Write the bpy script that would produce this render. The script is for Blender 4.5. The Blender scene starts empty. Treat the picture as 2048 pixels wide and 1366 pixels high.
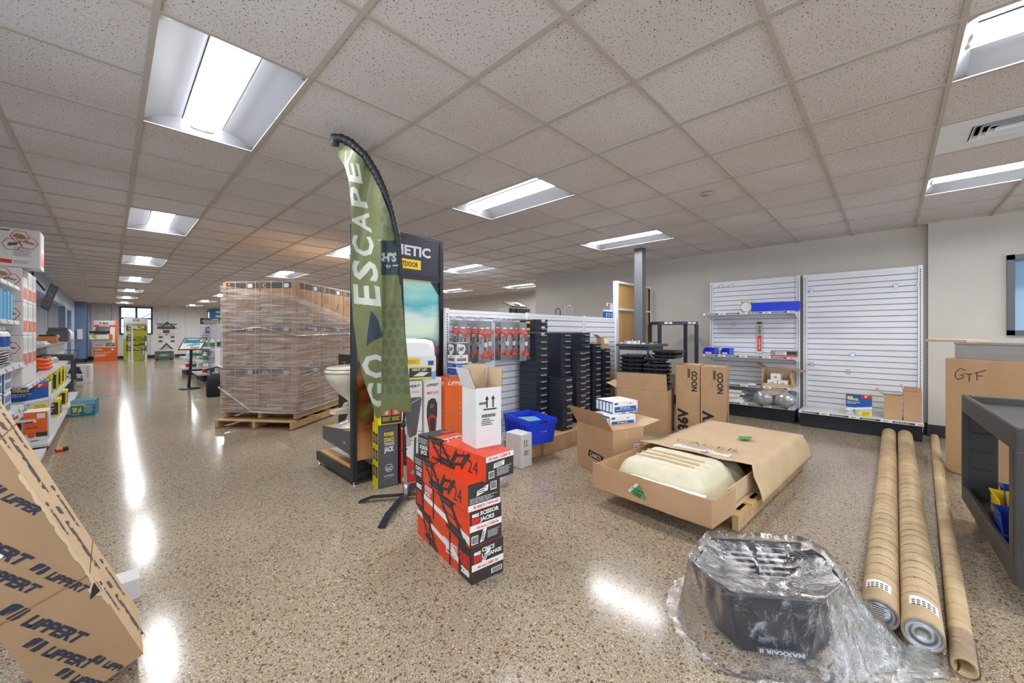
import bpy, math, random
from mathutils import Vector, Matrix
random.seed(7)
PI=math.pi
S=bpy.context.scene
COL=S.collection
# ---------------------------------------------------------------- camera
EYE=1.29; FPX=780.08; YAW=0.79946; CA,SA=math.cos(YAW),math.sin(YAW)
cd=bpy.data.cameras.new('camera'); cam=bpy.data.objects.new('camera',cd); COL.objects.link(cam)
cam.location=(0,0,EYE); cam.rotation_euler=(PI/2,0,-YAW)
cd.sensor_width=36; cd.lens=FPX/2048*36; cd.shift_y=-17.5/2048; cd.clip_start=0.05; cd.clip_end=200
S.camera=cam
# ---------------------------------------------------------------- world, exposure
W=bpy.data.worlds.new('world'); S.world=W; W.use_nodes=True
nt=W.node_tree; nt.nodes.clear()
_o=nt.nodes.new('ShaderNodeOutputWorld'); _b=nt.nodes.new('ShaderNodeBackground'); _t=nt.nodes.new('ShaderNodeTexCoord'); _x=nt.nodes.new('ShaderNodeSeparateXYZ'); _r=nt.nodes.new('ShaderNodeValToRGB'); _m=nt.nodes.new('ShaderNodeMapRange')
_m.inputs[1].default_value=-1; _m.inputs[2].default_value=1
nt.links.new(_t.outputs['Generated'],_x.inputs[0]); nt.links.new(_x.outputs[2],_m.inputs[0]); nt.links.new(_m.outputs[0],_r.inputs[0])
_e=_r.color_ramp.elements; _e[0].position=.44; _e[0].color=(.30,.29,.27,1); _e[1].position=.9; _e[1].color=(.25,.45,.85,1)
for _p,_c in ((.495,(.35,.38,.40,1)),(.503,(.80,.90,1,1)),(.6,(.45,.68,1,1))):
    _q=_e.new(_p); _q.color=_c
_b.inputs['Strength'].default_value=.75
nt.links.new(_r.outputs[0],_b.inputs[0]); nt.links.new(_b.outputs[0],_o.inputs[0])
# daylight coming in through the storefront windows beside and behind the camera
def daylight(x,y,z,w,h,rot,power):
    l=bpy.data.lights.new('window_daylight','AREA'); l.shape='RECTANGLE'; l.size=w; l.size_y=h; l.energy=power; l.color=(.80,.90,1)
    o=bpy.data.objects.new('window_daylight',l); COL.objects.link(o); o.location=(x,y,z); o.rotation_euler=rot
DAYW=20
for _y in (-4.2,-1.6,1.0): daylight(-1.30,_y,1.55,2.2,1.7,(PI/2,0,-PI/2),DAYW)
for _x in (0.6,3.2,5.6): daylight(_x,-6.15,1.55,2.2,1.7,(PI/2,0,0),DAYW)
S.view_settings.view_transform='Standard'; S.view_settings.look='None'; S.view_settings.gamma=1; S.view_settings.use_curve_mapping=False
S.view_settings.exposure=1.12
LAMP_POWER=22
CEIL=2.647
def ray(x,y):
    u=(x-1024)/FPX; v=(665.5-y)/FPX
    return Vector((u*CA+SA, CA-u*SA, v))
def onz(x,y,z=0.0):
    d=ray(x,y); return Vector((0,0,EYE))+d*((z-EYE)/d.z)
def onX(x,y,X):
    d=ray(x,y); return Vector((0,0,EYE))+d*(X/d.x)
def onY(x,y,Y):
    d=ray(x,y); return Vector((0,0,EYE))+d*(Y/d.y)
def atZ(x,y,Z):
    return Vector((0,0,EYE))+ray(x,y)*Z
# ---------------------------------------------------------------- materials
MATS={}
def lin(h):
    if isinstance(h,str):
        h=h.lstrip('#'); c=[int(h[i:i+2],16)/255 for i in (0,2,4)]
    else: c=[x/255 for x in h]
    return tuple([(x/12.92 if x<=.04045 else ((x+.055)/1.055)**2.4) for x in c]+[1.0])
def newmat(name):
    m=bpy.data.materials.new(name); m.use_nodes=True; MATS[name]=m
    t=m.node_tree; b=t.nodes['Principled BSDF']
    return m,t,b
def mat(name,col,rough=.5,metal=0,var=0.0,vscale=8,bump=0.0,bscale=60,emit=0,spec=.5,coat=0,stretch=None):
    if name in MATS: return name
    m,t,b=newmat(name); c=lin(col)
    b.inputs['Base Color'].default_value=c; b.inputs['Roughness'].default_value=rough; b.inputs['Metallic'].default_value=metal
    b.inputs['Specular IOR Level'].default_value=spec; b.inputs['Coat Weight'].default_value=coat
    N=t.nodes.new; L=t.links.new
    if var or bump:
        tc=N('ShaderNodeTexCoord'); mp=N('ShaderNodeMapping'); L(tc.outputs['Object'],mp.inputs[0])
        if stretch: mp.inputs['Scale'].default_value=stretch
    if var:
        n=N('ShaderNodeTexNoise'); n.inputs['Scale'].default_value=vscale; n.inputs['Detail'].default_value=5; L(mp.outputs[0],n.inputs[0])
        mr=N('ShaderNodeMapRange'); mr.inputs['From Min'].default_value=.3; mr.inputs['From Max'].default_value=.7
        mr.inputs['To Min'].default_value=1-var; mr.inputs['To Max'].default_value=1+var; L(n.outputs[0],mr.inputs[0])
        hs=N('ShaderNodeHueSaturation'); hs.inputs['Color'].default_value=c; L(mr.outputs[0],hs.inputs['Value']); L(hs.outputs[0],b.inputs['Base Color'])
    if bump:
        n=N('ShaderNodeTexNoise'); n.inputs['Scale'].default_value=bscale; n.inputs['Detail'].default_value=4; L(mp.outputs[0],n.inputs[0])
        bp=N('ShaderNodeBump'); bp.inputs['Strength'].default_value=bump; bp.inputs['Distance'].default_value=.004; L(n.outputs[0],bp.inputs['Height']); L(bp.outputs[0],b.inputs['Normal'])
    if emit:
        b.inputs['Emission Color'].default_value=c; b.inputs['Emission Strength'].default_value=emit
    return name
def filmmat(name,tint,cover,scale,stretch,rough=.15,lo=.45,hi=.75,bump=.6,base=0.06):
    """clear plastic film: mostly see-through, glossy creases"""
    m,t,b=newmat(name); N=t.nodes.new; L=t.links.new
    out=t.nodes['Material Output']
    tc=N('ShaderNodeTexCoord'); mp=N('ShaderNodeMapping'); mp.inputs['Scale'].default_value=stretch; L(tc.outputs['Object'],mp.inputs[0])
    n=N('ShaderNodeTexNoise'); n.inputs['Scale'].default_value=scale; n.inputs['Detail'].default_value=6; n.inputs['Roughness'].default_value=.65; n.inputs['Distortion'].default_value=.8; L(mp.outputs[0],n.inputs[0])
    mr=N('ShaderNodeMapRange'); mr.inputs['From Min'].default_value=lo; mr.inputs['From Max'].default_value=hi; mr.inputs['To Min'].default_value=base; mr.inputs['To Max'].default_value=cover; L(n.outputs[0],mr.inputs[0])
    bp=N('ShaderNodeBump'); bp.inputs['Strength'].default_value=bump; bp.inputs['Distance'].default_value=.01; L(n.outputs[0],bp.inputs['Height'])
    b.inputs['Base Color'].default_value=lin(tint); b.inputs['Roughness'].default_value=rough; b.inputs['Specular IOR Level'].default_value=.8
    L(bp.outputs[0],b.inputs['Normal'])
    tr=N('ShaderNodeBsdfTransparent'); mx=N('ShaderNodeMixShader')
    L(mr.outputs[0],mx.inputs[0]); L(tr.outputs[0],mx.inputs[1]); L(b.outputs[0],mx.inputs[2])
    gl=N('ShaderNodeBsdfGlossy'); gl.inputs['Roughness'].default_value=rough; L(bp.outputs[0],gl.inputs['Normal'])
    fr=N('ShaderNodeFresnel'); fr.inputs[0].default_value=1.22; L(bp.outputs[0],fr.inputs['Normal'])
    m2=N('ShaderNodeMixShader'); L(fr.outputs[0],m2.inputs[0]); L(mx.outputs[0],m2.inputs[1]); L(gl.outputs[0],m2.inputs[2])
    L(m2.outputs[0],out.inputs[0]); return name
def floor_material():
    m,t,b=newmat('polished_concrete'); N=t.nodes.new; L=t.links.new
    tc=N('ShaderNodeTexCoord')
    def noise(s,d=4):
        n=N('ShaderNodeTexNoise'); n.inputs['Scale'].default_value=s; n.inputs['Detail'].default_value=d; L(tc.outputs['Object'],n.inputs[0]); return n
    def vor(s):
        n=N('ShaderNodeTexVoronoi'); n.inputs['Scale'].default_value=s; L(tc.outputs['Object'],n.inputs['Vector']); return n
    def ramp(src,stops):
        r=N('ShaderNodeValToRGB'); e=r.color_ramp.elements
        while len(e)<len(stops): e.new(.5)
        for k,(p,c) in enumerate(stops): e[k].position=p; e[k].color=c if isinstance(c,tuple) else lin(c)
        L(src,r.inputs[0]); return r
    def mix(f,a,c2):
        x=N('ShaderNodeMix'); x.data_type='RGBA'; L(f,x.inputs[0]); L(a,x.inputs[6]); L(c2,x.inputs[7]); return x.outputs[2]
    base=ramp(noise(.9,6).outputs[0],[(.3,'#9b8d76'),(.7,'#b0a28d')]).outputs[0]
    fine=ramp(noise(260,3).outputs[0],[(.38,'#6f6453'),(.52,'#a2957f'),(.66,'#c4b9a2')]).outputs[0]
    x=N('ShaderNodeMix'); x.data_type='RGBA'; x.inputs[0].default_value=.5; L(base,x.inputs[6]); L(fine,x.inputs[7]); cur=x.outputs[2]
    W0=(1,1,1,1); K=(0,0,0,1)
    for s,stops,thr,prob in ((100,[(.0,'#5a4434'),(.3,'#7a5d43'),(.55,'#a08566'),(.8,'#453a32'),(1,'#d6cbb4')],.36,.5),
                        (58,[(.0,'#6e4a34'),(.35,'#8a6648'),(.6,'#b9a88c'),(.8,'#4c3d33'),(1,'#6e675c')],.37,.42),
                        (180,[(.0,'#38302a'),(.4,'#66543f'),(.7,'#ece6d8'),(1,'#54463a')],.38,.45)):
        v=vor(s); sp=N('ShaderNodeSeparateColor'); L(v.outputs['Color'],sp.inputs[0])
        colr=ramp(sp.outputs[0],stops).outputs[0]
        a=ramp(v.outputs['Distance'],[(thr,W0),(thr+.06,K)]).outputs[0]
        pb=ramp(sp.outputs[1],[(prob,W0),(prob+.01,K)]).outputs[0]
        mu=N('ShaderNodeMath'); mu.operation='MULTIPLY'; L(a,mu.inputs[0]); L(pb,mu.inputs[1])
        cur=mix(mu.outputs[0],cur,colr)
    L(cur,b.inputs['Base Color'])
    r=N('ShaderNodeMapRange'); r.inputs['To Min'].default_value=.11; r.inputs['To Max'].default_value=.19; L(noise(1.7,5).outputs[0],r.inputs[0]); L(r.outputs[0],b.inputs['Roughness'])
    b.inputs['Specular IOR Level'].default_value=.38
    bp=N('ShaderNodeBump'); bp.inputs['Strength'].default_value=.05; bp.inputs['Distance'].default_value=.0015; L(noise(14,3).outputs[0],bp.inputs['Height']); L(bp.outputs[0],b.inputs['Normal'])
def ceiling_material():
    m,t,b=newmat('ceiling_tile'); N=t.nodes.new; L=t.links.new
    tc=N('ShaderNodeTexCoord'); n=N('ShaderNodeTexNoise'); n.inputs['Scale'].default_value=112; n.inputs['Detail'].default_value=2.5; n.inputs['Roughness'].default_value=.55; n.inputs['Distortion'].default_value=.4; L(tc.outputs['Object'],n.inputs[0])
    r=N('ShaderNodeValToRGB'); e=r.color_ramp.elements; e[0].position=.335; e[0].color=lin('#5e5852'); e[1].position=.39; e[1].color=lin('#dedbdc'); L(n.outputs[0],r.inputs[0])
    n2=N('ShaderNodeTexNoise'); n2.inputs['Scale'].default_value=.8; n2.inputs['Detail'].default_value=3; L(tc.outputs['Object'],n2.inputs[0])
    r2=N('ShaderNodeValToRGB'); e=r2.color_ramp.elements; e[0].position=.3; e[0].color=lin('#efe9e4'); e[1].position=.7; e[1].color=lin('#ffffff'); L(n2.outputs[0],r2.inputs[0])
    x=N('ShaderNodeMix'); x.data_type='RGBA'; x.blend_type='MULTIPLY'; x.inputs[0].default_value=1; L(r.outputs[0],x.inputs[6]); L(r2.outputs[0],x.inputs[7])
    L(x.outputs[2],b.inputs['Base Color']); b.inputs['Roughness'].default_value=.95; b.inputs['Specular IOR Level'].default_value=.1
    bp=N('ShaderNodeBump'); bp.inputs['Strength'].default_value=.5; bp.inputs['Distance'].default_value=.003; L(r.outputs[0],bp.inputs['Height']); L(bp.outputs[0],b.inputs['Normal'])
floor_material(); ceiling_material()
mat('wall_paint','#c6c1ba',.85,var=.02,vscale=3,bump=.15,bscale=250)
mat('blue_paint','#6f86a8',.8,var=.02)
mat('blue_paint_lit','#a9b6c9',.8,var=.02)  # lit tone of the same blue wall, put into the base colour
mat('dark_trim','#2c2c2e',.5)
mat('grid_white','#b9b1a8',.6)
mat('white_enamel','#e2e4e8',.35)
mat('slat_white','#dfe2ea',.38,var=.015,vscale=4)
mat('slat_groove','#8a6f50',.8)
mat('shelf_white','#dadde2',.35)
mat('slot_black','#1b1e26',.6)
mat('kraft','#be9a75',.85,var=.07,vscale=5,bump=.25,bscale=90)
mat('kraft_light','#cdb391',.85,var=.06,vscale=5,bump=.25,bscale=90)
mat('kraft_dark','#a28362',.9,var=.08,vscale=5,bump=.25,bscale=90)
mat('kraft_edge','#8c6a44',.95,var=.2,vscale=120)
mat('tape','#c9ab80',.35,spec=.6)
mat('ink_black','#20201f',.6)
mat('ink_navy','#2b2d3d',.7)
mat('paper_white','#e9e7e4',.6)
mat('carton_white','#d9d8d6',.7,var=.03,bump=.15,bscale=80)
mat('carton_red','#e2451f',.45,var=.05,vscale=10,bump=.12,bscale=60)
mat('carton_black','#35312f',.5,var=.06,vscale=10)
mat('carton_grey','#55555a',.45,var=.05)
mat('yellow_print','#f0dc14',.5)
mat('orange_print','#ee6418',.45)
mat('red_print','#d62c22',.5)
mat('blue_print','#1c57a8',.45)
mat('sky_print','#6db3dd',.5)
mat('teal_print','#1d7f93',.5)
mat('green_print','#4aa357',.5)
mat('lime_print','#b7bf1f',.5)
mat('pink_print','#b04a63',.5)
mat('grey_print','#8b8e92',.5)
mat('lightgrey_print','#c5c8cc',.5)
mat('black_plastic','#212329',.33,bump=.08,bscale=200)
mat('bin_black','#2b303b',.28,var=.05,vscale=10)
mat('holder_grey','#a3a6ab',.3)
mat('grey_metal','#5b5e63',.4,metal=.3)
mat('column_paint','#62666c',.4)
mat('black_metal','#2e3138',.35,metal=.4)
mat('chrome','#c9cbcf',.2,metal=1)
mat('steel','#b4b4b4',.42,metal=.7,var=.08,vscale=3,stretch=(1,1,12))
mat('navy_metal','#2c3445',.4,metal=.2)
mat('wood_board','#c79d62',.6,var=.08,vscale=3,stretch=(1,1,.15))
mat('pallet_wood','#c4a474',.85,var=.18,vscale=4,bump=.3,bscale=40,stretch=(3,3,3))
mat('pallet_wood_dark','#8e6f4c',.85,var=.18,vscale=4,bump=.3,bscale=40)
mat('blue_bin','#1c3fd8',.3)
mat('blue_bin_dark','#16378f',.3)
mat('yellow_bin','#e8c60c',.3)
mat('white_plastic','#e6e7ea',.3)
mat('cream_porcelain','#e3dccb',.15,coat=.5)
mat('cart_grey','#3e3c3b',.5,var=.18,vscale=4)
mat('rubber_grey','#7c7b78',.6)
mat('rubber_black','#26262a',.7)
mat('orange_plastic','#e2561a',.35)
mat('red_plug','#d4482e',.35)
mat('foam_wrap','#dcd6bb',.45,var=.05,vscale=12,bump=.6,bscale=25)
mat('foam_white','#eceae4',.6,bump=.4,bscale=30)
mat('glass_blue','#7fa6c8',.08,spec=.8)
mat('sky_glass','#dbeaf7',.1)
mat('corrugated','#e9eaec',.45)
mat('screen_reflection','#7b8890',.12)  # monitor base colour lightened to stand in for reflections on the glass
mat('dark_bag','#3a3a3d',.22,var=.3,vscale=30,bump=.8,bscale=30)
mat('silver_bag','#b9babd',.18,metal=.5,bump=1.0,bscale=22,var=.15,vscale=20)
mat('stone_far','#a19a92',.8)
filmmat('stretch_film','#f0e8e2',.75,2.2,(1,1,16),lo=.44,hi=.72,bump=.7,base=.14,rough=.2)
filmmat('bag_film','#dfe3ea',.42,16,(1,1,1),lo=.58,hi=.74,bump=1.0,base=.03,rough=.14)
filmmat('bubble_film','#e6e9ee',.65,14,(1,1,1),lo=.45,hi=.7,bump=1.0,base=.2,rough=.15)
filmmat('blister','#e8eef2',.18,30,(1,1,1),lo=.55,hi=.85,bump=.3,base=.05,rough=.1)
# ---------------------------------------------------------------- mesh builder
TXT={}
def text_mesh(s,bold,shear):
    k=(s,bold,shear)
    if k in TXT: return TXT[k]
    cu=bpy.data.curves.new('t','FONT'); cu.body=s; cu.size=1; cu.offset=bold; cu.shear=shear; cu.resolution_u=2; cu.fill_mode='FRONT'
    ob=bpy.data.objects.new('t',cu); COL.objects.link(ob)
    me=ob.to_mesh()
    vs=[tuple(v.co[:2]) for v in me.vertices]; fs=[tuple(p.vertices) for p in me.polygons]
    ob.to_mesh_clear(); bpy.data.objects.remove(ob); bpy.data.curves.remove(cu)
    if vs:
        x0=min(v[0] for v in vs); x1=max(v[0] for v in vs); y0=min(v[1] for v in vs); y1=max(v[1] for v in vs)
    else: x0=x1=y0=y1=0
    TXT[k]=(vs,fs,x0,x1,y0,y1); return TXT[k]
class MB:
    def __init__(s): s.v=[];s.f=[];s.m=[];s.sm=[]
    def add(s,vs,fs,m,smooth=False):
        o=len(s.v); s.v.extend([tuple(p) for p in vs])
        for k,f in enumerate(fs):
            s.f.append(tuple(o+i for i in f)); s.m.append(m[k] if isinstance(m,list) else m); s.sm.append(smooth)
        return s
    def box(s,x0,x1,y0,y1,z0,z1,m,faces=None):
        vs=[(x0,y0,z0),(x1,y0,z0),(x1,y1,z0),(x0,y1,z0),(x0,y0,z1),(x1,y0,z1),(x1,y1,z1),(x0,y1,z1)]
        fs=[(0,3,2,1),(4,5,6,7),(0,1,5,4),(1,2,6,5),(2,3,7,6),(3,0,4,7)]
        keys='DTFRBL'; ms=[(faces or {}).get(k,m) for k in keys]
        return s.add(vs,fs,ms)
    def hexa(s,P,a,b,c,m):
        P,a,b,c=Vector(P),Vector(a),Vector(b),Vector(c)
        vs=[P,P+a,P+a+b,P+b,P+c,P+a+c,P+a+b+c,P+b+c]
        return s.add(vs,[(0,3,2,1),(4,5,6,7),(0,1,5,4),(1,2,6,5),(2,3,7,6),(3,0,4,7)],m)
    def bar(s,p,q,w,h,m,up=(0,0,1)):
        p,q=Vector(p),Vector(q); d=(q-p); u=d.cross(Vector(up))
        if u.length<1e-6: u=d.cross(Vector((1,0,0)))
        u=u.normalized(); n=u.cross(d).normalized()
        return s.hexa(p-u*w/2-n*h/2,u*w,n*h,d,m)
    def poly(s,pts,m): return s.add(pts,[tuple(range(len(pts)))],m)
    def prism(s,pts,vec,m,side=None):
        n=len(pts); vec=Vector(vec); a=[Vector(p) for p in pts]
        fs=[tuple(reversed(range(n))),tuple(range(n,2*n))]+[(i,(i+1)%n,n+(i+1)%n,n+i) for i in range(n)]
        return s.add(a+[p+vec for p in a],fs,[m,m]+[side or m]*n)
    def grid(s,P,m,smooth=True,double=False):
        nu=len(P);nv=len(P[0]); vs=[p for r in P for p in r]
        fs=[(i*nv+j,(i+1)*nv+j,(i+1)*nv+j+1,i*nv+j+1) for i in range(nu-1) for j in range(nv-1)]
        return s.add(vs,fs,m,smooth)
    def loft(s,rings,m,cap0=True,cap1=True,smooth=True):
        n=len(rings[0]); vs=[p for r in rings for p in r]; fs=[]
        for k in range(len(rings)-1):
            for i in range(n): fs.append((k*n+i,k*n+(i+1)%n,(k+1)*n+(i+1)%n,(k+1)*n+i))
        s.add(vs,fs,m,smooth)
        if cap0: s.add(rings[0],[tuple(reversed(range(n)))],m)
        if cap1: s.add(rings[-1],[tuple(range(n))],m)
        return s
    def tube(s,path,r,m,n=10,caps=True,smooth=True):
        path=[Vector(p) for p in path]; rs=r if isinstance(r,(list,tuple)) else [r]*len(path)
        rings=[]; up=None
        for k,p in enumerate(path):
            d=(path[min(k+1,len(path)-1)]-path[max(k-1,0)]).normalized()
            if up is None: up=Vector((0,0,1)) if abs(d.z)<.9 else Vector((1,0,0))
            a=d.cross(up).normalized(); b=a.cross(d).normalized(); up=b
            rings.append([p+(a*math.cos(2*PI*i/n)+b*math.sin(2*PI*i/n))*rs[k] for i in range(n)])
        return s.loft(rings,m,caps,caps,smooth)
    def lathe(s,prof,c,m,n=24,smooth=True,cap0=True,cap1=True,sx=1,sy=1):
        c=Vector(c)
        return s.loft([[c+Vector((r*sx*math.cos(2*PI*i/n),r*sy*math.sin(2*PI*i/n),z)) for i in range(n)] for r,z in prof],m,cap0,cap1,smooth)
    def ball(s,c,r,m,n=14,k=8):
        r=r if isinstance(r,(tuple,list)) else (r,r,r); c=Vector(c)
        rings=[[c+Vector((r[0]*math.sin(a)*math.cos(2*PI*i/n),r[1]*math.sin(a)*math.sin(2*PI*i/n),-r[2]*math.cos(a))) for i in range(n)] for a in [PI*(j+.02)/(k+.04) for j in range(k+1)]]
        return s.loft(rings,m)
    # decals on a frame (O,U,V,N)
    def rect(s,F,u0,v0,u1,v1,m,lift=.0008):
        O,U,V,N=F; return s.poly([O+U*a+V*b+N*lift for a,b in ((u0,v0),(u1,v0),(u1,v1),(u0,v1))],m)
    def shape(s,F,pts,m,lift=.0012):
        O,U,V,N=F; return s.poly([O+U*a+V*b+N*lift for a,b in pts],m)
    def disc(s,F,u,v,r,m,lift=.0014,n=20,ry=None):
        ry=ry or r; return s.shape(F,[(u+r*math.cos(2*PI*i/n),v+ry*math.sin(2*PI*i/n)) for i in range(n)],m,lift)
    def ring(s,F,u,v,r,w,m,lift=.0014,n=6,a0=0):
        O,U,V,N=F
        for i in range(n):
            a=2*PI*i/n+a0;b=2*PI*(i+1)/n+a0
            s.poly([O+U*(u+q*math.cos(t))+V*(v+q*math.sin(t))+N*lift for q,t in ((r,a),(r,b),(r-w,b),(r-w,a))],m)
        return s
    def line(s,F,p,q,w,m,lift=.0014):
        a=math.atan2(q[1]-p[1],q[0]-p[0]); dx,dy=-math.sin(a)*w/2,math.cos(a)*w/2
        return s.shape(F,[(p[0]-dx,p[1]-dy),(q[0]-dx,q[1]-dy),(q[0]+dx,q[1]+dy),(p[0]+dx,p[1]+dy)],m,lift)
    def text(s,F,t,u,v,h,m,bold=.012,shear=0,rot=0,width=None,align='l',lift=.0016,mirror=False):
        """u,v: baseline start; h: cap height"""
        vs,fs,x0,x1,y0,y1=text_mesh(t,bold,shear)
        if not vs: return s
        O,U,V,N=F; k=h/.70; kx=k if width is None else width/max(1e-6,(x1-x0))
        off={'l':-x0*kx,'c':-(x0+x1)/2*kx,'r':-x1*kx}[align]; c,sn=math.cos(rot),math.sin(rot); out=[]
        for x,y in vs:
            a=x*kx+off; b=y*k
            if mirror: a=-a
            out.append(O+U*(u+a*c-b*sn)+V*(v+a*sn+b*c)+N*lift)
        return s.add(out,fs,m)
    def lines(s,F,u,v,w,h,n,m,th=None,seed=0,lift=.0012):
        """block of small print drawn as n thin strokes"""
        r=random.Random(seed); dh=h/n; th=th or dh*.45
        for i in range(n):
            x=u; end=u+w*(r.uniform(.7,1) if i else 1); y=v+h-dh*(i+.5)
            while x<end:
                l=r.uniform(.06,.2)*w; s.rect(F,x,y-th/2,min(x+l,end),y+th/2,m,lift); x+=l+.02*w
        return s
    def barcode(s,F,u,v,w,h,m='ink_black',bg='paper_white',seed=1,lift=.0012):
        r=random.Random(seed)
        if bg: s.rect(F,u-w*.08,v-h*.12,u+w*1.08,v+h*1.12,bg,lift)
        x=u
        while x<u+w:
            l=r.uniform(.012,.045)*w; s.rect(F,x,v,x+l,v+h,m,lift+.0006); x+=l+r.uniform(.012,.04)*w
        return s
    def build(s,name,parent=None,loc=None,rotz=0,label=None,cat=None,group=None,kind=None,bevel=0,solid=0):
        me=bpy.data.meshes.new(name); me.from_pydata(s.v,[],s.f)
        names=[]; idx=[]
        for m in s.m:
            if m not in names: names.append(m)
            idx.append(names.index(m))
        for n in names: me.materials.append(MATS[n])
        me.polygons.foreach_set('material_index',idx); me.polygons.foreach_set('use_smooth',s.sm); me.update()
        o=bpy.data.objects.new(name,me); COL.objects.link(o)
        if parent is not None: o.parent=parent
        if loc is not None: o.location=loc
        if rotz: o.rotation_euler=(0,0,rotz)
        tag(o,label,cat,group,kind)
        if solid: md=o.modifiers.new('solid','SOLIDIFY'); md.thickness=solid; md.offset=0
        if bevel: md=o.modifiers.new('bevel','BEVEL'); md.width=bevel; md.segments=2; md.limit_method='ANGLE'; md.angle_limit=.6
        return o
def tag(o,label=None,cat=None,group=None,kind=None):
    if label: o['label']=label
    if cat: o['category']=cat
    if group: o['group']=group
    if kind: o['kind']=kind
    return o
def thing(name,label,cat,loc=(0,0,0),rotz=0,group=None):
    o=bpy.data.objects.new(name,None); COL.objects.link(o); o.location=loc; o.rotation_euler=(0,0,rotz); o.empty_display_size=.1
    return tag(o,label,cat,group)
def dup(root,loc=None,rotz=None,label=None,group=None):
    def cp(o,par):
        c=o.copy(); COL.objects.link(c)
        if par: c.parent=par
        for ch in list(o.children): cp(ch,c)
        return c
    r=cp(root,None)
    if loc is not None: r.location=loc
    if rotz is not None: r.rotation_euler=(0,0,rotz)
    if label: r['label']=label
    if group: r['group']=group
    return r
def faces(x0,x1,y0,y1,z0,z1,k):
    V=Vector
    return {'F':(V((x0,y0,z0)),V((1,0,0)),V((0,0,1)),V((0,-1,0))),
            'R':(V((x1,y0,z0)),V((0,1,0)),V((0,0,1)),V((1,0,0))),
            'B':(V((x1,y1,z0)),V((-1,0,0)),V((0,0,1)),V((0,1,0))),
            'L':(V((x0,y1,z0)),V((0,-1,0)),V((0,0,1)),V((-1,0,0))),
            'T':(V((x0,y0,z1)),V((1,0,0)),V((0,1,0)),V((0,0,1)))}[k]
def smooth_noise(seed):
    r=random.Random(seed); ph=[(r.uniform(-1,1),r.uniform(-1,1),r.uniform(-1,1),r.uniform(0,6.3),r.uniform(.4,1)) for _ in range(14)]
    def f(x,y,z,s=1):
        return sum(a[4]*math.sin(s*(a[0]*x+a[1]*y+a[2]*z)*(1+.6*i)+a[3])/(1+.35*i) for i,a in enumerate(ph))/4
    return f
# ---------------------------------------------------------------- the setting
GX=lambda i:.132+.6096*i
GY=lambda j:2.213+.6096*j
def struct(name,mb,**k): return mb.build(name,kind='structure',**k)
XL,XR,YN,YF=-1.1,7.2,-6.0,27.5
b=MB(); b.box(-4.8,9.8,YN-.1,YF+.1,-.1,0,'polished_concrete'); struct('floor',b)
LAMPS=[(i,j) for i in (0,4,8,12) for j in (-12,-6,0,6,12,18,24,30,36) if not (i==12 and j<12)]+[(13,8),(-5,12),(-5,18),(-5,24),(-5,30),(-5,36)]  # the back-room lights at the end are added to brighten that room
skip=set(); 
for i,j in LAMPS: skip|={(i,j),(i,j+1)}
skip|={(6,-6),(6,-5)}
b=MB(); vs=[];fs=[]
for i in range(-9,16):
    for j in range(-14,42):
        if (i,j) in skip: continue
        o=len(vs); vs+=[(GX(i),GY(j),2.652),(GX(i),GY(j+1),2.652),(GX(i+1),GY(j+1),2.652),(GX(i+1),GY(j),2.652)]; fs.append((o,o+1,o+2,o+3))
b.add(vs,fs,'ceiling_tile'); struct('ceiling',b)
b=MB()
for i in range(-8,16): b.box(GX(i)-.0125,GX(i)+.0125,YN,YF,2.641,2.6525,'grid_white')
inlamp={(i,j+1) for i,j in LAMPS}|{(6,-5)}
for j in range(-13,42):
    st=-4.7
    for i in range(-8,16):
        if (i,j) in inlamp: b.box(st,GX(i)+.0125,GY(j)-.0105,GY(j)+.0105,2.6415,2.6524,'grid_white'); st=GX(i+1)-.0125
    b.box(st,9.65,GY(j)-.0105,GY(j)+.0105,2.6415,2.6524,'grid_white')
struct('trim_1',b)
b=MB(); b.box(-4.8,9.8,YN-.1,YF+.1,2.80,2.85,'grid_white'); struct('trim_2',b)
# right wall: recessed bay, then nearer wall with the window
b=MB(); b.box(7.2,7.35,-.33,6.08,0,2.66,'wall_paint'); b.box(7.2,9.7,6.08,6.2,0,2.66,'wall_paint'); struct('wall_right',b)
WY0,WY1,WZ0,WZ1=-2.15,-.94,1.262,2.165
b=MB()
b.box(7.1,7.3,-.33,WY1,0,2.66,'wall_paint'); b.box(7.1,7.3,YN,WY0,0,2.66,'wall_paint')
b.box(7.1,7.3,WY0,WY1,0,WZ0,'wall_paint'); b.box(7.1,7.3,WY0,WY1,WZ1,2.66,'wall_paint'); struct('wall_right_front',b)
b=MB()
for a in ((WY0,WY1,WZ0,WZ0+.055),(WY0,WY1,WZ1-.055,WZ1),(WY0,WY0+.055,WZ0,WZ1),(WY1-.055,WY1,WZ0,WZ1)): b.box(7.06,7.16,*a,'grey_metal')
w=struct('window_1',b); g=MB(); g.box(7.12,7.135,WY0+.05,WY1-.05,WZ0+.05,WZ1-.05,'glass_blue'); g.build('pane',w,kind='structure')
b=MB(); b.box(7.185,7.2,-.33,6.08,0,.15,'dark_trim'); b.box(7.085,7.1,YN,-.33,0,.15,'dark_trim'); struct('baseboard_right',b)
b=MB(); b.box(9.65,9.8,6.2,13.1,0,2.66,'wall_paint'); b.box(9.65,9.8,13.1,15.2,2.03,2.66,'wall_paint'); b.box(9.65,9.8,15.2,YF,0,2.66,'wall_paint'); b.box(9.8,9.9,13,15.4,0,2.1,'kraft_dark'); struct('wall_back_right',b)
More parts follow.
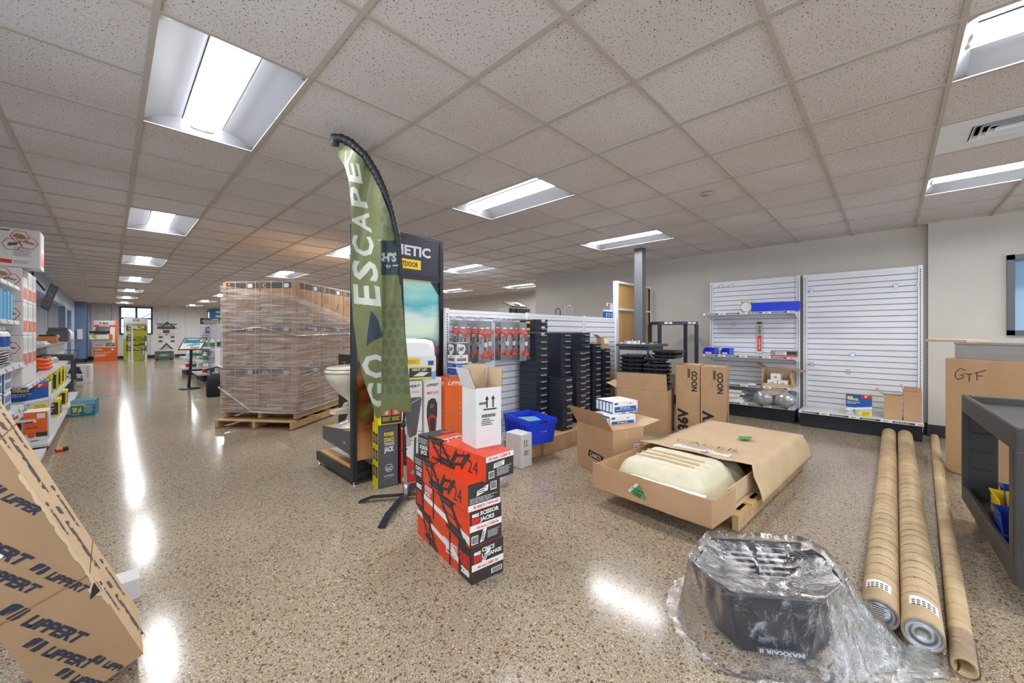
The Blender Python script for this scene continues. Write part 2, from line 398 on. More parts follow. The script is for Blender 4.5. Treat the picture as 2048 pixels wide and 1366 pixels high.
# far wall, corrugated steel with windows
def corr(b,x0,x1,z0,z1,y):
    P=[];x=x0
    pat=[(0,0),(.03,.035),(.09,.035),(.12,0),(.26,0),(.27,.008),(.31,.008),(.32,0),(.48,0),(.49,.008),(.53,.008),(.54,0)]
    xs=[]; k=math.floor(x0/.7)
    while k*.7<x1:
        for a,d in pat:
            if x0<k*.7+a<x1: xs.append((k*.7+a,d))
        k+=1
    xs=[(x0,0)]+xs+[(x1,0)]
    for (a,da),(c,dc) in zip(xs,xs[1:]): b.add([(a,y-da,z0),(c,y-dc,z0),(c,y-dc,z1),(a,y-da,z1)],[(0,1,2,3)],'corrugated')
w1=(.30,1.51,1.20,2.60); w2=(3.75,4.65,1.0,2.5)
b=MB()
for x0,x1 in ((-4.7,w1[0]),(w1[1],w2[0]),(w2[1],9.7)): corr(b,x0,x1,0,2.66,YF)
for w in (w1,w2): corr(b,w[0],w[1],0,w[2],YF); corr(b,w[0],w[1],w[3],2.66,YF)
struct('wall_far',b)
for k,w in enumerate((w1,w2)):
    b=MB(); m='navy_metal' if k==0 else 'white_enamel'
    for a in ((w[0],w[1],w[2],w[2]+.06),(w[0],w[1],w[3]-.06,w[3]),(w[0],w[0]+.06,w[2],w[3]),(w[1]-.06,w[1],w[2],w[3])): b.box(a[0],a[1],YF-.05,YF+.06,a[2],a[3],m)
    if k==0:
        b.box((w[0]+w[1])/2-.035,(w[0]+w[1])/2+.035,YF-.04,YF+.05,w[2],w[3],m); b.box(w[0],w[1],YF-.04,YF+.05,1.98,2.05,m)
    o=struct('window_%d'%(k+2),b)
    g=MB(); m,t,bs=newmat('clear_glass%d'%k); bs.inputs['Transmission Weight'].default_value=1; bs.inputs['Roughness'].default_value=0; bs.inputs['IOR'].default_value=1.05
    g.box(w[0]+.05,w[1]-.05,YF,YF+.01,w[2]+.05,w[3]-.05,'clear_glass%d'%k); g.build('pane',o,kind='structure')
b=MB(); b.box(-.76,9.65,YF-.06,YF-.036,0,.14,'dark_trim'); struct('baseboard_far',b)
# left wall with the service openings
b=MB(); T=.16

ws=[(-5.3,-3.1),(-2.7,-.5),(-.1,2.1)]
b.box(XL-T,XL,YN,7.8,0,.7,'blue_paint_lit'); b.box(XL-T,XL,YN,7.8,2.4,2.66,'blue_paint_lit')
for a,c in ((YN,-5.3),(-3.1,-2.7),(-.5,-.1),(2.1,7.8)): b.box(XL-T,XL,a,c,.7,2.4,'blue_paint_lit')
b.box(XL-T,XL,7.8,20.6,0,1.02,'blue_paint_lit'); b.box(XL-T,XL,7.8,20.6,2.2,2.66,'blue_paint_lit')
b.box(XL-T,XL,20.6,21.2,0,2.66,'blue_paint_lit',{'F':'blue_paint'}); b.box(XL-T,XL,21.2,23.4,2.15,2.66,'blue_paint_lit')
b.box(XL-T,XL,23.4,25.4,0,2.66,'blue_paint_lit',{'F':'blue_paint'}); struct('wall_left',b)
b=MB(); b.box(XL-T,-.76,25.4,27.5,0,2.66,'blue_paint'); struct('wall_left_pier',b)
b=MB(); b.box(-.775,-.745,25.385,27.45,0,.15,'dark_trim'); b.box(XL,-.745,25.385,25.4,0,.15,'dark_trim'); b.box(XL,XL+.015,21,21.2,0,.14,'dark_trim'); struct('baseboard_left',b)
b=MB(); b.box(-4.8,-4.7,YN,YF,0,2.66,'blue_paint_lit'); struct('wall_left_back',b)
b=MB(); b.box(-4.8,9.8,YN-.1,YN,0,.7,'wall_paint'); b.box(-4.8,9.8,YN-.1,YN,2.4,2.66,'wall_paint')
wn=[(-.5,1.7),(2.1,4.3),(4.5,6.7)]
for a,c in ((-4.8,-.5),(1.7,2.1),(4.3,4.5),(6.7,9.8)): b.box(a,c,YN-.1,YN,.7,2.4,'wall_paint')
struct('wall_near',b)
for k,(a,c) in enumerate(ws):
    b=MB()
    for q in ((a,a+.05,.7,2.4),(c-.05,c,.7,2.4),(a,c,.7,.75),(a,c,2.35,2.4)): b.box(XL-.1,XL-.03,q[0],q[1],q[2],q[3],'navy_metal')
    struct('window_%d'%(k+4),b)
for k,(a,c) in enumerate(wn):
    b=MB()
    for q in ((a,a+.05,.7,2.4),(c-.05,c,.7,2.4),(a,c,.7,.75),(a,c,2.35,2.4)): b.box(q[0],q[1],YN-.08,YN-.02,q[2],q[3],'navy_metal')
    struct('window_%d'%(k+7),b)
# ---------------------------------------------------------------- ceiling lights
mat('lamp_lens','#fdfdff',.5,emit=LAMP_POWER); mat('reflector','#808287',.45)
def make_lamp():
    t=thing('ceiling_light','','ceiling light')
    prof=[(.012,.0)]+[(.012+.188*k/14,.066*math.sin(PI/2*k/14)) for k in range(1,15)]+[(.21,.066)]
    b=MB(); Wd=.6096; Lg=1.2192
    for sgn in (0,1):
        X=lambda x:(x if not sgn else Wd-x)
        for (a,za),(c,zc) in zip(prof,prof[1:]):
            f=[(X(a),.012,za),(X(c),.012,zc),(X(c),Lg-.012,zc),(X(a),Lg-.012,za)]
            b.add(f,[(0,1,2,3)] if sgn else [(3,2,1,0)],'reflector',True)
    for yy,dy in ((.012,.05),(Lg-.012,-.05)):
        top=[(x,yy+dy,z) for x,z in prof]+[(Wd-x,yy+dy,z) for x,z in reversed(prof)]
        bot=[(x,yy,0.0) for x,z in prof]+[(Wd-x,yy,0.0) for x,z in reversed(prof)]
        n=len(top); b.add(top+bot,[(i,i+1,n+i+1,n+i) for i in range(n-1)],'reflector',True)
    b.box(.2,.41,.012,Lg-.012,.06,.075,'reflector')
    b.build('reflector',t)
    f=MB()
    for a in ((0,Wd,0,.012),(0,Wd,Lg-.012,Lg),(0,.012,.012,Lg-.012),(Wd-.012,Wd,.012,Lg-.012)): f.box(a[0],a[1],a[2],a[3],-.004,.08,'white_enamel')
    f.build('frame',t)
    l=MB(); n=7; P=[]
    for k in range(n):
        a=-.098+.196*k/(n-1); P.append([(Wd/2+a,.05,.03+.022*(a/.098)**2),(Wd/2+a,Lg-.05,.03+.022*(a/.098)**2)])
    l.grid(list(reversed(P)),'lamp_lens'); l.build('lens',t)
    for yy in (.032,Lg-.052):
        e=MB()
        e.add([(Wd/2-.088,yy,.055),(Wd/2-.05,yy,.032),(Wd/2+.05,yy,.032),(Wd/2+.088,yy,.055),(Wd/2-.088,yy+.02,.055),(Wd/2-.05,yy+.02,.032),(Wd/2+.05,yy+.02,.032),(Wd/2+.088,yy+.02,.055)],[(0,1,2,3),(7,6,5,4),(0,4,5,1),(1,5,6,2),(2,6,7,3)],'lightgrey_print')
        e.build('lens_end_cap',t)
    return t
lamp0=make_lamp(); rows={0:'above the left aisle',4:'in the row behind the feather flag',8:'in the row over the gondola aisle',12:'in the farthest right row',13:'beyond the wall corner',-5:'added to brighten the room through the opening'}
order={}
for k,(i,j) in enumerate(LAMPS):
    order.setdefault(i,[]).append(j)
words=['nearest','second','third','fourth','fifth','sixth','seventh','eighth','ninth']
for k,(i,j) in enumerate(LAMPS):
    o=lamp0 if k==0 else dup(lamp0)
    o.location=(GX(i),GY(j),CEIL)
    vis=[q for q in sorted(order[i]) if q>=(-6 if i in (4,8) else 0)]
    if j in vis: lab='recessed white fluorescent ceiling light, %s one %s'%(words[vis.index(j)],rows[i])
    else: lab='recessed white fluorescent ceiling light behind the camera'
    tag(o,lab,'ceiling light','recessed ceiling lights')
# ceiling vent (supply diffuser) right
t=thing('ceiling_vent','white rectangular air vent with dark louvre gaps in the ceiling at right','vent',(GX(6),GY(-6),CEIL))
b=MB()
for a in ((0,.6096,0,.16),(0,.6096,1.06,1.2192),(0,.16,.16,1.06),(.45,.6096,.16,1.06)): b.box(*a,-.003,.004,'white_enamel')
b.build('panel',t)
b=MB(); b.box(.15,.46,.15,1.07,.06,.07,'slot_black')
b.build('backing',t)
b=MB()
for q in range(4):
    m=.035*q; x0,x1,y0,y1=.165+m,.445-m,.165+m,1.055-m; z=.0
    w=.022
    if x1-x0<w*2.5: continue
    for P in ([(x0,y0,-.008),(x1,y0,-.008),(x1-w,y0+w,.02),(x0+w,y0+w,.02)],[(x1,y0,-.008),(x1,y1,-.008),(x1-w,y1-w,.02),(x1-w,y0+w,.02)],[(x1,y1,-.008),(x0,y1,-.008),(x0+w,y1-w,.02),(x1-w,y1-w,.02)],[(x0,y1,-.008),(x0,y0,-.008),(x0+w,y0+w,.02),(x0+w,y1-w,.02)]): b.add(P,[(0,1,2,3)],'white_enamel')
b.build('louvre',t)
p=onz(177,573,2.64)
t=thing('ceiling_vent','long dark slot vent in the ceiling near the blue wall','vent',(p.x,p.y,2.636))
b=MB(); b.box(-.03,1.1,-.06,.06,0,.006,'white_enamel'); b.box(0,1.07,-.04,.04,-.006,.004,'slot_black'); b.build('slot_panel',t)
p=onz(1414,388,2.64); b=MB(); b.lathe([(.055,.0),(.05,-.008),(.0,-.01)],(0,0,0),'grid_white'); b.tube([(0,0,-.008),(0,0,-.03)],.012,'chrome'); b.lathe([(.02,-.032),(.02,-.03)],(0,0,0),'chrome')
b.build('ceiling_sprinkler',loc=(p.x,p.y,2.641),label='small round white sprinkler head on the ceiling above the gondola',cat='sprinkler')
# structural column
b=MB(); b.box(5.91,6.05,2.85,2.99,0,2.655,'column_paint'); b.build('steel_column',label='grey square steel column from floor to ceiling behind the counter',cat='column',bevel=.012)
# ---------------------------------------------------------------- slatwall gondolas
def slat_panel(b,x,y,z0,z1,w,axis,face,board=.0762,gap=.009):
    """panel seen from -normal; axis 'x' runs along X facing -Y; axis 'y' runs along Y facing -X"""
    z=z0; 
    if axis=='x': b.box(x,x+w,y+.012,y+.02,z0,z1,'slat_groove')
    else: b.box(x+.012,x+.02,y,y+w,z0,z1,'slat_groove')
    while z<z1-.001:
        zt=min(z+board-gap,z1)
        if axis=='x': b.box(x,x+w,y,y+.012,z,zt,face)
        else: b.box(x,x+.012,y,y+w,z,zt,face)
        z+=board
def upright(b,x,y,z0,z1,axis,m='white_enamel',w=.045,slot='slot_black'):
    if axis=='x': b.box(x-w/2,x+w/2,y,y+.03,z0,z1,m)
    else: b.box(x,x+.03,y-w/2,y+w/2,z0,z1,m)
    n=int((z1-z0-.04)/.0254)
    for k in range(n):
        z=z0+.02+k*.0254
        if axis=='x': b.add([(x-.005,y-.0008,z),(x+.005,y-.0008,z),(x+.005,y-.0008,z+.015),(x-.005,y-.0008,z+.015)],[(0,1,2,3)],slot)
        else: b.add([(x-.0008,y+.005,z),(x-.0008,y-.005,z),(x-.0008,y-.005,z+.015),(x-.0008,y+.005,z+.015)],[(0,1,2,3)],slot)
# gondola A: three low bays along X at Y=3.19 then an open-backed tall bay
t=thing('gondola_shelf','low white slatwall gondola behind the stacks of black bins','shelf',(0,0,0))
GA=[(2.33,3.55,1.524),(3.55,4.77,1.524),(4.77,5.70,1.524)]
for x0,x1,h in GA:
    b=MB(); slat_panel(b,x0+.02,3.19,.16,h-.03,x1-x0-.04,'x','slat_white'); b.box(x0+.02,x1-.02,3.188,3.21,h-.03,h,'white_enamel'); b.box(x0+.02,x1-.02,3.22,3.24,.16,h-.02,'slat_white'); b.build('slat_panel',t)
    b=MB(); b.box(x0+.01,x1-.01,3.0,3.19,.13,.155,'shelf_white'); b.box(x0+.01,x1-.01,3.03,3.4,0,.13,'slot_black'); b.build('base_deck',t)
for x in (2.335,3.55,4.77,5.69):
    b=MB(); upright(b,x,3.17,0,1.535,'x'); b.build('upright',t)
t=thing('gondola_shelf','tall open white gondola bay with bare brown hardboard back beside the column','shelf')
b=MB(); b.box(5.76,6.95,3.22,3.235,.1,2.1,'wood_board'); b.build('back_board',t)
for x in (5.755,6.96):
    b=MB(); b.box(x-.03,x+.03,3.19,3.26,0,2.134,'white_enamel'); upright(b,x+.02*(1 if x<6 else -1),3.188,.05,2.13,'x','white_enamel',.02); b.build('upright',t)
for z0,z1,yb in ((2.1,2.134,3.24),(1.66,1.69,3.22),(.9,.93,3.22)):
    b=MB(); b.box(5.78,6.93,3.19,yb,z0,z1,'white_enamel'); b.build('cross_rail',t)
# wall bays on the right wall
def price_rail(b,x,y0,y1,z):
    b.box(x-.006,x,y0,y1,z-.032,z,'white_enamel')
    F=faces(x-.006,x,y0,y1,z-.032,z,'L'); n=4; L=y1-y0
    for k in range(n):
        u=L*(k+.12)/n; b.rect(F,u,.006,u+.19*L/1.2,.026,'carton_black',.0006); b.text(F,'EZ-PLAY',u+.02,.011,.011,'paper_white',width=.13*L/1.2,lift=.0012)
        b.rect(F,u+.215*L/1.2,.008,u+.26*L/1.2,.024,'kraft',.0006)
def shelf(parent,x0,x1,y0,y1,z,lab=None):
    b=MB(); b.box(x0,x1,y0,y1,z-.028,z,'shelf_white'); price_rail(b,x0,y0,y1,z+.002)
    for y in (y0,y1-.004): b.prism([(x0+.01,y,z-.028),(x1,y,z-.028),(x1,y,z-.1)],(0,.004,0),'shelf_white')
    return b.build('shelf',parent)
tR=thing('gondola_shelf','wide white slatwall wall bay with no shelves, right of the shelved bay','shelf')
tL=thing('gondola_shelf','white slatwall wall bay with three shelves, next to the black rack','shelf')
for t,y0,y1 in ((tR,-.285,.925),(tL,.965,2.205)):
    b=MB(); slat_panel(b,7.11,y0+.045,.22,2.10,y1-y0-.09,'y','slat_white'); b.box(7.105,7.13,y0+.045,y1-.045,2.10,2.134,'white_enamel'); b.build('slat_panel',t)
    for y in (y0+.022,y1-.022):
        b=MB(); upright(b,7.085,y,0.05,2.138,'y'); b.box(7.115,7.19,y-.02,y+.02,0,2.134,'white_enamel'); b.build('upright',t)
    b=MB(); X0=6.62 if t is tR else 6.72
    b.box(X0,7.1,y0+.01,y1-.01,.19,.222,'shelf_white'); price_rail(b,X0,y0+.01,y1-.01,.224); b.build('base_deck',t)
    b=MB(); b.box(X0+.05,7.1,y0+.02,y1-.02,0,.19,'slot_black'); b.build('kick_base',t)
for z,x0 in ((1.600,6.7),(.945,6.68),(.50,6.72)): shelf(tL,x0,7.09,.985,2.185,z)
# hooks on slatwall
def hook(y,z,wid=.05,lab=None,stub=False):
    b=MB(); b.box(7.098,7.109,y-wid/2,y+wid/2,z-.005,z+.045,'blister'); b.box(7.094,7.102,y-.02,y+.02,z-.01,z+.03,'chrome')
    b.tube([(7.1,y,z),(6.97,y,z+.004),(6.95,y,z+.018)],.003,'chrome',6)
    b.build('display_hook',label=lab,cat='hook',group='bare hooks on the wall slats')
for n,(px,py) in {'top left corner of the shelved bay':(1442,575),'top of the shelved bay, right of its neighbour':(1463,574),'shelved bay between its two upper shelves':(1468,650),'upper left corner of the empty bay':(1623,584),'upper right of the empty bay':(1792,574),'far upper right corner of the empty bay':(1838,571),'middle of the empty bay, higher one':(1705,712),'lower left edge of the empty bay':(1623,730),'middle of the empty bay, lowest one':(1697,745)}.items():
    p=onX(px,py,7.1); hook(p.y,p.z,lab='small metal slat hook at the '+n if 'corner' in n or 'edge' in n or 'top' in n else 'small metal slat hook in the '+n)
# ---------------------------------------------------------------- carton helpers
def carton(name,label,w,d,h,loc,rotz,m='kraft',faces_m=None,deco=None,bevel=.004,cat='box',group=None,tape=True,parent=None):
    """closed carton, local origin at its front left bottom corner (x along the front, y to the back)"""
    b=MB(); b.box(0,w,0,d,0,h,m,faces_m)
    F=lambda k:faces(0,w,0,d,0,h,k)
    if tape and faces_m is None:
        if w>=d: b.rect(F('T'),0,d/2-.025,w,d/2+.025,'tape',.0007)
        else: b.rect(F('T'),w/2-.025,0,w/2+.025,d,'tape',.0007)
    if deco: deco(b,F,w,d,h)
    return b.build(name,parent,loc,rotz,label,cat if parent is None else None,group,None,bevel)
def flapbox(name,label,w,d,h,loc,rotz,m='kraft',flaps=(),deco=None,th=.005,cat='box',group=None,inner='kraft_light',edge='kraft_edge'):
    """open carton: walls and bottom as the body, each flap a part; flaps: (side,length,angle from vertical outward)"""
    t=thing(name,label,cat,loc,rotz,group); b=MB()
    b.box(0,w,0,th,0,h,m,{'B':inner,'T':edge}); b.box(0,w,d-th,d,0,h,m,{'F':inner,'T':edge})
    b.box(0,th,th,d-th,0,h,m,{'R':inner,'T':edge}); b.box(w-th,w,th,d-th,0,h,m,{'L':inner,'T':edge}); b.box(th,w-th,th,d-th,0,th,inner)
    F=lambda k:faces(0,w,0,d,0,h,k)
    if deco: deco(b,F,w,d,h)
    b.build('body',t)
    for side,L,ang in flaps:
        f=MB(); a=ang; o,up=math.sin(a)*L,math.cos(a)*L
        if side=='F': P=[(0,0,h),(w,0,h),(w*.99,-o,h+up),(w*.01,-o,h+up)]
        elif side=='B': P=[(w,d,h),(0,d,h),(w*.01,d+o,h+up),(w*.99,d+o,h+up)]
        elif side=='L': P=[(0,d,h),(0,0,h),(-o,d*.02,h+up),(-o,d*.98,h+up)]
        else: P=[(w,0,h),(w,d,h),(w+o,d*.98,h+up),(w+o,d*.02,h+up)]
        A=Vector(P[1])-Vector(P[0]); B=Vector(P[3])-Vector(P[0]); n=A.cross(B).normalized()*.004
        f.add([Vector(p) for p in P]+[Vector(p)+n for p in P],[(3,2,1,0),(4,5,6,7),(0,1,5,4),(1,2,6,5),(2,3,7,6),(3,0,4,7)],[inner,m,edge,edge,edge,edge] if ang<PI/2+9 else m)
        f.build('flap',t)
    return t
def up_arrows(b,F,u,v,s,m='ink_black'):
    for k in (0,1):
        x=u+k*s*.62
        b.rect(F,x-s*.07,v,x+s*.07,v+s*.75,m,.0012); b.shape(F,[(x-s*.2,v+s*.7),(x+s*.2,v+s*.7),(x,v+s*1.05)],m,.0012)
    b.rect(F,u-s*.35,v-s*.2,u+s*.97,v-s*.08,m,.0012)
# jack silhouette: rhombus scissor linkage
def jack_art(b,F,u,v,s,rot=0,m='carton_black'):
    c,sn=math.cos(rot),math.sin(rot)
    R=lambda x,y:(u+s*(x*c-y*sn),v+s*(x*sn+y*c))
    P=[(-1.05,.50),(.05,.50),(1.05,-.42),(-.05,-.42)]; c0=(sum(p[0] for p in P)/4,sum(p[1] for p in P)/4)
    b.shape(F,[R(*p) for p in P],m,.0014); b.shape(F,[R(c0[0]+(p[0]-c0[0])*.55,c0[1]+(p[1]-c0[1])*.5) for p in P],'carton_red',.0018)
    b.line(F,R(-.75,.05),R(.8,.0),.05*s,m,.0022); b.line(F,R(-1.15,.5),R(.3,.62),.12*s,m,.0022); b.line(F,R(-.3,-.46),R(1.15,-.5),.12*s,m,.0022)
    b.shape(F,[R(-.8,.42),R(-.1,.42),R(-.12,.36),R(-.7,.36)],'grey_metal',.002); b.shape(F,[R(.1,-.34),R(.85,-.36),R(.8,-.4),R(.1,-.4)],'grey_metal',.002)
    for p in P: b.disc(F,*R(*p),.12*s,m,.0024,10)
# ---------------------------------------------------------------- the scissor jack stack
def eaz(b,F,u,v,h,flip=False,s1='paper_white',s2='red_print'):
    r=PI if flip else 0; g=-1 if flip else 1
    b.text(F,'eaz',u,v+g*h*.62,h*.36,s1,bold=.05,rot=r); b.text(F,'lift',u,v,h*.56,s2,bold=.05,rot=r)
ang=math.radians(-8)
def jackbox(z,h,style,loc,rot,label,L=.655,w=.2):
    b=MB(); b.box(0,w,0,L,0,h,'carton_red',{'F':'carton_black','B':'carton_black','D':'carton_red'})
    F=faces(0,w,0,L,0,h,'F'); Lf=faces(0,w,0,L,0,h,'L'); T=faces(0,w,0,L,0,h,'T')
    if style==1:   # upside down bottom box
        b.rect(Lf,L-.135,0,L,h,'carton_black'); eaz(b,Lf,L-.02,.13,.12,True)
        b.shape(Lf,[(0,h*.72),(0,h*.86),(L-.17,h*.55),(L-.135,h*.42),(L-.135,h*.26),(L-.2,h*.4)],'paper_white',.0009)
        jack_art(b,Lf,.16,.09,.12,-.25); b.text(Lf,'CRICS',L-.155,.085,.03,'paper_white',bold=.04,rot=PI,width=.12); b.text(Lf,'LOSANGE',L-.145,.045+.0,.0,'paper_white',bold=.04) if 0 else b.text(Lf,'LOSANGE',L-.145,.13,.03,'paper_white',bold=.04,rot=PI,width=.16)
        b.rect(F,0,h*.34,w,h*.52,'paper_white'); b.text(F,'60 cm | 3401 kg',.035,h*.385,.014,'red_print',bold=.03,width=.13)
        eaz(b,F,.012,h*.56,.062); b.text(F,'CRICS',.062,h*.79,.02,'paper_white',bold=.04,width=.08); b.text(F,'LOSANGE',.062,h*.63,.02,'paper_white',bold=.04,width=.125)
        b.barcode(F,.125,.02,.06,.022); b.shape(F,[(.055,h*.5),(.075,h*.46),(.118,h*.8),(.1,h*.85)],'paper_white',.002); b.lines(F,.07,h*.55,.04,.03,4,'ink_black',lift=.0026)
    elif style==2:
        b.rect(Lf,0,0,.12,h,'carton_black'); b.text(Lf,'eaz',.012,h*.66,h*.2,'paper_white',bold=.05,width=.08); b.text(Lf,'lift',.018,h*.14,h*.42,'red_print',bold=.06,width=.075)
        b.shape(Lf,[(.12,h*.42),(.12,h*.58),(L,h*.3),(L,h*.08)],'paper_white',.0009)
        b.text(Lf,'SCISSOR',.135,h*.78,.024,'paper_white',bold=.04,width=.1); b.text(Lf,'JACKS',.135,h*.61,.024,'paper_white',bold=.04,width=.075); jack_art(b,Lf,L-.2,h*.5,.15,-.1)
        b.rect(F,0,h*.42,w,h*.6,'paper_white'); b.text(F,'24 inch | 7,500 lb',.04,h*.47,.013,'red_print',bold=.03,width=.14)
        eaz(b,F,.012,h*.62,.062); b.text(F,'SCISSOR',.062,h*.83,.02,'paper_white',bold=.04,width=.12); b.text(F,'JACKS',.062,h*.66,.02,'paper_white',bold=.04,width=.09)
        b.barcode(F,.012,.015,.035,.035); b.shape(F,[(.06,.01),(.085,.015),(.105,.08),(.08,.075)],'paper_white',.002); b.lines(F,.068,.02,.025,.045,5,'ink_black',lift=.0026); b.lines(F,.11,.02,.08,.04,6,'lightgrey_print')
    else:
        b.rect(Lf,0,0,.125,h,'carton_black'); tt=('SCISSOR','JACK') if style==4 else ('CRICS','LOSANGE')
        b.text(Lf,tt[0],.02,h*.38,.021,'paper_white',bold=.04,width=.09); b.text(Lf,tt[1],.03,h*.14,.024,'paper_white',bold=.04,width=.075); b.lines(Lf,.01,h*.6,.1,h*.3,4,'lightgrey_print')
        b.ring(Lf,.095,h*.7,.02,.003,'lightgrey_print',n=4)
        jack_art(b,Lf,.25,h*.55,.12,-.05); b.text(Lf,'STABILIZING' ,.16,.012,.017,'carton_black',bold=.03,width=.14) if style==4 else b.text(Lf,'STABILIZE',.17,.012,.015,'kraft',bold=.02,width=.11)
        jack_art(b,Lf,.43,h*.5,.085,.9); b.text(Lf,'24',L-.15,.02,h*.55,'carton_black',bold=-.005,width=.085)
        b.rect(F,0,h*(.78 if style==4 else 0),w,h*(1 if style==4 else .22),'paper_white')
        if style==4:
            b.text(F,'24 inch | 5,000 lb',.015,h*.84,.014,'red_print',bold=.03,width=.16); b.barcode(F,.02,.018,.035,.03); b.shape(F,[(.05,.062),(.055,.088),(.13,.092),(.128,.066)],'paper_white',.002); b.lines(F,.06,.068,.06,.02,3,'ink_black',lift=.0026); b.lines(F,.075,.015,.11,.045,6,'lightgrey_print')
        else:
            b.text(F,'24 inch | 5,000 lb',.19,.022,.014,'red_print',bold=.03,width=.16,rot=PI); b.barcode(F,.14,h*.62,.035,.035); b.shape(F,[(.05,h*.5),(.055,h*.7),(.125,h*.85),(.12,h*.62)],'paper_white',.002); b.lines(F,.06,h*.58,.05,.03,3,'ink_black',lift=.0026); b.lines(F,.01,.035,.17,.03,4,'lightgrey_print')
        b.rect(T,0,L-.13,w,L,'carton_black'); b.text(T,'lift',.13,L-.1,.05,'red_print',bold=.05,rot=PI/2*0); b.text(T,'JACKS',.03,L-.26,.05,'paper_white',bold=.04,width=.14)
    o=b.build('carton',loc=None); bpy.data.objects.remove(o) if 0 else None
    o.name='scissor_jack_box'; tag(o,label,'box','red scissor jack boxes in the stack'); o.location=(loc[0],loc[1],z); o.rotation_euler=(0,0,rot)
    md=o.modifiers.new('bevel','BEVEL'); md.width=.003; md.segments=2; md.limit_method='ANGLE'; md.angle_limit=.6
    for yy in ((.22,.47) if style==1 else (.4,)):
        s=MB(); q=.0025; s.box(-q,w+q,yy,yy+.012,-.0,h+q,'rubber_black'); 
        k=s.build('strap',o)
    return o
jackbox(0,.19,1,(1.284,1.535),ang,'red and black scissor jack box on the floor, bottom of its stack')
jackbox(.19,.183,2,(1.275,1.54),ang,'red and white scissor jack box, second from the bottom of the stack')
jackbox(.3735,.14,3,(1.268,1.545),ang,'red scissor jack box, second from the top of the stack')
jackbox(.5138,.13,4,(1.352,1.502),math.radians(-1),'red scissor jack box on top of its stack, under the open white box')
def wb(b,F,w,d,h):
    f=F('F'); up_arrows(b,f,.07,h*.66,.065); b.barcode(f,.035,h*.5,.09,.018,bg=None); b.text(f,'BOM94082',.04,h*.455,.009,'ink_black',width=.05); b.lines(f,.035,h*.36,.08,.03,3,'ink_black',seed=3); b.barcode(f,.02,h*.72,.05,.014,bg=None,seed=4)
flapbox('white_carton','tall white carton with open flaps standing on the red jack box stack',.165,.17,.335,(1.415,1.655,.6446),math.radians(-12),'carton_white',[('L',.12,.35),('R',.1,.1),('B',.12,.0)],wb,inner='kraft_light')
# small white box with arrows on the floor
def wb2(b,F,w,d,h):
    f=F('F'); up_arrows(b,f,.05,h*.66,.05); b.lines(f,.04,h*.35,.08,.05,4,'ink_black'); 
carton('small_white_box','small closed white carton on the floor in front of the blue crate',.16,.2,.32,(2.707,2.51,0),math.radians(2),'carton_white',deco=wb2,tape=False)
# ---------------------------------------------------------------- double sided display stand with desert mural
def mural_mats():
    m,t,b=newmat('mural'); N=t.nodes.new; L=t.links.new
    tc=N('ShaderNodeTexCoord'); sp=N('ShaderNodeSeparateXYZ'); L(tc.outputs['Object'],sp.inputs[0])
    n=N('ShaderNodeTexNoise'); n.inputs['Scale'].default_value=2.6; n.inputs['Detail'].default_value=6; mp=N('ShaderNodeMapping'); mp.inputs['Scale'].default_value=(1,1,3); L(tc.outputs['Object'],mp.inputs[0]); L(mp.outputs[0],n.inputs[0])
    ad=N('ShaderNodeMath'); ad.operation='MULTIPLY_ADD'; ad.inputs[1].default_value=.35; L(n.outputs[0],ad.inputs[0]); L(sp.outputs[2],ad.inputs[2])
    mr=N('ShaderNodeMapRange'); mr.inputs['From Min'].default_value=.1; mr.inputs['From Max'].default_value=2.0; L(ad.outputs[0],mr.inputs[0])
    r=N('ShaderNodeValToRGB'); L(mr.outputs[0],r.inputs[0]); e=r.color_ramp.elements
    st=[(0,'#b98a62'),(.16,'#d39a6c'),(.30,'#a35f38'),(.36,'#8d8a4a'),(.40,'#7a3d2a'),(.5,'#b8683c'),(.55,'#8a5a3a'),(.60,'#7d5a6c'),(.655,'#a06a72'),(.67,'#9ad0c4'),(.73,'#d9e6cf'),(.80,'#c8dcd4'),(.87,'#4aa9b4'),(.94,'#8cc4c0'),(1,'#d8cfae')]
    while len(e)<len(st): e.new(.5)
    for k,(p,c) in enumerate(st): e[k].position=p; e[k].color=lin(c)
    v=N('ShaderNodeTexVoronoi'); v.inputs['Scale'].default_value=9; L(tc.outputs['Object'],v.inputs['Vector'])
    vr=N('ShaderNodeValToRGB'); vr.color_ramp.elements[0].position=0; vr.color_ramp.elements[0].color=(1.0,.9,.8,1); vr.color_ramp.elements[1].position=.75; vr.color_ramp.elements[1].color=(.25,.12,.1,1); L(v.outputs['Distance'],vr.inputs[0])
    band=N('ShaderNodeValToRGB'); L(mr.outputs[0],band.inputs[0]); q=band.color_ramp.elements; q[0].position=.27; q[0].color=(0,0,0,1); q[1].position=.33; q[1].color=(1,1,1,1); q3=q.new(.58); q3.color=(1,1,1,1); q4=q.new(.62); q4.color=(0,0,0,1)
    x=N('ShaderNodeMix'); x.data_type='RGBA'; x.blend_type='MULTIPLY'; L(band.outputs[0],x.inputs[0]); L(r.outputs[0],x.inputs[6]); L(vr.outputs[0],x.inputs[7])
    L(x.outputs[2],b.inputs['Base Color']); b.inputs['Roughness'].default_value=.35
mural_mats()
t=thing('display_stand','tall black framed display stand with desert mural and dark header sign','display stand',(1.43,3.25,0))
Wd=.885; H=2.21
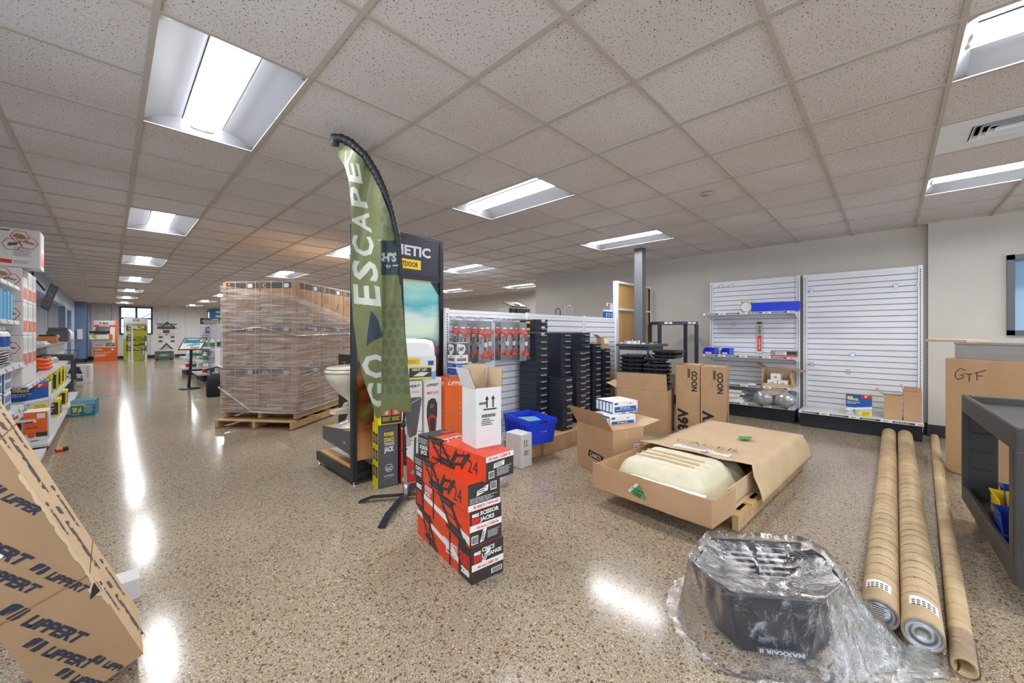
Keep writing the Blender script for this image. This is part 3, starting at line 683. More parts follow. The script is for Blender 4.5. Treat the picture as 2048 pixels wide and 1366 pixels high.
for x in (0,Wd):
    b=MB(); b.box(x-.02,x+.02,-.015,.03,.03,H,'black_metal'); 
    for k in range(int((H-.1)/.04)):
        z=.08+k*.04; b.add([(x-.006,-.0158,z),(x+.006,-.0158,z),(x+.006,-.0158,z+.022),(x-.006,-.0158,z+.022)],[(0,1,2,3)],'slot_black')
        b.add([(x-.0208,.02,z),(x-.0208,.005,z),(x-.0208,.005,z+.022),(x-.0208,.02,z+.022)],[(0,1,2,3)],'slot_black')
    b.lathe([(.018,0),(.018,.01),(.008,.012),(.008,.03)],(x,.0,0),'chrome',10); b.build('post',t)
b=MB(); b.box(.02,Wd-.02,.004,.012,.2,1.80,'mural'); b.build('mural_panel',t)
b=MB(); b.box(.02,Wd-.02,-.01,.014,1.815,2.19,'black_metal'); Fh=faces(.02,Wd-.02,-.01,.014,1.815,2.19,'F')
b.rect(Fh,.03,.03,Wd-.07,.345,'ink_navy'); b.text(Fh,'DOMETIC',.115,.205,.088,'lightgrey_print',bold=.035,width=.62,lift=.002)
b.rect(Fh,.33,.075,.625,.165,'yellow_bin',.0015); b.text(Fh,'OUTDOOR',.355,.097,.045,'carton_black',bold=.03,width=.24,lift=.0025); b.build('header_sign',t)
for z0,z1 in ((.05,.10),(1.795,1.83),(2.18,2.215)):
    b=MB(); b.box(.02,Wd-.02,-.012,.028,z0,z1,'black_metal'); b.build('cross_rail',t)
b=MB(); b.prism([(.02,.02,.1),(.2,.02,.1),(.02,.02,.26)],(0,-.002,0),'black_metal'); b.build('corner_gusset',t)
b=MB(); b.prism([(Wd-.02,.0,1.79),(Wd-.12,.0,1.79),(Wd-.02,.0,1.66)],(0,.003,0),'black_metal'); b.build('corner_gusset',t)
b=MB(); b.box(-.02,.0,.03,.80,.045,.125,'black_metal'); b.box(Wd,Wd+.02,.03,.80,.045,.125,'black_metal'); b.box(-.02,Wd+.02,.78,.80,.045,.125,'black_metal'); b.box(0,Wd,.03,.78,.10,.135,'wood_board'); b.box(.1,Wd-.1,.15,.75,.1352,.138,'paper_white')
for x in (-.01,Wd+.01): b.lathe([(.016,0),(.016,.01),(.007,.012),(.007,.05)],(x,.76,0),'chrome',10)
b.build('base_deck',t)
b=MB(); b.prism([(-.014,.03,.25),(-.014,.03,.45),(-.014,.66,.40),(-.014,.66,.28)],(.012,0,0),'grey_metal'); b.prism([(Wd,.03,.25),(Wd,.03,.45),(Wd,.66,.40),(Wd,.66,.28)],(.012,0,0),'grey_metal'); b.prism([(-.002,.03,.425),(-.002,.03,.445),(-.002,.66,.395),(-.002,.66,.375)],(Wd,0,0),'wood_board'); 
Fl=(Vector((-.0148,.30,.30)),Vector((0,-1,0)),Vector((0,0,1)),Vector((-1,0,0)))
b.text(Fl,'><',.12,.02,.03,'paper_white',bold=.02,rot=PI/4*0); b.build('shelf',t)
# toilets on the shelf behind
def toilet(loc,rot,label):
    t=thing('rv_toilet',label,'toilet',loc,rot,'cream camper toilets on the display shelf')
    b=MB(); n=24
    def ring(z,cx,rx,ry): return [Vector((cx+rx*math.cos(2*PI*i/n),ry*math.sin(2*PI*i/n)*(1 if math.cos(2*PI*i/n)>0 else .95),z)) for i in range(n)]
    b.loft([ring(0,.02,.17,.13),ring(.015,.02,.165,.125),ring(.04,.0,.10,.085),ring(.13,-.01,.075,.065),ring(.20,.0,.085,.075),ring(.26,.03,.13,.12),ring(.34,.05,.19,.165),ring(.40,.06,.215,.18),ring(.425,.06,.215,.18)],'cream_porcelain'); b.build('bowl',t)
    b=MB(); b.loft([ring(.427,.06,.212,.178),ring(.435,.06,.222,.186),ring(.45,.06,.22,.184),ring(.454,.06,.21,.176)],'cream_porcelain'); b.build('seat',t)
    b=MB(); b.loft([ring(.456,.06,.20,.17),ring(.462,.06,.215,.182),ring(.475,.05,.205,.172),ring(.480,.04,.15,.13)],'cream_porcelain'); b.build('lid',t)
    b=MB(); b.box(-.19,-.12,-.13,.13,.40,.47,'cream_porcelain'); b.build('hinge_block',t,bevel=.02)
    b=MB(); b.loft([[Vector((.09+.0*q,-.02,.10+.0)),Vector((.24,-.012,.105)),Vector((.24,.012,.105)),Vector((.09,.02,.10))],[Vector((.09,-.02,.15)),Vector((.25,-.012,.135)),Vector((.25,.012,.135)),Vector((.09,.02,.15))]] if False else [[Vector((.06,-.04,.10)),Vector((.25,-.03,.12)),Vector((.25,.03,.12)),Vector((.06,.04,.10))],[Vector((.06,-.04,.155)),Vector((.25,-.03,.145)),Vector((.25,.03,.145)),Vector((.06,.04,.155))]],'cream_porcelain',smooth=False); b.build('flush_pedal',t,bevel=.008)
    b=MB(); b.tube([(.03,-.10,.13),(.03,-.06,.13)],.045,'cream_porcelain',20); b.tube([(.03,-.103,.13),(.03,-.1,.13)],.034,'carton_black',20)
    Fp=(Vector((-.005,-.104,.10)),Vector((1,0,0)),Vector((0,0,1)),Vector((0,-1,0))); b.lines(Fp,.012,.012,.045,.035,4,'paper_white'); b.build('flush_hub',t); t.scale=(1.12,1.12,1.15)
    return t
toilet((1.62,3.60,.435),PI+.3,'cream camper toilet on the display shelf, nearest the black post')
# cardboard, plastic under toilet
# black carton with flame logo behind the display
def rh(b,F,w,d,h):
    f=F('L'); b.ring(f,d/2,h*.86,.055,.006,'kraft_light',n=20); b.shape(f,[(d/2-.02,h*.84),(d/2,h*.83),(d/2+.02,h*.85),(d/2+.012,h*.88),(d/2,h*.905),(d/2-.014,h*.875)],'kraft_light')
    b.text(f,'Rheem',.05,h*.70,.05,'kraft_light',bold=.03,width=.2); b.lines(f,.08,h*.6,.16,.06,4,'kraft_light')
    f=F('F'); b.text(f,'Rheem',.05,h*.70,.05,'kraft_light',bold=.03,width=.24)
p=onz(677,850,0); carton('black_carton','tall black carton with gold print behind the display stand',.34,.30,1.02,(2.05,4.75,0),.1,'carton_black',deco=rh,tape=False)
# ---------------------------------------------------------------- boxes leaning at the front of the mural stand
def tongue(b,F,w,d,h):
    L=F('L'); f=F('F')
    b.rect(L,0,0,d,h,'yellow_print',.0006)
    for r_ in (.16,.42,.68):
        for c_ in (.1,.55): b.rect(L,d*c_,h*r_,d*(c_+.36),h*(r_+.17),'carton_black',.0014); b.rect(L,d*(c_+.08),h*(r_+.03),d*(c_+.25),h*(r_+.13),'grey_print',.002)
        b.lines(L,d*.1,h*(r_-.11),d*.8,h*.09,5,'carton_black',th=.0015,seed=int(r_*100))
    b.text(f,'POWER',w*.30,h*.80,.032,'yellow_print',bold=.03,width=w*.5); b.text(f,'STANCE',w*.30,h*.715,.032,'yellow_print',bold=.03,width=w*.5)
    b.text(f,'TONGUE',w*.30,h*.655,.025,'paper_white',bold=.02,width=w*.5); b.text(f,'JACK',w*.30,h*.56,.04,'paper_white',bold=.04,width=w*.5)
    b.disc(f,w*.55,h*.30,.033,'lightgrey_print'); b.disc(f,w*.55,h*.30,.028,'grey_metal',.002); b.text(f,'LC',w*.42,h*.27,.025,'paper_white',bold=.04,lift=.003)
    b.text(f,'LIPPERT',w*.3,h*.17,.011,'paper_white',width=w*.5); b.line(f,(w*.2,h*.12),(w*.8,h*.17),.001,'paper_white')
carton('tongue_jack_box','yellow and dark grey tongue jack box standing on the floor at the mural',.165,.15,.533,(1.533,3.028,0),math.radians(-10),'carton_grey',deco=tongue,tape=False,group=None)
def tongue2(b,F,w,d,h):
    L=F('L'); f=F('F'); b.rect(L,0,0,d,h,'yellow_print',.0006); b.rect(f,0,0,w*.12,h,'yellow_print'); b.rect(f,w*.12,h*.02,w,h*.5,'carton_black')
    for r_ in range(12): b.line(L,(d*.1,h*(.2+.05*r_)),(d*.5,h*(.25+.05*r_)),.0015,'carton_black')
    b.ring(L,d*.6,h*.2,.03,.002,'carton_black',n=4)
    for c_ in (.18,.58): b.rect(f,w*c_,h*.2,w*(c_+.36),h*.46,'orange_print',.0016); b.rect(f,w*(c_+.1),h*.22,w*(c_+.24),h*.44,'lightgrey_print',.0022); b.lines(f,w*c_,h*.08,w*.36,h*.09,3,'yellow_print',lift=.002)
    b.lines(f,w*.2,h*.6,w*.7,h*.3,5,'carton_black')
carton('tongue_jack_box','yellow tongue jack box with pictured black panel lying atop the grey one behind the flag',.19,.15,.37,(1.515,2.99,.534),math.radians(-14),'yellow_print',deco=tongue2,tape=False)
def pst(b,F,w,d,h):
    f=F('F'); b.text(f,'LIPPERT',w*.1,h*.94,.022,'ink_navy',bold=.03,width=w*.8,shear=.3); b.text(f,'POWER STANCE',w*.08,h*.885,.018,'red_print',bold=.0,width=w*.78)
    b.shape(f,[(w*.12,h*.76),(w*.3,h*.84),(w*.92,h*.84),(w*.98,h*.82),(w*.72,h*.46),(w*.4,h*.44),(w*.3,h*.48)],'carton_grey',.0016); b.line(f,(w*.15,h*.75),(w*.9,h*.83),.006,'lightgrey_print',.002)
    b.line(f,(w*.66,h*.44),(w*.62,h*.10),.022,'carton_grey',.0016); b.disc(f,w*.6,h*.09,.035,'grey_print',.002,16,.02); b.ring(f,w*.72,h*.45,.06,.005,'carton_grey',n=4,a0=.6)
    b.shape(f,[(0,0),(w,0),(w,h*.02),(w*.5,h*.22),(w*.18,h*.28),(w*.18,h*.52),(0,h*.54)],'red_print',.0012); b.disc(f,.022,h*.60,.020,'carton_black'); b.disc(f,.022,h*.60,.013,'paper_white',.002); b.lines(f,w*.2,h*.36,w*.3,h*.18,9,'pink_print',lift=.0018); b.rect(f,.01,h*.02,.035,h*.06,'paper_white',.002)
    b.rect(F('L'),0,0,d,h,'red_print',.0006)
carton('jack_box','white and red power jack box with black jack picture, left of smart jack box',.19,.15,.865,(1.727,2.995,0),math.radians(-8),'paper_white',deco=pst,tape=False)
def smart(b,F,w,d,h):
    f=F('F'); b.text(f,'LIPPERT',w*.1,h*.92,.022,'ink_navy',bold=.03,width=w*.75,shear=.3); b.text(f,'SMART JACK',w*.12,h*.84,.026,'red_print',bold=.01,width=w*.7)
    b.shape(f,[(w*.12,h*.62),(w*.12,h*.7),(w*.2,h*.775),(w*.42,h*.80),(w*.62,h*.79),(w*.74,h*.74),(w*.74,h*.64),(w*.58,h*.30),(w*.42,h*.30)],'carton_black',.0016)
    b.shape(f,[(w*.2,h*.60),(w*.42,h*.64),(w*.7,h*.60),(w*.56,h*.33),(w*.44,h*.33)],'red_print',.002); b.shape(f,[(w*.26,h*.585),(w*.42,h*.61),(w*.64,h*.585),(w*.53,h*.33),(w*.46,h*.33)],'carton_black',.0026); b.ring(f,w*.42,h*.72,.018,.003,'paper_white',lift=.003,n=4)
    b.rect(f,0,0,w,h*.3,'pink_print'); b.lines(f,w*.1,h*.05,w*.7,h*.2,6,'paper_white',lift=.002)
carton('jack_box','white smart jack box with dark red jack picture beside the orange box',.165,.15,.885,(1.925,2.945,0),math.radians(-8),'paper_white',deco=smart,tape=False)
def orng(b,F,w,d,h):
    f=F('F'); L=F('L')
    for g,W0 in ((f,w),(L,d)):
        b.rect(g,0,0,W0,h,'orange_print',.0006); b.text(g,'LIPPERT',W0*.1,h*.92,.035,'paper_white',bold=.02,width=W0*.85,shear=.3,rot=-.12)
        for k in range(4): b.line(g,(W0*(.1+.25*k),h*.25),(W0*(.3+.2*k),h*.88),.007,'kraft_dark',.0014)
        for k in range(3): b.line(g,(W0*.05,h*(.35+.15*k)),(W0*.95,h*(.33+.15*k)),.006,'kraft_dark',.0014)
        for k in range(3): b.text(g,'Text' if 0 else '- - -',W0*.55,h*(.72-.06*k),.016,'paper_white',bold=.02)
        b.shape(g,[(W0*.0,h*.34),(W0*.2,h*.31),(W0*.55,h*.2),(W0*.8,h*.17),(W0*.85,h*.13),(W0*.6,h*.12),(W0*.3,h*.17),(0,h*.26)],'kraft_light',.002)
        b.shape(g,[(W0*.14,h*.345),(W0*.26,h*.325),(W0*.22,h*.21),(W0*.1,h*.24)],'ink_navy',.0026)
carton('stabilizer_box','tall orange printed box with a picture of a hand, behind the open white box',.29,.11,.89,(2.095,2.88,0),math.radians(-2),'orange_print',deco=orng,tape=False)
# grey glass-like slab and the caulk carton on top
b=MB(); b.box(0,.25,0,.12,0,.012,'grey_print'); b.build('flat_grey_tray',loc=(2.14,2.865,.8915),rotz=-.1,label='thin grey tray on top of the tall orange box',cat='tray')
def dap(b,F,w,d,h):
    for k,W0 in (('F',w),('L',d)):
        g=F(k); b.rect(g,0,h*.32,W0,h,'carton_grey' if 0 else 'paper_white',.0004); b.rect(g,W0*.0,h*.62,W0,h,'grey_metal',.0006); b.rect(g,0,0,W0,h*.35,'blue_print' if k=='F' else 'blue_print',.0006)
        b.shape(g,[(W0*.08,h*.78),(W0*.12,h*.98),(W0*.72,h*.94),(W0*.82,h*.80),(W0*.66,h*.66),(W0*.3,h*.64)],'paper_white',.0012); b.text(g,'DAP',W0*.17,h*.74,.035,'carton_black',bold=.04,width=W0*.5,shear=.1,lift=.002,rot=.05)
        b.rect(g,W0*.33,h*.50,W0*.52,h*.66,'paper_white',.002); b.text(g,'D',W0*.37,h*.52,.022,'ink_black',lift=.003); b.barcode(g,W0*.1,h*.42,W0*.75,h*.1,bg=None); b.text(g,'Window & Door',W0*.05,h*.27,.012,'paper_white',width=W0*.6); b.rect(g,0,h*.19,W0,h*.23,'paper_white',.0012)
        for q in range(4): b.ring(g,W0*(.14+.22*q),h*.09,.012,.0015,'paper_white',n=4,a0=PI/4)
carton('caulk_carton','white, grey and blue caulk carton standing on the orange box beside the mural',.135,.14,.29,(2.20,2.86,.905),math.radians(-6),'paper_white',deco=dap,tape=False)
# white vent lids leaning, with a blue product card
def lid(loc,rot,label,s=.36):
    t=thing('roof_vent_cover',label,'vent cover',loc,rot,'white roof vent lids leaning behind the flag')
    b=MB(); P=[]
    prof=[(.5,0,0),(.5,0,.012),(.44,.0,.03),(.40,0,.04),(.0,0,.05)]
    rings=[]
    for r_,_,dz in prof[:-1]:
        rr=[]; n=24
        for i in range(n):
            a=2*PI*i/n; c_,s_=math.cos(a),math.sin(a); k=(abs(c_)**6+abs(s_)**6)**(-1/6); rr.append(Vector((r_*s*k*c_,-dz,r_*s*k*s_+s*.5)))
        rings.append(rr)
    b.loft(rings,'white_plastic'); b.build('dome',t)
    return t
for k in range(3):
    o=lid(((1.885,1.875,1.86)[k],(3.03,3.09,3.16)[k],(.875,.875,.88)[k]),math.radians(-20),['white plastic roof vent lid leaning at the mural, front one','white plastic roof vent lid leaning at the mural, behind the front one','white plastic roof vent lid leaning at the mural, rearmost and leftmost'][k])
    o.rotation_euler=(math.radians(-8),0,math.radians(-20))
b=MB(); b.box(0,.26,0,.012,0,.2,'white_plastic'); F=faces(0,.26,0,.012,0,.2,'F')
b.shape(F,[(0,.0),(.26,.0),(.26,.07),(.1,.03),(0,.06)],'sky_print'); b.rect(F,.03,.01,.22,.1,'carton_black',.0014); b.rect(F,.03,.005,.22,.02,'yellow_print',.002); b.rect(F,.03,.1,.22,.112,'yellow_print',.002); b.text(F,'VENT LID',.05,.075,.02,'paper_white',bold=.03,width=.13,lift=.0022); b.shape(F,[(.06,.03),(.12,.065),(.2,.06),(.15,.028)],'paper_white',.0024)
b.rect(F,.19,.12,.24,.16,'blue_print',.0014); b.rect(F,.005,.13,.12,.185,'yellow_print',.0014); b.lines(F,.01,.14,.1,.03,3,'red_print',lift=.002)
b.build('vent_lid_card',loc=(1.735,2.94,.888),rotz=math.radians(-20),label='boxed vent lid with blue and yellow card, standing beside the flag',cat='box')
# ---------------------------------------------------------------- wrapped pallet load
def pallet(label,L,Wd,h,loc,rot,group=None,boards=7):
    t=thing('wooden_pallet',label,'pallet',loc,rot,group)
    for y in (.0,Wd/2-.02,Wd-.04):
        b=MB(); b.box(0,L,y,y+.04,.016,h-.016,'pallet_wood'); b.build('stringer',t,bevel=.002)
    n=boards; w=.1
    for k in range(n):
        x=(L-w)*k/(n-1); b=MB(); b.box(x,x+w,0,Wd,h-.016,h,'pallet_wood'); b.build('deck_board',t,bevel=.002)
    for x in (0,L/2-w/2,L-w):
        b=MB(); b.box(x,x+w,0,Wd,0,.016,'pallet_wood_dark'); b.build('bottom_board',t)
    return t
A0=math.radians(38); ca,sa=math.cos(A0),math.sin(A0)
def L2W(x,y,z=0): return (1.734+ca*x-sa*y, 5.732+sa*x+ca*y, z)
pallet('lower wooden pallet under the wrapped cartons',2.5,1.12,.115,L2W(-.1,-.02),A0,'pallets under the wrapped load')
pallet('upper wooden pallet directly under the wrapped cartons',2.4,1.06,.115,L2W(0,0,.1155),A0,'pallets under the wrapped load')
def gen(b,F,w,d,h):
    for k,W0 in (('L',d),('F',w)):
        g=F(k)
        b.rect(g,.01,h-.10,W0-.01 if k=='F' else W0*.98,h-.02,'carton_grey',.0008); b.text(g,'C',.03,h-.085,.05,'kraft_light',bold=.06,lift=.002); b.rect(g,W0*.66,h-.09,W0*.8,h-.035,'paper_white',.002)
        for q in (.3,.62,.88): b.rect(g,W0*q,0,W0*q+.006,h,'paper_white',.0012)
        b.lines(g,.04,h*.55,W0*.35,h*.2,6,'kraft_dark',seed=3); b.rect(g,W0*.2,.03,W0*.6,.085,'paper_white',.0014); b.lines(g,W0*.22,.04,W0*.36,.035,2,'ink_black',lift=.002)
        b.shape(g,[(W0*.6,h*.35),(W0*.75,h*.45),(W0*.78,h*.6),(W0*.64,h*.5)],'kraft_dark'); b.ring(g,W0*.45,h*.4,.04,.006,'kraft_dark',n=4)
proto=None; names=['bottom','middle','top']
for tier in range(3):
    for ix in range(4):
        for iy in range(2):
            if proto is None:
                proto=carton('generator_carton','x',.585,.52,.583,(0,0,0),A0,'kraft',deco=gen,tape=False); o=proto
            else: o=dup(proto)
            o.location=L2W(.008+.6*ix,.006+.53*iy,.2315+.589*tier); o.rotation_euler=(0,0,A0)
            side='right-hand row' if iy==0 else 'left-hand row'
            o.name='generator_carton'
            tag(o,'wrapped brown carton, %s tier, %s, %s from the front corner'%(names[tier],side,['first','second','third','fourth'][ix]),'box','cartons on the wrapped pallet')
for x,y,lb in ((-.004,-.004,'near corner'),(-.004,1.066,'left corner')):
    b=MB(); s=1 if y<.5 else -1
    b.box(-.004,.05,-.004 if s>0 else -.0,.0 if s>0 else .004,.235,1.98,'kraft'); b.box(-.004,.0,-.004 if s>0 else -.05,.05 if s>0 else .004,.235,1.98,'kraft')
    b.build('corner_protector',loc=L2W(x,y,0),rotz=A0,label='brown cardboard edge protector at the %s of the wrapped load'%lb,cat='edge protector')
def film():
    nz=smooth_noise(5); b=MB(); per=[]; o=.022; X0,X1,Y0,Y1=-o,2.42+o,-o,1.07+o
    N=44
    for k in range(N): per.append((X0,Y1+(Y0-Y1)*k/N))
    for k in range(N*2): per.append((X0+(X1-X0)*k/(N*2),Y0))
    for k in range(N): per.append((X1,Y0+(Y1-Y0)*k/N))
    for k in range(N*2): per.append((X1+(X0-X1)*k/(N*2),Y1))
    P=[]; R=46
    cx,cy=(X0+X1)/2,(Y0+Y1)/2
    for (x,y) in per+[per[0]]:
        if abs(x-X0)<.01: top=1.94-(Y1-y)/(Y1-Y0)*.16
        elif abs(y-Y0)<.01: top=1.78-(x-X0)/(X1-X0)*.42
        elif abs(x-X1)<.01: top=1.36+(y-Y0)*.3
        else: top=1.94-(x-X0)/(X1-X0)*.25
        row=[]
        for r in range(R):
            z=.20+(top-.20)*r/(R-1)+.02*nz(x*3,y*3,r*.3,2)*(r/(R-1))
            d=.007*nz(x*1.2,y*1.2,z*26,1.0)+.004*nz(x*9,y*9,z*40,1)
            if r>R-4: d+=.02*(r-(R-4))/4*nz(x*6,y*6,z,3)
            dx=(-1 if abs(x-X0)<.01 else (1 if abs(x-X1)<.01 else 0)); dy=(-1 if abs(y-Y0)<.01 else (1 if abs(y-Y1)<.01 else 0))
            row.append((x+dx*abs(d),y+dy*abs(d),z))
        P.append(row)
    b.grid(P,'stretch_film'); t=b.build('stretch_wrap',loc=L2W(0,0,0),rotz=A0,label='crinkled clear stretch wrap around the tall carton load on pallets',cat='plastic wrap')
    b=MB(); pth=[(X0-.012,Y1,1.30),(X0-.014,.55,1.36),(X0-.014,.5,1.36),(X0-.014,.0,1.26),(-o,Y0-.014,1.25),(1.2,Y0-.014,1.27),(2.4,Y0-.012,1.3)]
    b.tube(pth,.008,'stretch_film',6); b.build('twisted_strand',t)
    b=MB(); b.tube([(X0-.012,Y1+.02,.55),(X0-.02,.6,.22),(X0-.015,.2,.21),(X0-.012,-.03,.22),(1,Y0-.014,.24)],.012,'stretch_film',6); b.build('twisted_strand',t)
film()
# ---------------------------------------------------------------- feather flag
def interp(tab,y):
    if y<=tab[0][0]: return tab[0][1]
    for (a,va),(c,vc) in zip(tab,tab[1:]):
        if y<=c: return va+(vc-va)*(y-a)/(c-a)
    return tab[-1][1]
Zf=lambda y: 2.60+(y-265)/(830-265)*.40
mat('flag_green','#72794f',.45,var=.05,vscale=6,coat=.2); mat('flag_dark','#616b52',.45); mat('flag_navy','#34414c',.45); mat('flag_letter','#c4cac0',.45); mat('flag_sleeve','#26272c',.5,bump=.4,bscale=80)
def flag():
    t=thing('feather_flag','tall green curved feather flag with pale letters and black sleeve on a cross base','flag',(1.61,2.73,0))
    base=Vector((1.61,2.73,0)); loc=lambda p:tuple(Vector(p)-base)
    left=[(288,676),(310,676),(332,689),(358,697),(423,703),(487,703),(574,702),(639,706),(703,715),(768,730),(824,751),(834,755)]
    right=[(288,678),(293,697),(315,723),(349,745),(384,762),(423,777),(470,790),(531,799),(595,803),(621,806),(682,811),(760,818),(812,823)]
    nz=smooth_noise(11)
    NR,NC=420,100
    # letters
    tri=[]
    def put(txt,fn,m,bold=.06):
        vs,fs,x0,x1,y0,y1=text_mesh(txt,bold,0); w=x1-x0; h=y1-y0
        for f in fs:
            for k in range(1,len(f)-1):
                P=[fn((vs[i][0]-x0)/w,(vs[i][1]-y0)/h) for i in (f[0],f[k],f[k+1])]
                tri.append((min(p[0] for p in P),max(p[0] for p in P),min(p[1] for p in P),max(p[1] for p in P),P,m))
    bl=[(320,716),(360,724),(420,737),(480,746),(540,756),(612,763)]; tl=[(320,687),(345,694),(420,704),(540,704),(612,708)]
    for q,ch in enumerate('ESCAPE'):
        put(ch,lambda u,v,q=q:(interp(bl,613-(q+u*.82)*49)*(1-v)+interp(tl,613-(q+u*.82)*49)*v,613-(q+u*.82)*49+(1-v)*6-6),'flag_letter',.025)
    for q,ch in enumerate('GO'):
        put(ch,lambda u,v,q=q:((778+2*q)*(1-v)+(734-10*q)*v,812-(q+u*.82)*58+(1-v)*4),'flag_letter',.03)
    put("BUSH'S",lambda u,v:(730+u*63,524-v*19),'patch_letter',.05); put('RV',lambda u,v:(772+u*10,536-v*7),'patch_letter',.03)
    def poly(P,m):
        for k in range(1,len(P)-1):
            Q=[P[0],P[k],P[k+1]]; tri.append((min(p[0] for p in Q),max(p[0] for p in Q),min(p[1] for p in Q),max(p[1] for p in Q),Q,m))
    TD=[(743,622),(757,640),(765,668),(764,674),(748,680),(734,692),(736,660)]
    def inside(x,y,patch=False):
        for a,c,d,e,P,m in tri:
            if (m=='patch_letter')==patch and a<=x<=c and d<=y<=e:
                s=[(P[(k+1)%3][0]-P[k][0])*(y-P[k][1])-(P[(k+1)%3][1]-P[k][1])*(x-P[k][0]) for k in range(3)]
                if all(q>=0 for q in s) or all(q<=0 for q in s): return m
    def pos(x,y,u):
        fold=.026*math.sin((x-700)/11+y/90)+.012*nz(x*.06,y*.02,0,1)-.03*max(0,1-abs(x-763)/9)*(1 if y>480 else 0)
        return atZ(x,y,Zf(y)+fold-.02)
    b=MB(); V=[]; 
    for r in range(NR+1):
        y=288+(822-288)*r/NR; row=[]
        xl,xr=interp(left,y),interp(right,y)
        for c in range(NC+1):
            x=xl+(xr-xl)*c/NC; yy=y+(max(0,(y-790)/32))*(12*math.exp(-((x-757)/9)**2)-3*math.sin((x-770)/9) if x>740 else 0)
            row.append((x,yy))
        V.append(row)
    vs=[loc(pos(x,y,0)) for row in V for x,y in row]; fs=[];ms=[]
    for r in range(NR):
        for c in range(NC):
            i=r*(NC+1)+c; fs.append((i,i+1,i+NC+2,i+NC+1)); x=(V[r][c][0]+V[r+1][c+1][0])/2; y=(V[r][c][1]+V[r+1][c+1][1])/2
            m='flag_green'
            if x>762 and (y>610 or y<470):
                gx=(x-762)/17; gy=(y-600)/19; rr=math.floor(gy); ox=(rr%2)*.5; cx=math.floor(gx-ox)+.5+ox; cy=rr+.5
                if abs(gx-cx)*1.0+abs(gy-cy)*.55<.42 and abs(gy-cy)<.40 and (y<790): m='flag_dark'
            if x>762 and 481<y<550: m='flag_navy'
            if 622<y<692 and 733<x<764:
                lo=interp([(622,742),(660,736),(692,733)],y); hi=interp([(622,744),(640,757),(668,764),(675,764),(680,748),(692,734)],y)
                if lo<x<hi: m='flag_navy'
            q=inside(x,y)
            if q=='flag_letter' and not (x>762.5 and y>560): m=q
            if x>763.5 and 481<y<550 and inside(x,y,True): m='flag_letter'
            if 480<y<550 and x>768 and (abs(y-531)<1 and not 769<x<785): m='flag_letter'
            ms.append(m)
    b.add(vs,fs,ms,True); o=b.build('banner',t); md=o.modifiers.new('solid','SOLIDIFY'); md.thickness=.002
    ctr=[((668,292)),((669,276)),((684,277)),((702,286)),((730,312)),((752,347)),((769,384)),((783,423)),((795,470)),((801,531)),((804.5,595)),((808,664)),((813,720))]
    pts=[]; rs=[]
    for k in range(len(ctr)-1):
        (x0,y0),(x1,y1)=ctr[k],ctr[k+1]; n=max(3,int(math.hypot(x1-x0,y1-y0)/2.6))
        for q in range(n):
            x=x0+(x1-x0)*q/n; y=y0+(y1-y0)*q/n; pts.append(loc(atZ(x,y,Zf(y)-.01))); w=interp([(265,.027),(350,.025),(480,.017),(600,.010),(720,.008)],y); rs.append(w*(1+.12*((len(rs)//2)%2)))
    b=MB(); b.tube(pts,rs,'flag_sleeve',12); b.build('pole_sleeve',t)
    b=MB(); pp=[loc(atZ(x,y,Z)) for x,y,Z in ((811,968,3.03),(810,930,3.02),(808.5,870,3.0),(807,850,3.0))]
    b.tube([pp[0],pp[1]],.014,'chrome',14); b.build('lower_pole',t)
    b=MB(); b.tube([pp[1],pp[2]],.013,'rubber_black',12); n=30
    pth=[Vector(pp[2])*(1-q/n)+Vector(pp[3])*(q/n) for q in range(n+1)]; 
    up=[loc(atZ(*q)) for q in ((808.5,900,3.0),(807,850,3.0),(809,820,2.99),(813,760,2.95),(813,720,2.92),(808,664,2.88))]
    b.tube(up,.009,'rubber_black',10); b.build('pole',t)
    b=MB(); b.ball(up[1],(.02,.02,.022),'rubber_black'); b.tube([Vector(up[0])+Vector((-.03,.02,0)),Vector(up[0])+Vector((.02,-.01,.005))],.006,'rubber_black',8); b.build('pole_clip',t)
    b=MB(); c=Vector(loc(onz(811,990,.03))); c.z=0
    b.lathe([(.022,.03),(.022,.115),(.018,.12)],(c.x,c.y,0),'chrome',16); b.build('socket',t)
    for q,(dx,dy) in enumerate(((onz(718,999)-onz(811,992)),(onz(762,1051)-onz(811,992)),) if False else [((onz(718,999)-onz(811,992)).x,(onz(718,999)-onz(811,992)).y),((onz(762,1051)-onz(811,992)).x,(onz(762,1051)-onz(811,992)).y)]):
        for s in (1,-1):
            d=Vector((dx,dy,0)); d=d*.98; p0=Vector((c.x,c.y,.032+.006*q)); n_=d.cross(Vector((0,0,1))).normalized()*.025
            k_=(.62 if (s<0 and q==1) else 1); p1=p0+s*d*.72*k_; p2=p0+s*d*k_; p2.z=.004
            b=MB(); 
            for a,e in ((p0,p1),(p1,p2)): b.hexa(a-n_,n_*2,Vector((0,0,.005)),e-a,'black_metal')
            b.build('foot_bar',t)
flag()
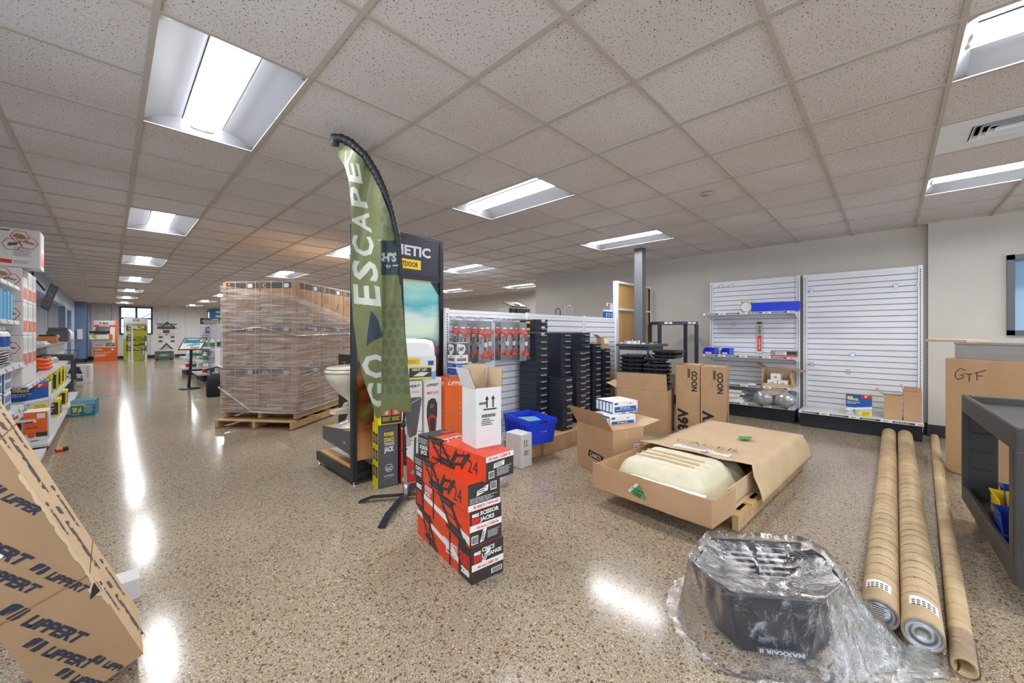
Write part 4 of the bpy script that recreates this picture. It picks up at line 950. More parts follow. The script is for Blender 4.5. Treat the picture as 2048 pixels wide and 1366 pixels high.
# ---------------------------------------------------------------- stacks of black bins in front of the low gondola
def make_bin(name,w,d,h,hold=True,sticker=False):
    t=thing(name,'','bin'); b=MB(); i=.006
    R=lambda x0,x1,y0,y1,z:[Vector((x0,y0,z)),Vector((x1,y0,z)),Vector((x1,y1,z)),Vector((x0,y1,z))]
    b.loft([R(i,w-i,i,d-i,0),R(.002,w-.002,.002,d-.002,h-.022),R(0,w,0,d,h-.02),R(0,w,0,d,h-.001),R(.006,w-.006,.006,d-.006,h-.001),R(.009,w-.009,.009,d-.009,.006)],'bin_black',smooth=False)
    b.box(w*.12,w*.16,-.0015,.002,.0,h-.02,'bin_black'); b.build('body',t)
    c=MB(); c.box(w*.38,w*.86,-.016,-.001,h*.48,h*.62,'holder_grey'); c.add([(w*.38,-.016,h*.48),(w*.86,-.016,h*.48),(w*.86,-.003,h*.2),(w*.38,-.003,h*.2)],[(0,1,2,3)],'bin_black'); c.build('label_holder',t)
    return t
bin0=make_bin('plastic_bin',.205,.255,.0745)
def bin_stack(x,y,z0,n,desc,special={}):
    for k in range(n):
        o=dup(bin0,(x+random.uniform(-.003,.003),y+random.uniform(-.003,.003),z0+.0755*k),0)
        lev='top one' if k==n-1 else ('bottom one' if k==0 else 'number %d from the top'%(n-k))
        o['label']='black bin in %s, %s'%(desc,lev); o['group']='stacked black parts bins'
        if k in special:
            s=MB(); L=faces(0,.205,0,.255,0,.0745,'L'); s.rect(L,.07,.02,.16,.045,'blue_print',.001); s.rect(L,.1,.03,.165,.05,'yellow_bin',.0016); F=faces(0,.205,0,.255,0,.0745,'F'); s.rect(F,.09,.052,.15,.070,'paper_white',.0185 if 0 else .002)
            s.build('sticker',o)
for args in ((3.33,2.86,.16,17,'the tallest leftmost stack',{16,15,14,2,1,0}),(3.79,2.86,.16,15,'the second gondola stack'),(4.225,2.86,.16,15,'the third gondola stack'),(4.49,2.86,.16,13,'the fourth gondola stack'),(4.745,2.86,.16,12,'the stack nearest the leaning cardboard'),(3.545,2.66,.1765,8,'the short stack on the long carton'),(4.005,2.78,.16,12,'the shorter stack between second and third')): bin_stack(*args)
for ch in list(bin0.children): bpy.data.objects.remove(ch)
bpy.data.objects.remove(bin0)
for x0,x1,y0,y1,h_,lb in ((3.33,3.535,2.86,3.0,.17,''),): pass
def longbox(b,F,w,d,h):
    f=F('L'); b.disc(f,d*.5,h*.5,.042,'yellow_print'); b.disc(f,d*.4,h*.48,.02,'paper_white',.002,16,.035); f=F('F'); b.rect(f,w*.33,h*.3,w*.37,h,'tape')
carton('long_carton','long low brown carton on the floor under the blue crate and short bin stack',1.5,.25,.175,(3.165,2.605,0),0,deco=longbox)
carton('low_carton','low brown carton on the floor supporting the tall bin stack',1.66,.12,.158,(3.31,2.862,0),0)
carton('hidden_carton','low brown carton under the left half of the blue crate',.3,.3,.172,(2.86,2.64,0),0)
# blue crate
def crate():
    t=thing('tote_crate','open bright blue plastic tote crate beside the bin stacks','crate',(2.84,2.525,.178),math.radians(-14)); w,d,h=.345,.50,.245
    b=MB(); R=lambda o,z:[Vector((o,o,z)),Vector((w-o,o,z)),Vector((w-o,d-o,z)),Vector((o,d-o,z))]
    b.loft([R(.03,0),R(.012,h-.05),R(.0,h-.05),R(0,h),R(.012,h),R(.02,h-.05),R(.036,.006)],'blue_bin',smooth=False); b.build('tub',t)
    for k in range(9):
        b=MB(); y=.03+k*(d-.06)/8; b.add([(.028,y,.0),(.010,y,h-.052),(-.003,y,h-.052),(.016,y,0)],[(0,1,2,3),(3,2,1,0)],'blue_bin'); b.box(-.004,.002,y-.003,y+.003,h-.05,h,'blue_bin'); b.build('rib',t)
    for k in range(6):
        b=MB(); x=.03+k*(w-.06)/5; b.box(x-.003,x+.003,-.005,.002,h-.05,h,'blue_bin'); b.build('rib',t)
    b=MB(); b.box(w*.36,w*.64,-.007,.003,h-.032,h-.018,'slot_black'); b.build('hand_hold',t)
    f=(Vector((0,.018,0)),Vector((1,0,0)),Vector((0,-.06,1)).normalized(),Vector((0,-1,-.06))); b=MB(); b.text(f,'~ ~ o',.14,h*.5,.02,'paper_white',lift=.014); b.build('print',t)
crate()
def cardpack():
    b=MB(); b.box(0,.24,0,.3,0,.02,'teal_print'); F=faces(0,.24,0,.3,0,.02,'T'); b.rect(F,.01,.01,.23,.29,'sky_print'); b.text(F,'Camco',.03,.22,.04,'lime_print',bold=.03); b.shape(F,[(.05,.05),(.12,.16),(.2,.12),(.18,.05)],'green_print'); b.rect(F,.03,.03,.09,.1,'paper_white',.002)
    o=b.build('blue_card_pack',loc=(2.94,2.60,.33),rotz=-.3,label='blue and green printed pack lying inside the blue crate',cat='package'); o.rotation_euler=(.12,.05,-.3)
cardpack()
b=MB(); nz=smooth_noise(3); rings=[]
for i in range(30):
    z=.004+.70*i/29; e=(1-.80*(i/29)**1.3)*(1+.10*math.sin(i*.9))
    rings.append([Vector(((.105+.02*nz(a*2,i*.3,0,1))*e*math.cos(a)*(1+.16*nz(a*5,i*.8,1,1))+.03*math.sin(i*.2),(.10)*e*math.sin(a)*(1+.16*nz(a*5,i*.7,3,1)),z+.012*nz(a*6,i,5,1))) for a in [2*PI*k/48 for k in range(48)]])
b.loft(rings,'bubble_film',cap0=False); b.build('bubble_wrap',loc=(2.29,2.435,.012),rotz=-.4,label='crumpled clear bubble wrap heap behind the open white box',cat='plastic wrap')
# ---------------------------------------------------------------- blister packs hanging from the gondola
def make_blister():
    t=thing('cord_blister_pack','','blister pack')
    b=MB(); b.box(-.052,.052,.0,.002,-.43,0,'grey_print'); F=faces(-.052,.052,.0,.002,-.43,0,'F')
    b.rect(F,0,.30,.104,.345,'red_print',.0008); b.text(F,'RV ADAPTER',.012,.325,.012,'paper_white',bold=.02,width=.08); b.text(F,'DOGBONE',.02,.308,.01,'paper_white',width=.06); b.rect(F,.008,.05,.096,.295,'lightgrey_print',.0006); b.lines(F,.01,.2,.04,.07,4,'ink_black'); b.rect(F,.03,.35,.075,.365,'paper_white',.001); b.build('card',t)
    b=MB(); b.lathe([(.001,-.012),(.031,-.012),(.036,-.004),(.036,.014),(.022,.028),(.014,.06),(.009,.066)],(0,-.040,-.36),'red_plug',16)
    b.build('plug',t)
    b=MB(); b.lathe([(.008,-.055),(.012,-.05),(.017,-.02),(.024,-.01),(.026,.008),(.022,.014),(.001,.015)],(0,-.036,-.13),'red_plug',16); b.build('plug',t)
    b=MB(); b.tube([(0,-.036,-.31),(0,-.036,-.18)],.008,'rubber_black',8); b.box(-.02,.02,-.052,-.046,-.26,-.215,'paper_white'); b.build('cord',t)
    b=MB(); R=lambda s,y:[Vector((-.042*s,y,-.41)),Vector((.042*s,y,-.41)),Vector((.042*s,y,-.09)),Vector((-.042*s,y,-.09))]
    b.loft([R(1,-.0005),R(.92,-.068)],'blister',cap0=False,smooth=False); b.build('blister',t)
    return t
bl0=make_blister(); k=0
for (x,rows) in ((2.42,2),(2.575,3),(2.745,2),(3.0,2),(3.10,2),(3.185,3),(3.262,2)):
    for r in range(rows):
        o=bl0 if k==0 else dup(bl0); k+=1
        o.location=(x+.012*r,3.155-.095*r-.02,1.418-.006*r); o.rotation_euler=(0,.0,random.uniform(-.25,.12))
        tag(o,'blister pack with red plugs on the white gondola, %s on the %s hook'%('front one' if r==rows-1 else ('rear one' if r==0 else 'middle one'),{2.42:'leftmost',2.575:'second',2.745:'third',3.0:'fourth',3.10:'fifth',3.185:'sixth',3.262:'rightmost'}[x]),'blister pack','cord adapters hanging on the gondola')
    h=MB(); h.box(x-.03,x+.03,3.178,3.19,1.42,1.46,'lightgrey_print'); h.tube([(x,3.18,1.43),(x,2.86,1.435)],.003,'chrome',6); h.build('display_hook',label='long chrome hook holding the %s column of plug packs'%{2.42:'leftmost',2.575:'second',2.745:'third',3.0:'fourth',3.10:'fifth',3.185:'sixth',3.262:'rightmost'}[x],cat='hook',group='hooks holding the plug packs')
b=MB(); b.box(2.80,2.94,3.12,3.13,.70,1.40,'lightgrey_print'); b.build('grey_strip',label='plain pale grey upright strip hanging between the plug packs',cat='strip')
# ---------------------------------------------------------------- open carton with vent lid boxes
def camco(b,F,w,d,h):
    f=F('L'); b.shape(f,[(d*.33,h*.30),(d*.36,h*.44),(d*.76,h*.40),(d*.72,h*.25)],'ink_black'); b.text(f,'CAMCO',d*.38,h*.315,h*.085,'kraft_light',bold=.05,width=d*.32,rot=-.06,lift=.003)
    f=F('F'); b.rect(f,w*.68,h*.56,w*.86,h*.66,'paper_white'); b.lines(f,w*.69,h*.57,w*.15,h*.07,2,'blue_print',lift=.002); b.shape(f,[(w*.42,h*.8),(w*.47,h*.8),(w*.46,h*.95)],'kraft_light')
flapbox('open_carton','open brown carton with black printed patch beside the bathtub carton',.37,.50,.426,(3.06,1.743,0),math.radians(-17),'kraft',[('L',.2,.60),('F',.18,-1.5),('R',.24,1.42)],camco)
def lidbox(b,F,w,d,h):
    f=F('F'); b.rect(f,w*.07,h*.1,w*.94,h*.58,'blue_print'); b.text(f,'RV Vent Lid',w*.3,h*.40,h*.13,'paper_white',bold=.03,width=w*.38,lift=.002); b.lines(f,w*.12,h*.26,w*.74,h*.08,1,'paper_white',lift=.002); b.shape(f,[(w*.05,h*.76),(w*.08,h*.92),(w*.22,h*.92),(w*.19,h*.76)],'blue_print'); b.shape(f,[(w*.64,h*.76),(w*.7,h*.84),(w*.76,h*.76)],'ink_black')
    b.shape(f,[(w*.86,0),(w,0),(w,h*.4)],'sky_print',.002); 
    for q in (.35,.65): b.rect(f,w*q,0,w*(q+.15),h*.06,'ink_navy',.002)
    f=F('L'); b.rect(f,0,0,d,h,'blue_print',.0005); b.rect(f,d*.14,h*.12,d*.86,h*.88,'paper_white')
p=None; n=0
for tier,(x,y,z) in enumerate(((3.205,1.86,.40),(3.33,1.90,.514))):
    for q in range(5):
        rot=math.radians(-22)
        if p is None: o=p=carton('vent_lid_box','x',.30,.052,.112,(0,0,0),0,'paper_white',deco=lidbox,tape=False,bevel=.002)
        else: o=dup(p)
        o.name='vent_lid_box'; n+=1
        o.location=(x+math.sin(-rot)*.0535*q,y+math.cos(rot)*.0535*q,z); o.rotation_euler=(0,0,rot)
        tag(o,'white and blue vent lid box, %s row, %s'%(('lower','upper')[tier],['front one showing its blue panel','second from the front','third from the front','fourth from the front','rearmost'][q]),'box','vent lid boxes in the open carton')
# ---------------------------------------------------------------- tall brown battery charger cartons
def noco(b,F,w,d,h):
    f=F('F'); b.text(f,'NOCO',w*.88,h*.62,.062,'ink_black',bold=.04,rot=PI/2,width=.26); b.barcode(f,w*.5,h*.82,.03,.11,bg=None); b.text(f,'36V',w*.5,h*.04,.115,'ink_black',bold=.05,rot=PI/2,width=.28)
    b.line(f,(w*.5,0),(w*.5,h),.001,'kraft_dark')
    f=F('R'); b.text(f,'NOCO',d*.86,h*.6,.03,'ink_black',bold=.03,rot=PI/2,width=.27); b.text(f,'36V',d*.45,h*.08,.07,'ink_black',bold=.05,rot=PI/2,width=.24); b.text(f,'QTY 8',d*.3,h*.8,.02,'ink_black',rot=PI/2)
    f=F('L') if False else F('F')
rn=math.radians(-80)
o1=carton('battery_carton','tall brown carton with black vertical lettering, left of the matching pair',.283,.36,.876,(5.13,2.01,0),rn,deco=noco)
o2=carton('battery_carton','tall brown carton with black vertical lettering, right of the matching pair',.283,.36,.866,(5.18,1.722,0),rn,deco=noco)
for o in (o1,o2): o['group']='matching tall battery cartons'
bb=flapbox('open_carton','large open brown carton heaped with black trays, left of the tall battery cartons',.655,.40,.545,(4.80,2.68,0),rn,'kraft',[('F',.215,.04),('L',.17,1.2),('B',.2,.5)],None)
# trays
def make_tray():
    t=thing('black_tray','','tray'); b=MB(); w,d,h=.30,.36,.052
    R=lambda o,z:[Vector((o,o,z)),Vector((w-o,o,z)),Vector((w-o,d-o,z)),Vector((o,d-o,z))]
    b.loft([R(.03,0),R(.012,h-.028),R(.0,h-.026),R(0,h-.002),R(.006,h),R(.014,h-.004),R(.035,.004)],'black_plastic',smooth=False)
    for q in (.25,.75): b.box(w*q-.004,w*q+.004,-.004,.01,.006,h-.002,'black_plastic'); b.box(-.004,.01,d*q-.004,d*q+.004,.006,h-.002,'black_plastic')
    b.build('tray_body',t); b=MB(); b.box(w*.4,w*.6,-.002,.02,.01,.02,'slot_black'); b.build('grip_slot',t); return t
tr0=make_tray(); k=0
for base,rot,n,tl,desc in (((4.86,2.68,.56),rn,8,0,'left stack'),((4.90,2.36,.56),rn+.05,7,.0,'front right stack'),((5.02,2.28,.95),rn-.1,2,0,'rear heap')):
    for q in range(n):
        o=tr0 if k==0 else dup(tr0); k+=1; top=(q==n-1)
        o.location=(base[0]+.006*q,base[1],base[2]+.0535*q+(.02 if (top and desc[0]=='f') else 0)); o.rotation_euler=((.12 if top and desc[0]=='f' else 0),0,rot+random.uniform(-.04,.04))
        tag(o,'black plastic tray in the open carton, %s, %s'%(desc,'top one' if top else ('bottom one' if q==0 else 'number %d from the top'%(n-q))),'tray','black trays heaped in the open carton')
# leaning long carton piece
t=thing('long_tube_carton','tall narrow open brown carton leaning beside the bin stacks','box',(5.09,2.93,0)); 
b=MB(); w=.11; b.hexa((0,0,.0),(w,-.05,0),(.05,w,0),(-.18,.06,1.22),'kraft'); b.build('body',t)
b=MB(); P=Vector((-.18,.06,1.22)); b.add([P,P+Vector((.05,w,0)),P+Vector((-.02,w+.02,.05)),P+Vector((-.07,.01,.04))],[(0,1,2,3)],'kraft_light'); b.build('flap',t)
b=MB(); b.add([P+Vector((.04,-.022,-.02)),P+Vector((.112,-.053,-.02)),P+Vector((.117,-.061,-.085)),P+Vector((.045,-.028,-.085))],[(0,3,2,1)],'paper_white'); b.add([P+Vector((.035,-.02,.002)),P+Vector((.11,-.052,.002)),P+Vector((.112,-.055,-.018)),P+Vector((.04,-.024,-.018))],[(0,3,2,1)],'yellow_print'); b.build('shipping_label',t)
# ---------------------------------------------------------------- counter with corrugated front
t=thing('sales_counter','grey corner counter with corrugated steel front in front of the column','counter',(5.42,2.52,0))
b=MB(); b.box(-.04,.60,-.04,.30,1.085,1.12,'grey_metal'); b.box(-.04,.44,.30,.50,1.085,1.12,'grey_metal'); b.build('counter_top',t,bevel=.003)
b=MB(); b.box(.02,.56,.02,.29,0,1.085,'grey_metal'); b.box(.02,.42,.29,.48,0,1.085,'grey_metal'); b.build('cabinet',t)
for ax in (0,1):
    b=MB(); L=.52 if ax==0 else .44; n=int(L/.0125); P=[]
    for k in range(n+1):
        s=.03+L*k/n-.0; d=.006*math.cos(2*PI*k/6); P.append([(s,.012-d,.05),(s,.012-d,1.03)] if ax==0 else [(.012-d,.02+L-(s-.03),.05),(.012-d,.02+L-(s-.03),1.03)])
    b.grid(P,'lightgrey_print'); b.build('corrugated_panel',t)
def small_parts(n,x0,x1,y0,y1,z,seed):
    r=random.Random(seed)
    for k in range(n):
        b=MB(); s=r.uniform(.015,.035); kind=k%3
        if kind==0: b.box(-s,s,-s*.6,s*.6,0,s*1.3,'white_plastic'); nm='white_fitting'
        elif kind==1: b.tube([(0,0,.008),(s*2.5,s,.012),(s*3,s*2,.02)],.006,'chrome',8); b.tube([(0,0,0),(0,0,s*2)],.008,'chrome',8); nm='chrome_fitting'
        else: b.lathe([(s*.6,0),(s*.6,s*.5),(s*.3,s*.6),(s*.3,s*1.6)],(0,0,0),'white_plastic',12); nm='white_fitting'
        b.build(nm,loc=(r.uniform(x0,x1),r.uniform(y0,y1),z),rotz=r.uniform(0,6),label='small loose metal or plastic fitting lying on the corrugated counter',cat='fitting',group='loose fittings on the counter')
small_parts(14,5.42,5.60,2.52,2.92,1.121,4)
b=MB(); P=[[(.14*(i/8-.5)+.01*random.random(),.12*(j/8-.5),.012+.03*random.random()) for j in range(9)] for i in range(9)]; b.grid(P,'bag_film'); b.box(-.03,.03,-.02,.02,.001,.012,'yellow_print'); b.build('parts_bag',loc=(5.62,2.56,1.121),label='clear bag with yellow card on the corner of the corrugated counter',cat='bag')
# ---------------------------------------------------------------- black steel rack frame
def W3(Z,x,z=0): p=atZ(x,665.5,Z); return Vector((p.x,p.y,z))
t=thing('steel_rack','empty black steel rack frame standing before the grey wall','rack'); B_,D_,A_,C_=W3(6.3,1319),W3(6.3,1393),W3(6.75,1300),W3(6.75,1371)
for P in (A_,B_,C_,D_):
    b=MB(); b.box(P.x-.024,P.x+.024,P.y-.024,P.y+.024,0,1.43,'navy_metal'); b.build('leg',t)
for P,Q in ((B_,D_),(A_,B_),(C_,D_),(A_,C_)):
    b=MB(); u=Vector((0,0,1.448)); b.bar(P+u,Q+u,.045,.045,'navy_metal'); 
    if (P,Q)==(B_,D_):
        d=(Q-P).normalized(); n_=Vector((-SA,-CA,0)); F=(P+Vector((0,0,1.428))+n_*.024,d,Vector((0,0,1)),n_)
        for s in (.07,.14,.45,.52): b.rect(F,s,.006,s+.055,.034,'paper_white')
    b.build('top_rail',t)
# ---------------------------------------------------------------- big flat carton on a pallet (tub inside)
RB=math.radians(-3.5)
pallet('wooden pallet under the big flat open carton',1.7,.80,.115,(2.80,.70,0),RB)
t=thing('flat_carton','big flat brown carton with torn lid, holding a wrapped tub, on a pallet','box',(2.500,.768,.116),RB)
L_,W_,H_=2.13,.83,.175
def wall(P,Q,h,h2=None,th=.006,m='kraft',j=0,seed=0):
    r=random.Random(seed); b=MB(); P=Vector(P);Q=Vector(Q); h2=h2 or h; n=14; d=(Q-P); nn=Vector((-d.y,d.x,0)).normalized()*th
    A=[P+d*(i/n)+Vector((0,0,0)) for i in range(n+1)]; T_=[P+d*(i/n)+Vector((0,0,h+(h2-h)*i/n+r.uniform(-j,j))) for i in range(n+1)]
    vs=A+T_+[a+nn for a in A]+[a+nn for a in T_]; m_=n+1; fs=[]
    for i in range(n): fs+=[(i,i+1,m_+i+1,m_+i),(2*m_+i+1,2*m_+i,3*m_+i,3*m_+i+1),(m_+i,m_+i+1,3*m_+i+1,3*m_+i)]
    fs+=[(0,m_,3*m_,2*m_),(n,2*m_+n,3*m_+n,m_+n)]
    b.add(vs,fs,m); return b
b=wall((0,W_+.03,0),(0,0,0),H_+.015,H_-.005,j=.003); F=(Vector((-.007,W_,0)),Vector((0,-1,0)),Vector((0,0,1)),Vector((-1,0,0)))
b.shape(F,[(.29,.06),(.41,.045),(.36,.135)],'green_print',.002); b.shape(F,[(.275,.07),(.34,.14),(.36,.13),(.29,.06)],'paper_white',.0016); b.text(F,'DO NOT',.31,.095,.015,'ink_black',bold=.02,rot=-.2,lift=.003); b.text(F,'DOUBLE',.30,.075,.015,'ink_black',bold=.02,rot=-.2,lift=.003); b.text(F,'STACK',.315,.055,.013,'ink_black',bold=.02,rot=-.2,lift=.003)
b.build('end_wall',t)
b=wall((0,0,0),(.34,-.02,0),H_-.01,H_-.015,j=.004,seed=2); b.build('torn_side_flap',t)
wall((.30,.01,.03),(L_,.02,.03),H_-.05,seed=3,m='kraft_light').build('side_wall',t)
wall((L_,W_+.02,0),(0,W_+.03,0),H_,seed=4).build('side_wall',t)
wall((L_,.02,0),(L_,W_+.02,0),H_,seed=5).build('end_wall',t)
b=MB(); b.box(0,L_,.0,W_+.02,0,.006,'kraft_light'); b.build('bottom_panel',t)
# lid: sheet covering the far two thirds, with right flap hanging down
nz=smooth_noise(21); b=MB(); P=[]
n1,n2=36,22
for i in range(n1+1):
    x=.66+(L_+.04-.66)*i/n1; row=[]
    for j in range(n2+1):
        s=j/n2; 
        if j<=15: y=(W_+.03)*(1-j/15)-.02; z=H_+.012+.008*nz(x*3,y*4,0,1.3)+.05*max(0,1-(x-.66)/.35)**1.5
        else: q=(j-15)/7; y=-.02-.07*math.sin(q*1.3)-.01*nz(x*5,q,0,1); z=H_+.012-.2*q+.008*nz(x*5,q*2,3,2)
        row.append((x+(.10*(1-j/15) if j<=15 and i==0 else 0)*0+ .05*nz(y*6,0,0,1)*(i==0),y,z))
    P.append(row)
b.grid(P,'kraft_light')
Fl=(Vector((.66,0,H_+.024)),Vector((1,0,0)),Vector((0,1,0)),Vector((0,0,1)))
lo=b.build('lid',t,solid=.006); 
b=MB(); G=(Vector((0,0,H_+.034)),Vector((0,-1,0)),Vector((1,0,0)),Vector((0,0,1)))
b.text(G,'CACER',-.68,.98,.09,'ink_black',bold=-.02,width=.5,rot=.05) ; b.text(G,'N',-.18,.74,.04,'ink_black',bold=-.015)
b.build('marker_writing',lo)
b=MB(); P=[]
for i in range(13):
    P.append([(.78+.10*i/12*.4+.04*math.sin(i*.5)*.3+w_*.07, .62-.44*i/12, H_+.036+.008*math.sin(i*1.1)+.006*w_) for w_ in (0,.5,1)])
b.grid(P,'paper_white'); GG=(Vector((.80,.56,H_+.052)),Vector((.09,-.99,0)),Vector((.99,.09,0)),Vector((0,0,1))); b.text(GG,'Nordic',.02,.012,.032,'blue_print',bold=.0,width=.2); b.build('paper_strip',lo)
b=MB(); b.add([(1.45,.30,H_+.034),(1.50,.22,H_+.05),(1.62,.25,H_+.04),(1.56,.35,H_+.036)],[(0,1,2,3)],'green_print'); b.build('green_sticker',lo)
b=MB(); b.add([(.74,.36,H_+.036),(.80,.32,H_+.06),(.84,.36,H_+.04),(.79,.41,H_+.036)],[(0,1,2,3)],'pink_print'); b.add([(.77,.32,H_+.04),(.83,.29,H_+.062),(.86,.33,H_+.05),(.81,.37,H_+.04)],[(0,1,2,3)],'paper_white'); b.build('crumpled_sticker',lo)
# wrapped tub
b=MB(); P=[]
for i in range(61):
    x=.09+.93*i/60; row=[]
    for j in range(49):
        y=.06+.72*j/48; dx=min(x-.09,1.02-x); dy=min(y-.06,.78-y); r_=.12
        d=min(dx,dy) if (dx>r_ or dy>r_) else max(0,r_-math.hypot(r_-dx,r_-dy)); q=min(1,d/.13)
        hh=.222 if x<.62 else .222-min(1,(x-.62)/.12)*.065
        z=.008+hh*(1-(1-q)**2.2)+.004*nz(x*22,y*22,0,1)*q+.003*nz(x*60,y*50,2,1)*q
        if q>=1: z+=.007*math.cos((x-.30)*2*PI/.085)
        row.append((x,y,z))
    P.append(row)
b.grid(P,'foam_wrap'); tb=b.build('wrapped_tub',loc=(2.50,.775,.116),rotz=RB,label='ribbed tub in cream foam wrap lying inside the flat open carton',cat='tub')
for q in (.30,.385,.47):
    b=MB(); b.tube([(q,.22,.238),(q+.005,.45,.242),(q,.66,.238)],.008,'kraft_light',6); o=b.build('paper_cord',tb)
b=MB(); P=[[(.015+.11*i/6+.008*nz(i*2,j*2,0,1),.58-.52*j/16,.10+.05*math.sin(i/6*2.2)+.014*nz(i*3,j*2.5,4,1)) for j in range(17)] for i in range(7)]; b.grid(P,'foam_white'); b.build('foam_sheet',loc=(2.50,.775,.116),rotz=RB,label='white crumpled foam sheet along the near edge inside the flat carton',cat='packing foam')
# ---------------------------------------------------------------- cardboard tubes on the floor
def long_tube(P,Q,r,label,cap,hollow=False,group=None):
    P,Q=Vector(P),Vector(Q); d=(Q-P); Ln=d.length; t=thing('cardboard_tube',label,'cardboard tube',P,math.atan2(d.y,d.x),group)
    n=32; ring=lambda x,rr:[Vector((x,rr*math.cos(2*PI*i/n),rr*math.sin(2*PI*i/n))) for i in range(n)]
    b=MB()
    if hollow: b.loft([ring(.25,r*.78),ring(0,r*.78),ring(0,r),ring(Ln,r)],'tube_kraft',cap0=True,cap1=True)
    else:
        b.loft([ring(.006,r*.93),ring(0,r*.935),ring(0,r),ring(Ln,r)],'tube_kraft',cap0=False,cap1=True)
    b.build('tube_body',t)
    if not hollow:
        b=MB(); b.loft([ring(-.001,r*.93),ring(-.004,r*.90),ring(.010,r*.86),ring(.010,r*.60),ring(.006,r*.58),ring(.006,r*.35),ring(.009,r*.33),ring(.009,.001)],'steel_cap',cap0=False,cap1=False); b.build('metal_end_cap',t)
        if cap==1:
            c=MB(); F=(Vector((.003,0,0)),Vector((0,-1,0)),Vector((0,0,1)),Vector((-1,0,0))); c.disc(F,.0,.012,r*.55,'lightgrey_print',.003,24,r*.45); c.lines(F,-r*.4,-.015,r*.8,.055,6,'ink_black',lift=.004); c.disc(F,-.012,-r*.6,.007,'blue_print',.004); c.build('round_label',t)
        # curved shipping label
        c=MB(); P_=[]
        for i in range(13):
            a=PI/2+.9-1.5*i/12-(.3 if cap==1 else 0); P_.append([(x,r*1.008*math.cos(a),r*1.008*math.sin(a)) for x in (.10+.02*i/12,.175+.02*i/12)])
        c.grid(list(reversed(P_)),'paper_white')
        for q in range(5):
            a0=PI/2+.7-.25*q-(.3 if cap==1 else 0)
            for w_ in range(3): c.add([(.112+.018*w_+.01*0,r*1.012*math.cos(a0),r*1.012*math.sin(a0)),(.122+.018*w_,r*1.012*math.cos(a0),r*1.012*math.sin(a0)),(.122+.018*w_,r*1.012*math.cos(a0-.17),r*1.012*math.sin(a0-.17)),(.112+.018*w_,r*1.012*math.cos(a0-.17),r*1.012*math.sin(a0-.17))],[(3,2,1,0)],'ink_black')
        c.build('shipping_label',t)
        # printed marks along the tube (curved decals)
        c=MB(); rr=random.Random(int(r*1e4)+cap)
        for q in range(int(Ln/.11)):
            x=.25+q*.11+rr.uniform(-.02,.02); 
            if x>Ln-.1: break
            for rep in range(3):
                a=PI*(.15+.33*rep)+rr.uniform(-.15,.15); 
                vs,fs,x0,x1,y0,y1=text_mesh(rr.choice(['LANDMARK','SONOCO','CREATIVE','LAMILUX']),.0,0) 
                k=.018; R_=r*1.006
                c.add([(x-(vy*k),R_*math.cos(a-vx*k/r*0-(vx*k)/r+.0),R_*math.sin(a-(vx*k)/r)) for vx,vy in vs],fs,'tube_ink')
                aa=a+.2; c.add([(x-.03,R_*math.cos(aa),R_*math.sin(aa)),(x+.05,R_*math.cos(aa-.25),R_*math.sin(aa-.25)),(x+.052,R_*math.cos(aa-.25),R_*math.sin(aa-.25)),(x-.028,R_*math.cos(aa),R_*math.sin(aa))],[(0,1,2,3)],'tube_ink')
        c.build('print',t)
    else:
        c=MB(); nz2=smooth_noise(8); P_=[]
        for i in range(17):
            a=2*PI*i/16; P_.append([(x+.02*nz2(i,x*30,0,1),(r+.004+.006*abs(nz2(i*2,x*50,3,1)))*math.cos(a),(r+.004+.006*abs(nz2(i*2,x*50,3,1)))*math.sin(a)) for x in (.0,.05,.1,.16,.22)])
        c.grid(P_,'bag_film'); c.build('film_wrap',t)
    return t
def kraft_tube_mat():
    m,t,b=newmat('tube_kraft'); N=t.nodes.new; L=t.links.new
    tc=N('ShaderNodeTexCoord'); w=N('ShaderNodeTexWave'); w.wave_type='BANDS'; w.bands_direction='X'; w.inputs['Scale'].default_value=2.2; w.inputs['Distortion'].default_value=.6; w.inputs['Detail'].default_value=3; L(tc.outputs['Object'],w.inputs[0])
    r=N('ShaderNodeValToRGB'); e=r.color_ramp.elements; e[0].position=0; e[0].color=lin('#b99b75'); e[1].position=.10; e[1].color=lin('#c3a983'); L(w.outputs[0],r.inputs[0])
    n=N('ShaderNodeTexNoise'); n.inputs['Scale'].default_value=7; n.inputs['Detail'].default_value=6; L(tc.outputs['Object'],n.inputs[0]); r2=N('ShaderNodeValToRGB'); e=r2.color_ramp.elements; e[0].position=.3; e[0].color=(.75,.73,.7,1); e[1].position=.6; e[1].color=(1,1,1,1); L(n.outputs[0],r2.inputs[0])
    x=N('ShaderNodeMix'); x.data_type='RGBA'; x.blend_type='MULTIPLY'; x.inputs[0].default_value=1; L(r.outputs[0],x.inputs[6]); L(r2.outputs[0],x.inputs[7]); L(x.outputs[2],b.inputs['Base Color']); b.inputs['Roughness'].default_value=.5
kraft_tube_mat(); mat('tube_ink','#4c4238',.6); mat('steel_cap','#a9aaaa',.32,metal=.8,var=.1,vscale=30)
long_tube((2.333,.036,.0645),(6.60,.020,.0645),.063,'thick cardboard tube with round label on its steel cap, left of three',1,group='cardboard tubes on the floor')
long_tube((2.291,-.092,.0655),(6.60,-.118,.0655),.064,'thickest cardboard tube with plain steel cap, middle of three',0,group='cardboard tubes on the floor')
long_tube((2.225,-.197,.0365),(6.90,-.372,.0365),.036,'thin open-ended cardboard tube wrapped in film, right of three',0,True,'cardboard tubes on the floor')
